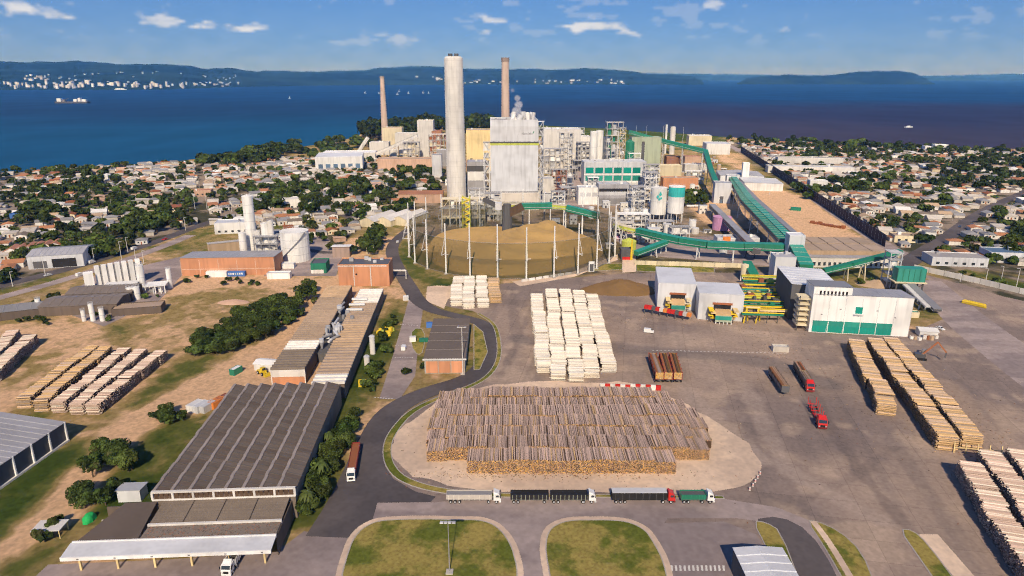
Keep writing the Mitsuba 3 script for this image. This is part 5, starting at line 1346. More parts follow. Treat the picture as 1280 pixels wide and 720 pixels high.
fsd = Thing('hoist', 'yellow angular hoist frame standing before the sorting tables', 'hoist', place(V(930, 398, 404)[:2], udir(-5)))
for x in (0, 6): fsd.part('leg', MB().beam([x, 0, 0], [x + 1.5, 2, 8], .5, .5, 'yellow').beam([x + 3, 4, 0], [x + 1.5, 2, 8], .5, .5, 'yellow'), 'matte')
fsd.part('beam', MB().beam([1, 2, 8], [8, 2, 8], .7, .7, 'paleyellow'), 'matte')
gc = conveyor('conveyor', 'short dark green chute right of the two white chipper sheds', [V(933, 330, 346), V(942, 346, 356)], 5, 4, 'green', 'green', legs=(.5,), legc='cream')
tank('cyclone', 'cream cyclone drum behind the right chipper shed', 'cyclone', 931, 352, 332, 9, 'cream', legs=3, dome=.3, rails=False)

# white boundary wall on the right and the wall along the mill front
wl = Thing('boundary_wall', 'long pale boundary wall between the yard and the right town', 'wall')
pts = [G(1142, 337)[:2], G(1180, 345)[:2], G(1225, 355)[:2], G(1300, 373)[:2], G(1420, 405)[:2]]
for a, b in zip(pts[:-1], pts[1:]):
    n = max(1, int(np.linalg.norm(b - a) / 9))
    for k in range(n):
        p, q = a + (b - a) * k / n, a + (b - a) * (k + .97) / n
        wl.part('panel', MB().beam([*p, 1.7], [*q, 1.7], .3, 3.4, 'chalk'), 'matte')
OCC.append(LineString(pts).buffer(4))
w2 = Thing('mill_wall', 'long cream wall across the front of the mill behind the white sheds', 'wall')
a, b = G(793, 331)[:2], G(936, 335)[:2]
for k in range(10):
    p, q = a + (b - a) * k / 10, a + (b - a) * (k + .98) / 10
    w2.part('panel', MB().beam([*p, 1.5], [*q, 1.5], .4, 3.0, 'cream'), 'matte')

# older plant and low buildings beyond the left of the mill
block('old_mill_tower', 'tall cream block of the old plant left of the broad chimney', 'building', 522, 542, 196, 151, 26, wall='chalk', roofc='cream', units=3, bands=[('r', 4, 20, 18, 30, 'midgrey', 'opening')])
block('old_mill_block', 'long white block beside the old tan chimney', 'building', 494, 522, 194, 167, 24, wall='chalk', roofc='chalk', win=[('f', 6, 2, 36, 16, 20, 'glass', .5)])
block('old_mill_block', 'cream block right behind the old tan chimney', 'building', 478, 503, 188, 160, 22, wall='cream', roofc='tan', units=2)
block('old_mill_block', 'low cream plant building under the old tan chimney', 'building', 462, 486, 194, 178, 20, wall='chalk', roofc='offwhite', units=3)
block('old_mill_block', 'reddish-brown block right of the tall cream old tower', 'building', 540, 552, 196, 164, 20, wall='brickdark', roofc='rust', units=1)
frame_tower('old_mill_works', 'rust and cream frame right of the tall cream old tower', 'frame', 536, 560, 204, 168, 14, 5, 'offwhite', fill=.8, kit=('chalk', 'cream', 'rust'))
frame_tower('old_mill_works', 'cream frame with hoppers between the old chimney and the cream tower', 'frame', 504, 524, 206, 178, 14, 4, 'offwhite', fill=.9, kit=('chalk', 'cream'))
conveyor('conveyor', 'long cream gallery climbing to the tall cream old tower', [V(462, 196, 200), V(522, 170, 200)], 7, 5, 'chalk', 'steel', legs=(.3, .6, .9), legc='tan')
conveyor('conveyor', 'short steep cream gallery left of the old tan chimney', [V(448, 190, 194), V(460, 172, 194)], 6, 5, 'chalk', 'offwhite', legs=(.4, .9), legc='tan')
for k, x in enumerate((491, 501, 510)):
    tank('drum_tank', f'squat cream drum tank of the old plant, {ORD[k]} of three from the left', 'tank', x, 198, 187, 9, 'chalk', dome=.1, rails=False, group='drum tanks')
block('white_shed', 'broad white-roofed shed of the old plant with a pale blue side', 'shed', 394, 452, 214, 197, 60, wall='white', roofc='palegrey', rot=10, win=[('f', 6, 2, 60, 3, 9, 'blueglass', .6)])
block('white_shed', 'white-roofed low shed behind the broad white one', 'shed', 402, 468, 202, 192, 40, wall='chalk', roofc='white', rot=6)
block('tan_block', 'wide tan brick building below the old plant', 'building', 472, 545, 214, 199, 24, wall='peach', roofc='tan', rot=-2)
block('white_tower', 'pale square tower left of the broad chimney among trees', 'tower', 540, 552, 222, 194, 14, wall='lightgrey', roofc='steel')
block('grey_block', 'blue-grey clad block beside the pale square tower', 'building', 546, 562, 208, 188, 16, wall='roofgrey', roofc='palegrey')
block('low_store', 'long low orange-roofed store left of the chimney foot', 'store', 498, 553, 254, 243, 22, wall='peach', roofc='terracotta', rot=2, roof='gable_x', rise=2)
block('low_store', 'low pink-roofed store up the slope from the orange-roofed one', 'store', 452, 475, 240, 232, 20, wall='peach', roofc='peach', rot=6)
for k, (x, lab) in enumerate(((462, 'leftmost of three joined pale gables below the big trees'), (482, 'middle of three joined pale gables below the big trees'), (502, 'rightmost of three joined pale gables below the big trees'))):
    building('gabled_hall', lab, 'hall', G(x - 12, 283 - k)[:2], 14.5, 38, 5, wall='cream', roofc='chalk', rot=-22, roof='gable_y', rise=3, group='joined pale gables')


# ================================================================ LOG PILES
def log_bay(L, W, H, bark, end, r, sides, front=False, seed=0, tops=2):
    """one bundle: logs lie along x, the row runs along y; only the faces that show carry every log"""
    rr = random.Random(seed)
    m = MB()
    m.box(-W / 2 + .35, W / 2 - .35, .5 if front else .02, L - .02, 0, H - r * 2.4, 'bark', .15)
    ny, nz = int(L / (2 * r)), int(H / (1.8 * r))
    for iz in range(nz):
        hump = .5 + .5 * math.sin(seed)
        for iy in range(ny):
            y = (iy + .5 + .5 * (iz % 2) * .9) * L / ny
            if y > L - r * .3: continue
            z = r + iz * 1.8 * r + rr.uniform(-.05, .05)
            q = r * rr.uniform(.6, 1.2)
            j = rr.uniform(-.45, .45)
            t = rr.random()
            full = iz >= nz - tops or (front and iy == 0)
            if iz == nz - 1 and rr.random() < .05: continue
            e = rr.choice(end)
            if full:
                x0, x1 = -W / 2 + j, W / 2 + rr.uniform(-.3, .3)
                yy = y + rr.uniform(-.06, .06)
                m.cyl([x0, yy, z], [x1, yy + rr.uniform(-.12, .12), z + rr.uniform(-.06, .06)], q, q * .86, 6, rr.choice(bark), t, caps=())
                for x, s in ((x0, 0), (x1, 1)):
                    m.cyl([x - .01, yy, z], [x + .01, yy, z], q * .95, q * .95, 6, e, t, caps=(s,))
            else:
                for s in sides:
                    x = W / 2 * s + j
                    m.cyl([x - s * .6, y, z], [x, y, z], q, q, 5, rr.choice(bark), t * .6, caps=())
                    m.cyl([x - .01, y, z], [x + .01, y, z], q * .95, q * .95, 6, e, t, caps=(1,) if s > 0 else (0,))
    return m.shape('timber')


BAYS = {}


def log_row(label, A, B, W, H, style, sides, L=7.5, group=None, name='log_stack', flip=False, vary=.10, r=.2, taper=0):
    """a stack of log bundles from the ground point A (near) to B (far)"""
    A, B = np.asarray(A, float)[:2], np.asarray(B, float)[:2]
    n = max(1, round(np.linalg.norm(B - A) / L))
    d = (B - A) / np.linalg.norm(B - A)
    step = np.linalg.norm(B - A) / n
    x = np.array([d[1], -d[0]])
    bark, end = {'white': (['logwhite', 'logwhite', 'chalk'], ['logwhite', 'logtan', 'bark']), 'tan': (['logtan', 'logtan', 'logpink', 'logtan', 'fibrolight'], ['logend', 'bark', 'bark', 'bark', 'black', 'black']),  # tan and pale: end colours darkened to paint shade onto the row flanks
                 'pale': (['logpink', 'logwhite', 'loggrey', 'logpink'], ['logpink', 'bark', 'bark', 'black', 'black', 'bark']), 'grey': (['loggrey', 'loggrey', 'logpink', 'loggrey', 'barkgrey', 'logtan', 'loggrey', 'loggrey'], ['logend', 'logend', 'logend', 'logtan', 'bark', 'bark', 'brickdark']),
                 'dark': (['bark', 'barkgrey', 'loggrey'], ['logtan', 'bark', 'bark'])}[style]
    th = Thing(name, label, 'log pile', None, group)
    for k in range(n):
        var = k % 3
        front = k == 0
        key = (style, round(W, 1), round(H, 1), tuple(sides), front, var, L)
        if key not in BAYS:
            BAYS[key] = log_bay(L, W, H, bark, end, r, sides, front, 7 * len(BAYS) + var)
        p = A + d * step * k + x * R.uniform(-.5, .5)
        M = T().translate([float(p[0]), float(p[1]), .06]).rotate([0, 0, 1], math.degrees(math.atan2(x[1], x[0]))).scale([1, step / L, (1 + R.uniform(-vary, vary * .6)) * (1 - taper * (k in (0, n - 1)))])
        kk = numbered(th.key + '__bundle')
        put(kk, BAYS[key], M); say(kk, kind='stuff')
    OCC.append(LineString([A, B]).buffer(W / 2 + 2))
    return th


# pale debarked stack in the middle of the yard: five columns
for k, (xa, ya, xb, yb) in enumerate(((680, 467, 671, 375), (699, 476, 689, 370), (720, 478, 706, 370), (741, 473, 722, 371), (760, 466, 739, 376))):
    log_row(f'{ORD[k]} column from the left of white peeled logs in mid-yard', G(xa, ya), G(xb, yb), 6.2, 4.0 + .35 * (k in (1, 2)), 'white', (-1,) if k < 1 else (1,) if k == 4 else (), group='peeled log columns')
for k, (xa, ya, xb, yb) in enumerate(((570, 383, 573, 352), (586, 386, 587, 352), (603, 385, 602, 352), (619, 379, 617, 354))):
    log_row(f'{ORD[k]} from the left of four short pale log stacks below the netting', G(xa, ya), G(xb, yb), 6.2, 4.2, 'white' if k < 3 else 'tan', (-1, 1) if k == 3 else (), group='short stacks by the netting')
# three tan rows on the right
for k, (xa, ya, xb, yb) in enumerate(((1108, 520, 1067, 437), (1184, 564, 1090, 435), (1215, 562, 1112, 434))):
    A_, B_ = G(xa, ya), G(xb, yb)
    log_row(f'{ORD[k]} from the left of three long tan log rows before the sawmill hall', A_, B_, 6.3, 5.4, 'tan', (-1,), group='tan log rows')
for k, (xa, ya, xb, yb) in enumerate(((1298, 742, 1206, 596), (1342, 742, 1233, 580), (1390, 742, 1268, 580))):
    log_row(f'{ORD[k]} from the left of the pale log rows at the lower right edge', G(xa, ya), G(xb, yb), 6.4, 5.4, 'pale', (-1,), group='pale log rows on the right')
# five rows on the left
for k, (xa, ya, xb, yb, st_) in enumerate(((30, 511, 118, 444, 'tan'), (52, 515, 136, 444, 'tan'), (75, 517, 157, 446, 'pale'), (98, 519, 178, 447, 'pale'), (118, 519, 203, 449, 'pale'))):
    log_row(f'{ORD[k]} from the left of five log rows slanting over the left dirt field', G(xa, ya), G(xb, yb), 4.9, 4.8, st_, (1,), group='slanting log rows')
for k, (xa, ya, xb, yb) in enumerate(((-30, 480, 20, 424), (-8, 478, 40, 430))):
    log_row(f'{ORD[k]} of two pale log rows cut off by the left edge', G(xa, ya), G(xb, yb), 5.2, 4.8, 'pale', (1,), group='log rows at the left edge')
# the great pile in front: rows run across, logs point at the viewer
GP = 'rows of the great log pile'
for k, (xa, xb) in enumerate(((584, 844), (534, 886), (533, 888), (535, 884), (539, 874), (543, 858), (548, 838))):
    s = 193.0 + k * 7.5
    py = 360 + FPX * math.tan(math.atan2(CAM_H, s - 3) - PITCH)
    log_row(f'{ORD[k]} greyish log row from the near side of the great front pile', (G(xa, py)[0], s), (G(xb, py)[0], s), 7.9, 5.0 + .25 * math.sin(k * 2.1), 'grey', (1,) if k < 2 else (), group=GP, vary=.07, r=.14, taper=.28 if k else .1, L=6.5)


# ================================================================ VEHICLES
def wheel(th, x, y, r=.5, w=.32):
    k = th.part('wheel', MB().cyl([x, y - w / 2, r], [x, y + w / 2, r], r, r, 12, 'tyre'), 'matte')
    s = 1 if y > 0 else -1
    th.part('rim', MB().cyl([x, y + s * (w / 2 - .02), r], [x, y + s * (w / 2 + .03), r], r * .55, r * .55, 8, 'lightgrey'), 'matte', k)


def tractor(th, x, c, small=False):
    """a cab with its front at x, pointing along +x"""
    L = 2.1
    th.part('cab', MB().extr([(x - L, .95), (x - .05, .95), (x, 1.5), (x - .1, 2.1), (x - .42, 3.0), (x - .75, 3.15), (x - L, 3.2)], -1.25, 1.25, c, .5).extr([(x - L, 3.2), (x - .8, 3.16), (x - L + .2, 3.8), (x - L, 3.8)], -1.05, 1.05, c, .5), 'gloss')
    th.part('windscreen', MB().extr([(x - .07, 2.1), (x - .39, 2.98), (x - .36, 2.98), (x - .04, 2.1)], -1.1, 1.1, 'glass'), 'glazing')
    for s in (-1, 1):
        th.part('side_window', MB().box(x - 1.5, x - .55, s * 1.26 - .02, s * 1.26 + .02, 2.1, 2.8, 'glass'), 'glazing')
        th.part('mirror', MB().box(x - .3, x - .1, s * 1.5 - .12, s * 1.5 + .12, 2.1, 2.8, 'black'), 'matte')
        th.part('headlight', MB().box(x - .02, x + .03, s * .9 - .2, s * .9 + .2, 1.0, 1.25, 'lightgrey'), 'glazing')
    th.part('grille', MB().box(x - .02, x + .04, -.65, .65, .85, 1.55, 'black'), 'matte'); th.part('bumper', MB().box(x - .5, x + .08, -1.25, 1.25, .4, .85, c if c != 'red' else 'darkred'), 'gloss')
    for s in (-1, 1): wheel(th, x - 1.3, s * 1.08)


def lorry(label, rear, front, cab='white', kind='box', body='black', group=None, trailers=1, cargo='bark', L=None, name='lorry', cabless=False, canvas=None, s=1.0):
    rear, front = np.asarray(rear, float)[:2], np.asarray(front, float)[:2]
    d = front - rear
    L = (L or float(np.linalg.norm(d))) / s; d = d / np.linalg.norm(d)
    th = Thing(name, label, 'trailer' if cabless else 'lorry', place(rear, d, .1, s), group)
    end = L if cabless else L - 2.1
    if not cabless:
        tractor(th, L, cab)
        th.part('chassis', MB().box(end - 3.0, L - .4, -.45, .45, .7, 1.0, 'darkgrey'), 'matte')
        for s in (-1, 1): wheel(th, end - 1.5, s * 1.05); 
        end -= .5
    seg = end / trailers
    for k in range(trailers):
        x0, x1 = k * seg + (.0 if k == 0 else .5), (k + 1) * seg
        th.part('trailer_frame', MB().box(x0, x1, -.5, .5, .9, 1.2, 'darkgrey'), 'matte')
        for x in ((x0 + 1.0, x0 + 2.25) if trailers > 1 or L < 14 else (x0 + 1.2, x0 + 2.5, x0 + 3.8)):
            for s in (-1, 1): wheel(th, x, s * 1.05)
        if trailers > 1:
            for s in (-1, 1): wheel(th, x1 - 1.3, s * 1.05)
        if kind == 'box':
            th.part('trailer_body', MB().box(x0, x1, -1.28, 1.28, 1.2, 3.6, body), 'matte'); th.part('trailer_roof', MB().box(x0 - .02, x1 + .02, -1.3, 1.3, 3.6, 3.72, canvas or 'roofgrey'), 'matte')
            for q in range(8): th.part('strap', MB().box(x0 + (x1 - x0) * (q + .5) / 8 - .05, x0 + (x1 - x0) * (q + .5) / 8 + .05, -1.31, -1.27, 1.2, 3.6, 'darkgrey'), 'matte')
        elif kind == 'open':
            th.part('bed', MB().box(x0, x1, -1.25, 1.25, 1.2, 1.45, 'darkgrey'), 'matte')
            for s in (-1, 1): th.part('bed_side', MB().box(x0, x1, s * 1.25 - .06, s * 1.25 + .06, 1.4, 3.0, body), 'gloss')
            th.part('bed_end', MB().box(x0, x0 + .1, -1.2, 1.2, 1.4, 3.0, body), 'gloss'); th.part('bed_end', MB().box(x1 - .1, x1, -1.2, 1.2, 1.4, 3.15, body), 'gloss')
            for q in range(9):
                xx = x0 + (x1 - x0) * (q + .5) / 9
                th.part('rib', MB().box(xx - .06, xx + .06, -1.38, -1.31, 1.1, 3.0, canvas or body).box(xx - .06, xx + .06, 1.31, 1.38, 1.1, 3.0, canvas or body), 'gloss')
            if cargo: th.part('load', MB().box(x0 + .15, x1 - .15, -1.15, 1.15, 1.45, 2.7, cargo), 'matte')
        elif kind in ('logs', 'empty'):
            for q in range(6):
                xx = x0 + .3 + (x1 - x0 - .6) * q / 5
                th.part('stake', MB().box(xx - .08, xx + .08, -1.25, -1.1, 1.2, 3.6, body).box(xx - .08, xx + .08, 1.1, 1.25, 1.2, 3.6, body).box(xx - .08, xx + .08, -1.2, 1.2, 1.15, 1.35, body), 'gloss')
            th.part('headboard', MB().box(x1 - .12, x1, -1.2, 1.2, 1.2, 3.3, body), 'gloss')
            if kind == 'logs':
                rr = random.Random(int(L * 10 + k))
                m = MB()
                for iz in range(7):
                    for iy in range(7):
                        y, z = -.95 + iy * .31 + .1 * (iz % 2), 1.5 + iz * .29
                        if iz < 5 and 0 < iy < 6 and iz > 0 and False: continue
                        m.cyl([x0 + rr.uniform(0, .3), y, z], [x1 - .2 - rr.uniform(0, .3), y, z], .17, .15, 6, rr.choice(['bark', 'barkgrey', 'rust', cargo]), rr.random(), caps=())
                        for x, e in ((x0 + .1, 0), (x1 - .2, 1)): m.cyl([x - .01, y, z], [x + .01, y, z], .16, .16, 6, rr.choice(['logend', 'logtan']), rr.random(), caps=(e,))
                th.part('load', m, 'timber', kind='stuff')
    return th


def up(p, dy): return np.array([p[0], p[1] + dy])


row = lambda x: up(G(x, 630), 1.3)
lorry('white-cabbed lorry with a grey-topped pale trailer, leftmost in the queue below the great pile', row(558), row(626), 'white', 'open', 'offwhite', cargo='midgrey')
lorry('double-trailer lorry with dark open beds, pale ribs and a white cab, second in the queue', row(638), row(745), 'white', 'open', 'black', trailers=2, cargo='black', canvas='palegreen')
lorry('red-cabbed lorry with a long black trailer, third in the queue', row(765), row(844), 'red', 'box', 'black', canvas='lightgrey')
lorry('green-bodied tipper with a white cab, rightmost in the queue', row(851), row(893), 'white', 'open', 'green', cargo='darkgrey')
lorry('white-cabbed lorry with a dark red trailer on the asphalt beside the palms', G(446, 563), G(439, 603), 'white', 'open', 'darkred', cargo='rust')
lorry('white lorry parked under the right end of the long canopy', up(can_at + U3 * 41, 9), up(can_at + U3 * 40.6, -2.2), 'white', 'open', 'white', L=11, cargo=None)
lorry('red lorry with empty log stakes standing in the open yard', G(1014, 509), G(1034, 551), 'red', 'empty', 'red', L=18, s=1.22)
lorry('lorry loaded with dark logs before the empty red one', G(995, 463), G(1022, 506), 'red', 'logs', 'darkgrey', L=22, trailers=2, s=1.22, cargo='chipdark')
lorry('short log trailer standing alone left of the two lorries in the yard', G(964, 470), G(981, 495), 'red', 'logs', 'darkgrey', name='log_trailer', cabless=True, s=1.25, cargo='chipdark')
for k, (xa, xb) in enumerate(((815, 824), (828, 835), (840, 847))):
    lorry(f'log-laden trailer beside the peeled columns, {ORD[k]} of the three from the left', G(xb, 480), G(xa, 454), 'red', 'logs', 'darkred', name='log_trailer', cabless=True, cargo='chipdark', s=1.45, group='three log trailers')
bar = Thing('barrier', 'red and white striped barrier wall behind the great log pile', 'barrier')
a, b = G(750, 484), G(826, 488)
for k in range(12):
    p, q = a + (b - a) * k / 12, a + (b - a) * (k + .97) / 12
    bar.part('block', MB().beam([*p[:2], 1.1], [*q[:2], 1.1], .7, 2.1 if k > 5 else 1.2, 'red' if k % 2 else 'chalk'), 'matte')


def car(label, p, d, c='white', van=False, group=None, name='car'):
    th = Thing(name, label, 'van' if van else 'car', place(p, d, .1), group)
    if van:
        th.part('body', MB().extr([(-2.4, .35), (2.4, .35), (2.45, 1.0), (1.6, 1.3), (1.0, 2.1), (-2.4, 2.15)], -.95, .95, c, .5), 'gloss')
        th.part('windscreen', MB().extr([(1.63, 1.32), (1.06, 2.05), (1.1, 2.05), (1.67, 1.32)], -.85, .85, 'glass'), 'glazing')
    else:
        th.part('body', MB().extr([(-2.1, .35), (2.1, .35), (2.15, .75), (1.1, .95), (-1.9, 1.0), (-2.15, .8)], -.88, .88, c, .5).extr([(-1.7, .95), (.95, .93), (.35, 1.42), (-1.2, 1.45)], -.75, .75, c, .5), 'gloss')
        th.part('windscreen', MB().extr([(.93, .98), (.4, 1.40), (.44, 1.40), (.97, .98)], -.68, .68, 'glass'), 'glazing'); th.part('rear_window', MB().extr([(-1.72, 1.0), (-1.26, 1.42), (-1.3, 1.42), (-1.76, 1.0)], -.68, .68, 'glass'), 'glazing')
        for s in (-1, 1): th.part('side_window', MB().box(-1.2, .35, s * .76 - .02, s * .76 + .02, 1.02, 1.36, 'glass'), 'glazing')
    for x in (-1.35, 1.35):
        for s in (-1, 1): wheel(th, x, s * .8, .33, .22)
    return th


hd_ = lambda x0, y0, x1, y1: (G(x1, y1) - G(x0, y0))[:2]
car('white pickup-sized van parked on the service road by the brick-fronted shed', G(505, 437), (0, 1), 'white', True, name='van')
for k, (x, y, x1, y1, c, van, lab) in enumerate(((115, 329, 150, 318, 'white', True, 'white van on the upper carriageway near the depot'), (168, 312, 200, 301, 'white', True, 'white van on the upper carriageway below the dry verge'), (206, 300, 190, 305, 'red', False, 'red car at the bend of the highway'), (60, 345, 20, 354, 'lightgrey', False, 'silver car passing the depot'), (100, 345, 130, 335, 'white', True, 'white van on the lower carriageway'), (1165, 316, 1150, 325, 'white', False, 'white car on the dark town road by the white wall'), (1200, 284, 1215, 272, 'navy', False, 'dark car climbing the town road'), (1146, 376, 1160, 380, 'white', False, 'white car beside the dark ramp'), (1175, 412, 1185, 416, 'white', False, 'white car parked on the concrete right of the sawmill hall'), (497, 303, 492, 315, 'white', False, 'white car on the mill road beside the netting'), (811, 416, 830, 418, 'white', True, 'white van in the yard before the chipper sheds'))):
    car(lab, G(x, y), hd_(x, y, x1, y1), c, van, name='van' if van else 'car')
PK = 'cars parked by the white gables'
for k in range(14):
    x, y = 318 + (k % 7) * 9 - 3 * (k // 7), 246 + (k // 7) * 10 + (k % 7) * .6
    t = car('car', G(x, y), (1, .4), R.choice(['white', 'lightgrey', 'navy', 'red', 'white']), name='parked_car', group=PK)
    series(t.key, x, 'parked car', 'cars', f'in the {"far" if k < 7 else "near"} row behind the silo tower', 'car', PK)

hv = Thing('material_handler', 'dark log handler with a long hooked boom beside the tan log rows', 'handler', place(G(1150, 449)[:2], (.95, -.3)))
hv.part('track', MB().box(-2.2, 2.2, -1.8, -1.1, 0, 1, 'black'), 'matte'); hv.part('track', MB().box(-2.2, 2.2, 1.1, 1.8, 0, 1, 'black'), 'matte')
hv.part('body', MB().box(-2.6, 1.6, -1.4, 1.4, 1.1, 2.8, 'darkgrey'), 'gloss'); k = hv.part('cab', MB().box(.4, 2.0, .2, 1.4, 2.8, 4.6, 'midgrey'), 'gloss')
hv.part('window', MB().box(1.99, 2.05, .3, 1.3, 3.2, 4.4, 'glass'), 'glazing', k)
hv.part('boom', MB().beam([.5, -.4, 2.6], [5.5, -.4, 9], .55, .7, 'rust'), 'gloss'); hv.part('arm', MB().beam([5.5, -.4, 9], [9.5, -.4, 4.5], .45, .55, 'rust'), 'gloss')
hv.part('grapple', MB().beam([9.5, -.4, 4.5], [9.2, -1.1, 2.2], .4, .4, 'darkgrey').beam([9.5, -.4, 4.5], [9.6, .5, 2.2], .4, .4, 'darkgrey'), 'matte')
ld = Thing('wheel_loader', 'yellow wheel loader by the left end of the twin sheds', 'loader', place(G(329, 468)[:2], (.6, -.5)))
ld.part('body', MB().extr([(-3, .7), (1.2, .7), (1.2, 1.8), (-.6, 2.0), (-3, 1.7)], -1.1, 1.1, 'yellow'), 'gloss'); ld.part('cab', MB().box(-.7, .9, -.8, .8, 1.9, 3.3, 'yellow'), 'gloss'); ld.part('window', MB().box(.88, .95, -.7, .7, 2.1, 3.1, 'glass'), 'glazing')
ld.part('bucket', MB().extr([(2.6, .1), (3.8, .1), (3.4, 1.2), (2.6, 1.3)], -1.4, 1.4, 'yellow'), 'gloss'); ld.part('arm', MB().beam([.9, -.6, 1.5], [2.7, -.6, .8], .3, .4, 'yellow').beam([.9, .6, 1.5], [2.7, .6, .8], .3, .4, 'yellow'), 'gloss')
for x in (-2, 1):
    for s in (-1, 1): wheel(ld, x, s * 1.15, .75, .5)
yp = Thing('pipe_bundle', 'bundle of bright yellow pipes lying at the right edge of the yard', 'pipes', place(G(1204, 378)[:2], (.75, -1)))
for k in range(9): yp.part('pipe', MB().cyl([0, (k % 5) * .9 - 2, .5 + .8 * (k // 5)], [11 + R.uniform(-1, 1), (k % 5) * .9 - 2, .5 + .8 * (k // 5)], .42, .42, 8, 'yellow'), 'gloss')
ye = Thing('yellow_equipment', 'yellow clustered machinery in the planted strip beside the twin sheds', 'machinery', place(G(478, 420)[:2], (.3, 1)))
for k in range(16):
    x, y = R.uniform(-1, 8), R.uniform(-3, 3)
    ye.part(R.choice(['drum', 'drum', 'cabinet']), MB().cyl([x, y, 0], [x, y, R.uniform(1.2, 3)], .9, .8, 8, R.choice(['yellow', 'yellowgreen', 'yellow'])) if k % 2 else MB().box(x, x + 1.8, y, y + 1.4, 0, R.uniform(1, 2.6), R.choice(['yellow', 'yellowgreen'])), 'matte')
for x, y, c, lab in ((448, 484, 'yellow', 'yellow box cabin in the shrubs of the planted strip'), (504, 376, 'white', 'white meter box in the planted strip'), (533, 410, 'blue', 'blue panel beside the brick-fronted shed'), (524, 428, 'green', 'green skip on the small lawn by the brick-fronted shed'), (512, 428, 'white', 'white box at the kerb of the service road')):
    building('cabin', lab, 'cabin', G(x, y)[:2], 3.0 if c != 'green' else 4.2, 2.2, 2.4 if c != 'green' else 1.4, wall=c, roofc=c, rot=5, parapet=.1)
mast('lamp_mast', 'tall lamp mast standing on the large rounded lawn', 'lamp mast', 562, 716, 652, .14, 'steel', lamps=4)
SL = 'street lamps along the highway'
for k, (x, b, t) in enumerate(((57, 345, 318), (118, 327, 311), (154, 335, 302), (160, 316, 297), (171, 332, 308), (180, 330, 313), (244, 262, 246), (259, 262, 245), (16, 358, 340), (232, 288, 272), (290, 265, 250))):
    h = mast('street_lamp', '', 'lamp', x, b, t, .22, 'chalk', SL)
    h.part('head', MB().beam([0, 0, V(x, t, b)[2]], [2.2, -.6, V(x, t, b)[2] + .3], .3, .2, 'lightgrey'), 'matte')
    series(h.key, x, 'pale street lamp', 'pale street lamps', 'along the highway on the left', 'street lamp', SL)
for k, (x, b, t) in enumerate(((1200, 352, 342), (1232, 352, 336), (1251, 352, 333), (1270, 360, 336))):
    h = mast('street_lamp', '', 'lamp', x, b, t, .2, 'chalk', 'street lamps behind the white wall')
    h.part('head', MB().beam([0, 0, V(x, t, b)[2]], [-2, 0, V(x, t, b)[2] + .3], .3, .2, 'lightgrey'), 'matte')
    series(h.key, x, 'pale street lamp', 'pale street lamps', 'behind the white wall on the right', 'street lamp', 'street lamps behind the white wall')
bl = []
for k, (x, y) in enumerate(((937, 613), (941, 608), (944, 603), (947, 598), (950, 593))):
    t = Thing('bollard', '', 'bollard', place(G(x, y)[:2]), 'bollards'); t.part('post', MB().cyl([0, 0, 0], [0, 0, 1.1], .28, .24, 8, 'chalk').cyl([0, 0, .5], [0, 0, .75], .29, .29, 8, 'red'), 'matte')
    series(t.key, x, 'white bollard', 'white bollards', 'curving along the right end of the apron', 'bollard', 'bollards')
wbb = G(917, 684, 7.0)
rb = building('white_roof_building', 'white-roofed building with a dark left wall cut off by the bottom edge', 'building', (wbb[0], wbb[1] - 26), 12.2, 26, 6.6, wall='darkgrey', roofc='palegrey', rot=0, roof='gable_y', rise=.5, ribs=9, over=.2)
frm = Thing('log_rack', 'yellow steel end frames holding the near end of the tan log rows', 'frame', place(G(1192, 566)[:2], udir(-10)))
for k in range(5): frm.part('frame_leg', MB().beam([k * 3.6, 0, 0], [k * 3.6, .6, 3.6], .3, .3, 'paleyellow'), 'matte')
frm.part('rail', MB().beam([0, .3, 1.9], [14.4, .3, 1.9], .25, .25, 'paleyellow'), 'matte')

# bark and chip litter round the piles
lit = MB()
rr = random.Random(3)
for cx, cy, sx, sy, n in ((5, 188, 46, 3, 420), (8, 215, 60, 30, 500), (150, 250, 40, 60, 500), (118, 285, 10, 45, 260), (30, 315, 40, 60, 300), (160, 190, 18, 40, 300), (90, 335, 45, 10, 300)):
    for _ in range(n):
        x, y, s = rr.gauss(cx, sx * .6), rr.gauss(cy, sy * .6), rr.uniform(.08, .3)
        if YARD.contains(Point(x, y)):
            a = rr.uniform(0, 3.14)
            lit.beam([x - s * math.cos(a), y - s * math.sin(a), .12], [x + s * math.cos(a), y + s * math.sin(a), .12], s * .7, .06, rr.choice(['bark', 'logtan', 'chipdark', 'rust', 'bark']))
put('bark_litter', lit.shape('timber')); say('bark_litter', 'loose bark and splinters scattered over the timber yard', 'litter', kind='stuff'); USED.add('bark_litter')
UP = 'utility poles in the towns'
for k, (x, b) in enumerate(((40, 300), (92, 285), (140, 262), (192, 252), (250, 236), (300, 226), (345, 216), (395, 232), (70, 250), (20, 232), (210, 222), (420, 212))):
    t = Thing('utility_pole', '', 'pole', place(G(x, b)[:2], udir(24)), UP)
    t.part('pole', MB().cyl([0, 0, 0], [0, 0, 10.5], .2, .14, 6, 'concrete'), 'matte'); t.part('crossarm', MB().beam([-1.3, 0, 9.9], [1.3, 0, 9.9], .18, .2, 'trunk').beam([-1.1, 0, 8.9], [1.1, 0, 8.9], .15, .15, 'trunk'), 'matte')
    series(t.key, x, 'concrete utility pole', '', 'among the houses of the left town', 'pole', UP)
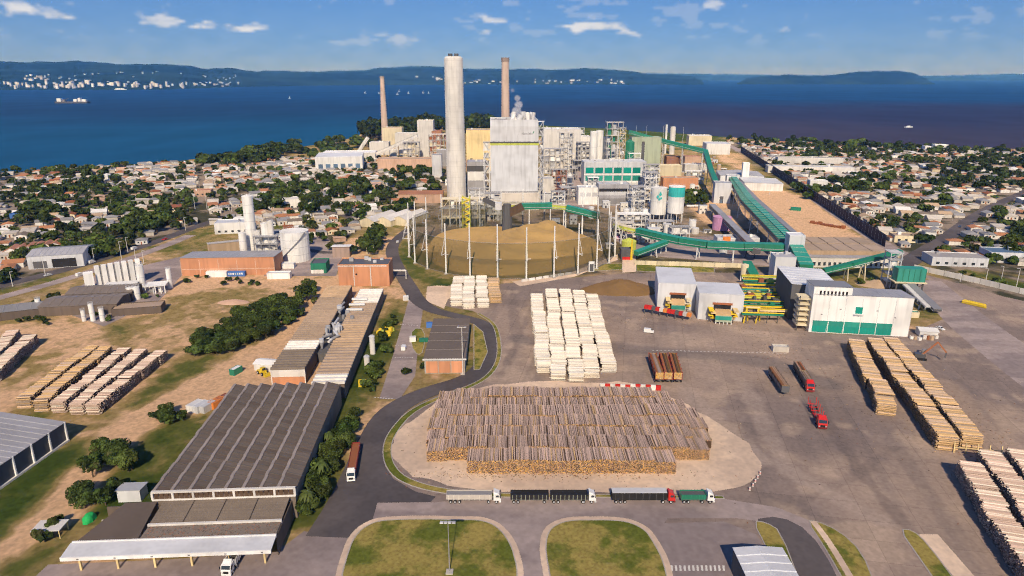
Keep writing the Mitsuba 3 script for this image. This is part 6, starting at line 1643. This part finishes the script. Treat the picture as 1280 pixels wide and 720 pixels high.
for k, (x, b) in enumerate(((1010, 232), (1055, 262), (1100, 292), (1150, 250), (1190, 276), (1220, 236), (1262, 268), (1120, 226), (1240, 300), (1180, 206))):
    t = Thing('utility_pole', '', 'pole', place(G(x, b)[:2], udir(-12)), UP)
    t.part('pole', MB().cyl([0, 0, 0], [0, 0, 10.5], .2, .14, 6, 'concrete'), 'matte'); t.part('crossarm', MB().beam([-1.3, 0, 9.9], [1.3, 0, 9.9], .18, .2, 'trunk').beam([-1.1, 0, 8.9], [1.1, 0, 8.9], .15, .15, 'trunk'), 'matte')
    series(t.key, x, 'concrete utility pole', '', 'among the houses of the right town', 'pole', UP)


# ================================================================ TOWN, TREES, FAR CITY, BOATS
BLOCKED = union_all(OCC + HIGHWAY + [FENCEROAD.buffer(4), TOWNROAD.buffer(3), DARKROAD.buffer(2), OLDROAD, YARD.buffer(2)])
SHORE_IN = LANDPOLY.buffer(-14)
HOUSE_LOOKS = [('offwhite', 'offwhite', 'pale-roofed house', 'pale-roofed houses'), ('white', 'midgrey', 'grey-topped white house', 'grey-topped white houses'), ('offwhite', 'steel', 'grey-roofed house', 'grey-roofed houses'), ('chalk', 'terracotta', 'orange-roofed house', 'orange-roofed houses'),
               ('offwhite', 'tan', 'tan-roofed house', 'tan-roofed houses'), ('white', 'white', 'bright white house', 'bright white houses'), ('chalk', 'fibro', 'brown-roofed house', 'brown-roofed houses'), ('peach', 'peach', 'pinkish house', 'pinkish houses'), ('cream', 'rust', 'red-roofed house', 'red-roofed houses')]
HW = [20, 10, 18, 15, 14, 6, 13, 3, 6]


def house_parts(wc, rc, w, d, h, rise, style):
    wl, rf, wn = MB(), MB(), MB()
    if style == 0:      # gable
        wl.extr([(-w / 2, 0), (w / 2, 0), (w / 2, h), (0, h + rise), (-w / 2, h)], -d / 2, d / 2, wc)
        for s in (-1, 1):
            q = [[s * (w / 2 + .4), -d / 2 - .4, h - .2], [s * (w / 2 + .4), d / 2 + .4, h - .2], [0, d / 2 + .4, h + rise + .06], [0, -d / 2 - .4, h + rise + .06]]
            q += [[x, y, z + .18] for x, y, z in q]
            rf.add(q, [[0, 1, 2, 3], [4, 5, 6, 7], [0, 1, 5, 4], [1, 2, 6, 5], [2, 3, 7, 6], [3, 0, 4, 7]], rc)
    elif style == 1:    # hipped
        wl.box(-w / 2, w / 2, -d / 2, d / 2, 0, h, wc)
        a, b = w / 2 + .45, d / 2 + .45
        e = max(0, b - a)
        rf.add([[-a, -b, h], [a, -b, h], [a, b, h], [-a, b, h], [0, -e, h + rise], [0, e, h + rise]], [[0, 1, 4], [1, 2, 5], [1, 5, 4], [2, 3, 5], [3, 0, 4], [3, 4, 5]], rc)
    else:               # low lean-to with a parapet wing
        wl.box(-w / 2, w / 2, -d / 2, d / 2, 0, h, wc).box(w / 2 - .05, w / 2 + 3, -d / 2 + 1, d / 4, 0, h * .8, wc)
        rf.add([[-w / 2 - .3, -d / 2 - .3, h + .02], [w / 2 + .3, -d / 2 - .3, h + .02], [w / 2 + .3, d / 2 + .3, h + rise * .5], [-w / 2 - .3, d / 2 + .3, h + rise * .5], [-w / 2 - .3, -d / 2 - .3, h + .2], [w / 2 + .3, -d / 2 - .3, h + .2], [w / 2 + .3, d / 2 + .3, h + rise * .5 + .2], [-w / 2 - .3, d / 2 + .3, h + rise * .5 + .2]], MB.BF[:, :] if False else [[0, 1, 2, 3], [4, 5, 6, 7], [0, 1, 5, 4], [1, 2, 6, 5], [2, 3, 7, 6], [3, 0, 4, 7]], rc)
        rf.box(w / 2 + .3, w / 2 + 3.2, -d / 2 + .8, d / 4 + .2, h * .8, h * .8 + .2, rc)
    for x in (-w * .25, w * .28): wn.box(x - .6, x + .6, -d / 2 - .06, -d / 2 + .1, 1.0, 2.3, 'glass')
    wn.box(-.45, .45, -d / 2 - .07, -d / 2 + .1, .1, 2.2, 'rust')
    return wl, rf, wn


HG = []
for i, (wc, rc, one, many) in enumerate(HOUSE_LOOKS):
    for st_ in range(3):
        w_, d_, h_, rise = R.uniform(6, 9), R.uniform(7, 11), R.uniform(2.6, 3.3) + (2.6 if R.random() < .12 else 0), R.uniform(.9, 1.7)
        wl_, rf_, wn_ = house_parts(wc, rc, w_, d_, h_, rise, st_)
        key = f'house_kind_{i}_{st_}'
        scene[key] = {'type': 'shapegroup', 'wall': wl_.shape('matte'), 'roof': rf_.shape('matte'), 'window': wn_.shape('glazing')}; USED.add(key)
        HG.append((i, key, (wl_, rf_, wn_)))


def tzone(p):
    d, x = p[1], pix([*p[:2], 0])[0]
    if x < 640:
        if d > 860: return 'along the left shore' if x < 190 else 'below the left shore trees'
        if d > 700: return 'in the upper left town' if x < 170 else 'in the far left-centre town' if x < 330 else 'by the great tree clump'
        if d > 590: return 'in the middle of the left town' if x < 150 else 'near the silo tower lot'
        return 'just above the highway'
    if d > 1050: return 'near the right shore'
    if d > 830: return 'in the upper right town' if x < 1130 else 'at the far upper right'
    if d > 650: return 'in the middle of the right town' if x < 1150 else 'at the right edge of the town'
    return 'just behind the white wall on the right'


cand = []
DENSE = []
for poly, ang, sx, sy in ((TOWN_LEFT, 24, 10.5, 13.5), (TOWN_RIGHT, -12, 10.5, 14)):
    a = math.radians(ang); u, v = np.array([math.cos(a), math.sin(a)]), np.array([-math.sin(a), math.cos(a)])
    c0_ = np.array(poly.centroid.coords[0])
    for i in range(-115, 116):
        for j in range(-85, 86):
            if j % 6 == 5 or i % 20 == 0: continue                        # streets
            p = c0_ + u * (i * sx + R.uniform(-2, 2)) + v * (j * sy + R.uniform(-2.5, 2.5))
            pt = Point(p)
            q = pix([p[0], p[1], 0])
            if not (-60 < q[0] < 1340) or not poly.contains(pt) or BLOCKED.contains(pt) or not SHORE_IN.contains(pt): continue
            green = meshkit.fbm(np.array([p[0] * .012, p[1] * .012, 3.0]), 3)
            cand.append((p, a + (math.pi / 2 if R.random() < .4 else 0) + R.uniform(-.08, .08), green))
treespots = []
houses = []
for p, a, g in cand:
    r = R.random()
    if g > .57 and r < .72 or r < .12: treespots.append((p, R.uniform(5, 9.5), R.choice([0, 0, 1, 1, 2]), tzone(p)))
    elif r < .90:
        houses.append((p, a))
        if R.random() < .34: treespots.append((p + np.array([R.uniform(-7, 7), 8]), R.uniform(4, 8), R.choice([0, 0, 1, 2]), tzone(p)))
houses.sort(key=lambda h: h[0][1] + .2 * abs(h[0][0]))
vis = [h for h in houses if -20 < pix([*h[0], 2])[0] < 1300]
first = [h for h in vis[:298]]
ids = {id(h) for h in first}
for h in first:
    i = R.choices(range(len(HOUSE_LOOKS)), HW)[0]
    _, gk, _ = R.choice([q for q in HG if q[0] == i])
    key = numbered('house')
    s = R.uniform(.85, 1.25)
    put(key, {'type': 'instance', 'g': {'type': 'ref', 'id': gk}}, place(h[0], (math.cos(h[1]), math.sin(h[1])), 0, s))
    series(key, pix([*h[0], 0])[0], HOUSE_LOOKS[i][2], HOUSE_LOOKS[i][3], tzone(h[0]), 'house', 'town houses')
rest = MB()
for h in houses:
    if id(h) in ids: continue
    i = R.choices(range(len(HOUSE_LOOKS)), HW)[0]
    _, _, mbs = R.choice([q for q in HG if q[0] == i])
    c, s = math.cos(h[1]), math.sin(h[1])
    k = R.uniform(.85, 1.2)
    for mb in mbs[:2]:
        vv, ff, cc = mb.arrays()
        t = R.random()
        rest.v.append(np.column_stack([h[0][0] + k * (vv[:, 0] * c - vv[:, 1] * s), h[0][1] + k * (vv[:, 0] * s + vv[:, 1] * c), k * vv[:, 2]])); rest.f.append(ff + rest.n); rest.n += len(vv)
        rest.c.append(np.column_stack([cc[:, 0], np.full(len(vv), t)]))
put('far_houses', rest.shape('matte')); say('far_houses', 'mass of small pale houses farther back in both towns', 'houses', kind='stuff')

# larger town buildings picked out of the mass
for x0, x1, b, t, wc, rc, lab in ((972, 1050, 206, 197, 'chalk', 'concrete', 'long pale school-like building with a flat roof in the upper right town'), (960, 1062, 216, 208, 'chalk', 'lightgrey', 'long grey-roofed building in front of the school-like one'), (1156, 1163, 190, 183, 'white', 'white', 'small bright white block on the right shore'), (1168, 1184, 190, 181, 'white', 'white', 'bright white block with a flat roof on the right shore'),
                                 (1012, 1033, 240, 226, 'white', 'chalk', 'white two-storey house with pale gable near the grey fence road'), (1118, 1146, 303, 295, 'cream', 'tan', 'wide tan-roofed house where the fence road meets the town road'), (1165, 1230, 332, 322, 'palegrey', 'concrete', 'long pale blue row building just behind the white wall'), (1238, 1278, 328, 316, 'palegrey', 'blueglass', 'blue-roofed long building behind the white wall'),
                                 (12, 26, 275, 268, 'blue', 'blue', 'bright blue block in the left town'), (122, 134, 228, 220, 'white', 'white', 'white block on the left shore'), (236, 262, 246, 239, 'peach', 'terracotta', 'wide orange-roofed building near the silo tower lot'), (268, 310, 293, 280, 'white', 'palegrey', 'white hall with a bluish metal roof by the highway'), (345, 390, 262, 250, 'chalk', 'chalk', 'pale gabled store left of the big trees')):
    block('town_building', lab, 'building', x0, x1, b, t, 12 if x1 - x0 < 30 else 16, wall=wc, roofc=rc, rot=-8 if x0 > 640 else 12, units=1, win=[('f', max(2, int(width(x0, x1, b) / 5)), 1, width(x0, x1, b) - 1, 1.2, 2.8, 'glass', .4)])
for k in range(6):
    b = G(5 + k * 11, 322 - 1.5 * k)
    t = building('terrace_house', '', 'house', b[:2], 9, 14, 4, wall='chalk', roofc='terracotta', rot=20, roof='gable_y', rise=2.2, group='orange terrace roofs')
    series(t.key, 5 + k * 11, 'orange gable', 'orange gables', 'in the terrace left of the depot trees', 'house', 'orange terrace roofs')


# ---------------------------------------------------------------- trees
def crown_mesh(rad, hgt, z0, leaves, size, cols, seed, lobes=7, droop=0.0):
    rng = np.random.default_rng(seed)
    m = MB()
    L = []
    for k in range(lobes):
        a, e = rng.uniform(0, 2 * np.pi), rng.uniform(.15, 1)
        L.append((np.array([rad * .52 * math.cos(a), rad * .52 * math.sin(a), z0 + hgt * (.18 + .62 * e)]), np.array([rad, rad, hgt * .55]) * rng.uniform(.40, .62), rng.uniform(.1, .8), cols[rng.integers(len(cols))]))
    per = leaves // lobes
    for c, r, t, col in L:
        d = rng.normal(size=(per, 3)); d /= np.linalg.norm(d, axis=1, keepdims=True)
        d[:, 2] = np.where(d[:, 2] < -.35, -d[:, 2], d[:, 2])
        p = c + d * r * rng.uniform(.72, 1.08, (per, 1))
        n = d + rng.normal(size=(per, 3)) * .55; n /= np.linalg.norm(n, axis=1, keepdims=True)
        a = np.cross(n, rng.normal(size=(per, 3))); a /= np.linalg.norm(a, axis=1, keepdims=True)
        b = np.cross(n, a)
        s = size * rng.uniform(.6, 1.3, (per, 1))
        v = np.stack([p - a * s, p + b * s * .8, p + a * s, p - b * s * .7], 1).reshape(-1, 3)
        i = np.arange(per)[:, None] * 4
        m.add(v, i + np.arange(4), col, np.repeat(np.clip(t + rng.normal(size=per) * .18, 0, 1), 4))
    return m


def trunk_mesh(h, r, rad, z0, seed):
    rng = np.random.default_rng(seed)
    m = MB().cyl([0, 0, -.2], [rng.uniform(-.2, .2), 0, h], r, r * .55, 7, 'trunk')
    for k in range(4):
        a = k * 1.57 + rng.uniform(-.4, .4)
        m.cyl([0, 0, h * .7], [rad * .45 * math.cos(a), rad * .45 * math.sin(a), z0 + h * .55], r * .5, r * .18, 5, 'trunk')
    return m


KINDS = [('round dark-green tree', 'round dark-green trees', ['leafdark', 'leafmid', 'leafmid', 'leafdark'], 3.6, 6.2, 1.9), ('bushy mid-green tree', 'bushy mid-green trees', ['leafmid', 'leaflight', 'leaflight'], 3.8, 5.4, 1.6), ('olive-green tree', 'olive-green trees', ['leafolive', 'leafmid', 'leafolive'], 3.3, 6.6, 2.2), ('tall dark tree', 'tall dark trees', ['leafdark', 'leafdark'], 3.0, 9.0, 2.4)]
TG = {}
FARM = {}
for i, (one, many, cols, rad, hgt, z0) in enumerate(KINDS):
    for q in range(5):
        for lod, (nl, sz) in enumerate(((330, .95), (2100, .40))):
            key = f'tree_kind_{i}_{q}_{lod}'
            cm = crown_mesh(rad, hgt, z0 * .7, nl, sz, cols, 100 + i * 10 + q, 8 if lod == 0 else 12)
            scene[key] = {'type': 'shapegroup', 'trunk': trunk_mesh(z0 + 1.2, .26, rad, z0, i * 3 + q).shape('matte'), 'crown': cm.shape('leafage')}; USED.add(key)
            TG[i, q, lod] = key
            if lod == 0: FARM[i, q] = crown_mesh(rad, hgt, z0 * .5, 130, 1.5, cols, 300 + i * 10 + q, 6)


def scatter(pxs, n, h0, h1, kinds, where, seed, lod=0):
    rr = random.Random(seed)
    g = gpoly(pxs)
    x0, y0, x1, y1 = g.bounds
    k = t = 0
    while k < n and t < n * 60:
        t += 1
        p = np.array([rr.uniform(x0, x1), rr.uniform(y0, y1)])
        if g.contains(Point(p)):
            treespots.append((p, rr.uniform(h0, h1), rr.choice(kinds), where, lod)); k += 1


NEAR = []
scatter([(240, 450), (252, 430), (290, 408), (330, 384), (362, 376), (372, 392), (350, 412), (318, 434), (280, 448)], 80, 5, 8, [0, 0, 1], 'in the thick bush belt beside the twin sheds', 1, 1)
scatter([(185, 527), (205, 519), (228, 521), (230, 529), (205, 532)], 6, 3.5, 5, [0, 1], 'in the bush clump behind the containers', 2, 1)
scatter([(112, 600), (125, 575), (150, 565), (170, 575), (165, 590), (130, 607)], 9, 5, 8, [0, 2, 1], 'beside the dirt track on the left', 3, 1)
scatter([(95, 632), (110, 612), (150, 610), (145, 628), (120, 640)], 7, 4, 6, [0, 1], 'behind the green tarpaulin', 4, 1)
scatter([(376, 640), (390, 600), (420, 560), (440, 520), (448, 520), (430, 570), (405, 620), (388, 645)], 34, 3.5, 7, [0, 1, 0], 'in the planted strip right of the ribbed hall', 5, 1)
scatter([(446, 500), (462, 465), (482, 405), (495, 380), (500, 385), (484, 440), (465, 500)], 26, 2.2, 4.5, [1, 0], 'in the planted strip beside the twin sheds', 6, 1)
scatter([(500, 468), (528, 455), (530, 462), (505, 470)], 4, 2.5, 4, [0], 'at the corner of the service road and the bend', 7, 1)
scatter([(376, 372), (388, 366), (394, 380), (380, 384)], 3, 8, 11, [2, 1], 'between the bush belt and the brick block', 8, 1)
scatter([(340, 400), (375, 388), (400, 372), (380, 400), (350, 412)], 7, 3, 5, [1, 2], 'at the far end of the bush belt', 9, 1)
scatter([(60, 655), (80, 650), (90, 662), (72, 672), (40, 700)], 5, 2.5, 4.5, [0, 2], 'round the small carport', 10, 1)
scatter([(240, 345), (345, 352), (345, 362), (240, 357)], 10, 2, 3.5, [0, 1], 'in the hedge below the brick factory', 11)
scatter([(70, 400), (240, 345), (245, 352), (130, 405)], 12, 2, 4, [1, 2], 'along the lower edge of the tank plant', 12)
scatter([(20, 402), (60, 398), (62, 408), (20, 410)], 6, 2.5, 4, [0], 'in front of the wide brown shed', 13)
scatter([(38, 384), (78, 370), (82, 378), (50, 390)], 6, 4, 6, [0], 'behind the brown sheds of the tank plant', 14)
scatter([(60, 318), (100, 302), (150, 306), (158, 318), (105, 330), (98, 318)], 28, 6, 10, [0, 1, 2], 'in the dense clump behind the depot', 15)
scatter([(0, 344), (28, 340), (30, 350), (0, 356)], 8, 5, 7, [0], 'at the left edge by the highway', 16)
scatter([(150, 293), (165, 278), (205, 270), (228, 278), (200, 290), (170, 298)], 26, 9, 13, [0, 1], 'in the dark clump above the dry verge', 17)
scatter([(15, 268), (60, 258), (75, 280), (30, 290)], 12, 9, 13, [0], 'in the dark clump of the left town', 18)
scatter([(0, 258), (10, 238), (130, 232), (130, 245), (60, 252)], 24, 7, 11, [0, 0, 1], 'in the wood at the upper left', 19)
scatter([(95, 215), (150, 212), (150, 235), (100, 232)], 12, 8, 13, [0, 0, 1], 'below the left shore', 20)
scatter([(120, 262), (170, 255), (180, 268), (130, 274)], 8, 6, 9, [0, 1], 'in the middle of the left town', 21)
scatter([(330, 262), (345, 236), (400, 226), (460, 230), (470, 260), (445, 285), (400, 270), (370, 278)], 48, 9, 14, [0, 1, 0], 'in the great dark clump below the old plant', 22)
scatter([(462, 268), (520, 246), (522, 262), (490, 272)], 12, 7, 11, [0, 1], 'behind the three pale gables', 23)
scatter([(440, 318), (470, 290), (485, 300), (470, 318), (450, 325)], 14, 6, 10, [1, 0], 'beside the mill road above the brick block', 24)
scatter([(480, 232), (500, 212), (545, 210), (560, 226), (555, 240), (500, 238)], 22, 9, 13, [0, 0, 1], 'left of the broad chimney', 25)
scatter([(250, 206), (300, 195), (370, 184), (380, 192), (330, 206), (260, 212)], 48, 12, 20, [1, 0, 1], 'on the left shore', 26)
scatter([(372, 196), (395, 182), (440, 175), (470, 180), (450, 192), (400, 202)], 22, 12, 19, [1, 0], 'on the shore left of the old chimney', 27)
scatter([(436, 178), (460, 166), (540, 160), (620, 160), (620, 168), (540, 170), (480, 178)], 120, 24, 38, [3, 0, 3], 'in the dark wood behind the old plant', 28)
scatter([(300, 262), (345, 245), (350, 255), (310, 272)], 8, 6, 9, [0], 'by the silo tower lot', 29)
scatter([(852, 258), (860, 240), (878, 242), (880, 258)], 9, 8, 12, [0, 1], 'right of the teal-banded silo', 30)
scatter([(905, 176), (980, 175), (1060, 182), (1160, 186), (1280, 190), (1280, 197), (1060, 192), (960, 186)], 90, 9, 16, [0, 0, 3, 1], 'along the right shore', 31)
scatter([(1165, 240), (1180, 212), (1230, 198), (1290, 200), (1290, 236), (1230, 246)], 64, 8, 13, [0, 0, 3], 'in the dark wood at the upper right', 32)
scatter([(985, 236), (1060, 222), (1110, 224), (1110, 240), (1050, 246), (1010, 250)], 40, 8, 12, [0, 1], 'beside the school-like building', 33)
scatter([(1250, 300), (1290, 282), (1290, 306), (1262, 312)], 8, 8, 12, [0, 1], 'at the right edge above the white wall', 34)
scatter([(965, 215), (1060, 216), (1060, 221), (965, 222)], 10, 6, 9, [0], 'in the row before the long pale buildings', 35)
scatter([(1105, 258), (1180, 250), (1200, 262), (1120, 270)], 12, 7, 10, [0, 1], 'in the middle of the right town', 36)
scatter([(1140, 308), (1160, 298), (1165, 304), (1150, 312)], 3, 7, 9, [0], 'at the foot of the town road', 37)
scatter([(1180, 338), (1280, 358), (1285, 364), (1190, 345)], 7, 2.2, 3.5, [1], 'on the grass behind the white wall', 38)
scatter([(1255, 322), (1290, 318), (1290, 335), (1262, 335)], 7, 5, 8, [0, 1], 'right of the blue-roofed building', 39)
scatter([(1070, 352), (1090, 348), (1092, 356), (1074, 360)], 4, 2, 3.5, [1], 'by the pit under the green belt', 40)

spots = []
for t in treespots:
    p = np.asarray(t[0])
    q = pix([p[0], p[1], 0])
    if not (-40 < q[0] < 1320) or not LANDPOLY.buffer(-4).contains(Point(p)): continue
    lod = t[4] if len(t) > 4 else 0
    if len(t) == 4 and BLOCKED.contains(Point(p)): continue
    spots.append((t[1] / np.linalg.norm([*p, CAM_H]), p, t[1], t[2], t[3], lod))
spots.sort(key=lambda s: -s[0])
KH = [8.0, 7.0, 8.6, 11.0]
far = MB()
for n_, (_, p, h, k, where, lod) in enumerate(spots):
    s = h / KH[k]
    q = R.randrange(5)
    a = R.uniform(0, 2 * math.pi)
    if n_ < 298:
        key = numbered('tree')
        put(key, {'type': 'instance', 'g': {'type': 'ref', 'id': TG[k, q, lod]}}, T().translate([float(p[0]), float(p[1]), 0]).rotate([0, 0, 1], math.degrees(a)).scale([s * R.uniform(.9, 1.25), s * R.uniform(.9, 1.25), s]))
        series(key, pix([*p, 0])[0], KINDS[k][0], KINDS[k][1], where, 'tree', 'trees')
    else:
        vv, ff, cc = FARM[k, q].arrays()
        c, e = math.cos(a) * s * 1.1, math.sin(a) * s * 1.1
        far.v.append(np.column_stack([p[0] + vv[:, 0] * c - vv[:, 1] * e, p[1] + vv[:, 0] * e + vv[:, 1] * c, vv[:, 2] * s])); far.f.append(ff + far.n); far.n += len(vv)
        far.c.append(np.column_stack([cc[:, 0], np.clip(cc[:, 1] + R.uniform(-.15, .15), 0, 1)]))
put('far_trees', far.shape('leafage')); say('far_trees', 'dark trees farther off among the houses and along both shores', 'trees', kind='stuff')

# palms beside the hall
for k, (x, y, h) in enumerate(((402, 605, 7.5), (384, 640, 6.5), (398, 575, 6), (410, 560, 5.5), (378, 622, 5.5))):
    th = Thing('palm_tree', '', 'palm', place(G(x, y)[:2]), 'palms')
    th.part('trunk', MB().cyl([0, 0, 0], [.3, .1, h], .3, .2, 8, 'trunk'), 'matte')
    for q in range(13):
        a = q * 2.4; L = R.uniform(2.4, 3.3); e = R.uniform(.1, .9)
        m = MB()
        p0 = np.array([.3, .1, h])
        for j in range(5):
            t0, t1 = j / 5, (j + 1) / 5
            f_ = lambda t: p0 + np.array([math.cos(a) * L * t, math.sin(a) * L * t, L * (e * t - 1.25 * t * t)])
            w0, w1 = .55 * math.sin(math.pi * (t0 * .9 + .08)), .55 * math.sin(math.pi * (t1 * .9 + .08))
            s = np.array([-math.sin(a), math.cos(a), 0])
            A_, B_ = f_(t0), f_(t1)
            m.add([A_ - s * w0 + [0, 0, -.2 * w0], A_, B_, B_ - s * w1 + [0, 0, -.2 * w1]], [[0, 1, 2, 3]], 'palmleaf', .6).add([A_, A_ + s * w0 + [0, 0, -.2 * w0], B_ + s * w1 + [0, 0, -.2 * w1], B_], [[0, 1, 2, 3]], 'palmleaf', .8)
        th.part('frond', m, 'leafage')
    series(th.key, x, 'palm', 'palms', 'in the planted strip right of the ribbed hall', 'palm', 'palms')

# ---------------------------------------------------------------- far city, boats, steam
rr = random.Random(5)
CITY = 'white city across the bay'


def city(P, px0, px1, n, s0, s1, hmin, hmax, where, wmin=18, wmax=46):
    m = P.shape[1]
    pxs_ = np.array([pix(P[3, i])[0] for i in range(m)])
    for _ in range(n):
        x = rr.uniform(px0, px1)
        i = min(max(int(np.searchsorted(pxs_, x)), 1), m - 2)
        j = rr.uniform(s0, s1)
        a = int(j)
        p = P[a, i] + (P[a + 1, i] - P[a, i]) * (j - a)
        w_, h_, d_ = .62 * rr.uniform(wmin, wmax), .6 * rr.uniform(hmin, hmax), rr.uniform(15, 30)
        key = numbered('city_block')
        mb = MB().box(-w_ / 2, w_ / 2, 0, d_, -15, h_, rr.choice(['white', 'lightgrey', 'chalk', 'chalk', 'offwhite']), rr.uniform(0, 1))
        put(key, mb.shape('matte'), place(p[:2], (1, 0), float(max(p[2], -1))))
        series(key, x, 'white block', 'white blocks', where, 'building', CITY)


city(CITY_P, 2, 232, 96, .3, 2.2, 26, 62, 'along the far left waterfront')
city(CITY_P, 28, 62, 16, 3.5, 6.5, 20, 45, 'in the cluster above the far left waterfront')
city(CITY_P, 60, 300, 34, 1.5, 10, 14, 28, 'scattered over the far left hillside', 14, 34)
city(CITY_P, 235, 300, 18, .4, 3, 16, 34, 'at the right end of the far left city')
city(MID_P, 344, 425, 26, 1.5, 6, 24, 60, 'on the far shore left of the old chimney', 24, 70)
city(MID_P, 425, 560, 30, .6, 4, 20, 44, 'on the far shore left of the broad chimney', 24, 90)
city(MID_P, 580, 780, 36, .4, 3, 18, 44, 'on the far shore right of the broad chimney', 24, 90)


def boat(label, x, y, L, sail=True):
    th = Thing('boat', label, 'boat', place(G(x, y, -1.2)[:2], (1, .3), -1.2))
    th.part('hull', MB().extr([(-L / 2, .1), (L * .42, .1), (L / 2, L * .12), (-L / 2, L * .11)], -L * .14, L * .14, 'white'), 'gloss')
    th.part('cabin', MB().box(-L * .2, L * .15, -L * .09, L * .09, L * .1, L * .2, 'white'), 'gloss')
    if sail:
        th.part('mast', MB().cyl([0, 0, L * .1], [0, 0, L * 1.25], .15, .1, 6, 'lightgrey'), 'matte')
        th.part('sail', MB().extr([(-L * .42, L * .25), (0, L * .25), (0, L * 1.2)], -.08, .08, 'white'), 'matte')


for k, (x, y) in enumerate(((456.5, 117), (474, 117.5), (497, 118.5), (499, 115), (510.5, 117), (529, 116.5), (536, 117))):
    boat(f'tiny white sailing boat off the far shore, {ORD[k]} from the left of the seven', x, y, 15)
boat('lone faint sailing boat well to the left of the seven', 362.5, 123, 14)
boat('white motor boat alone on the brown water at the right', 1135.5, 159.5, 22, False)
shp = Thing('barge', 'dark low dredging barge with white cabins on the bay at the left', 'ship', place(G(69, 129, -1.2)[:2], (1, 0), -1.2))
shp.part('hull', MB().extr([(0, 0), (150, 0), (156, 7), (-4, 7)], 0, 26, 'darkgrey'), 'matte')
for k, (x, w_, h_) in enumerate(((6, 20, 15), (30, 14, 9), (86, 16, 12), (108, 12, 17), (126, 20, 11))):
    shp.part('cabin', MB().box(x, x + w_, 5, 20, 7, 7 + h_, 'white' if k != 1 else 'midgrey'), 'matte')
shp.part('crane', MB().beam([24, 12, 7], [60, 12, 22], 2, 2, 'darkgrey'), 'matte')
sb = Thing('ferry', 'pale ferry moored by the far left waterfront', 'ship', place(G(143, 112.4, -1.2)[:2], (1, 0), -1.2))
sb.part('hull', MB().box(0, 115, 0, 15, 0, 8, 'white'), 'matte'); sb.part('cabin', MB().box(12, 90, 3, 12, 8, 15, 'white'), 'matte')

ic = trimesh.creation.icosphere(subdivisions=3)
pb = V(643, 148, 262) + np.array([0, 24, 0])
scene['steam_vapour'] = {'type': 'homogeneous', 'albedo': {'type': 'rgb', 'value': [.99, .99, .99]}, 'sigma_t': {'type': 'rgb', 'value': [.16, .16, .16]}}
for k, (dx, dz, s) in enumerate(((0, 0, 4.2), (2.2, 5, 4.6), (4.0, 11, 4.0), (2.8, 17, 3.0), (-1.8, 24, 1.8))):
    v = np.array(ic.vertices) * s
    v *= 1 + .5 * (meshkit.fbm(np.array(ic.vertices) * 1.6 + k * 5, 3)[:, None] - .5)
    key = 'steam' if k == 0 else f'steam__puff_{k:03d}'
    put('steam__puff' if k == 0 else f'steam__puff_{k:03d}', {**mikit.ply((v + pb + [dx, 0, dz], ic.faces), 'clear_air_edge'), 'interior': {'type': 'ref', 'id': 'steam_vapour'}, 'exterior': {'type': 'ref', 'id': 'haze_air'}})
say('steam', 'small puff of white steam rising from the boiler house roof', 'steam', kind='stuff')

for (many, where), items in SERIES.items():
    items.sort(key=lambda i: i[0])
    for n_, (x, key, one, cat, group) in enumerate(items):
        say(key, f'{one} {where}' if len(items) == 1 else f'{ordinal(n_)} {one} from the left {where}', cat, group)
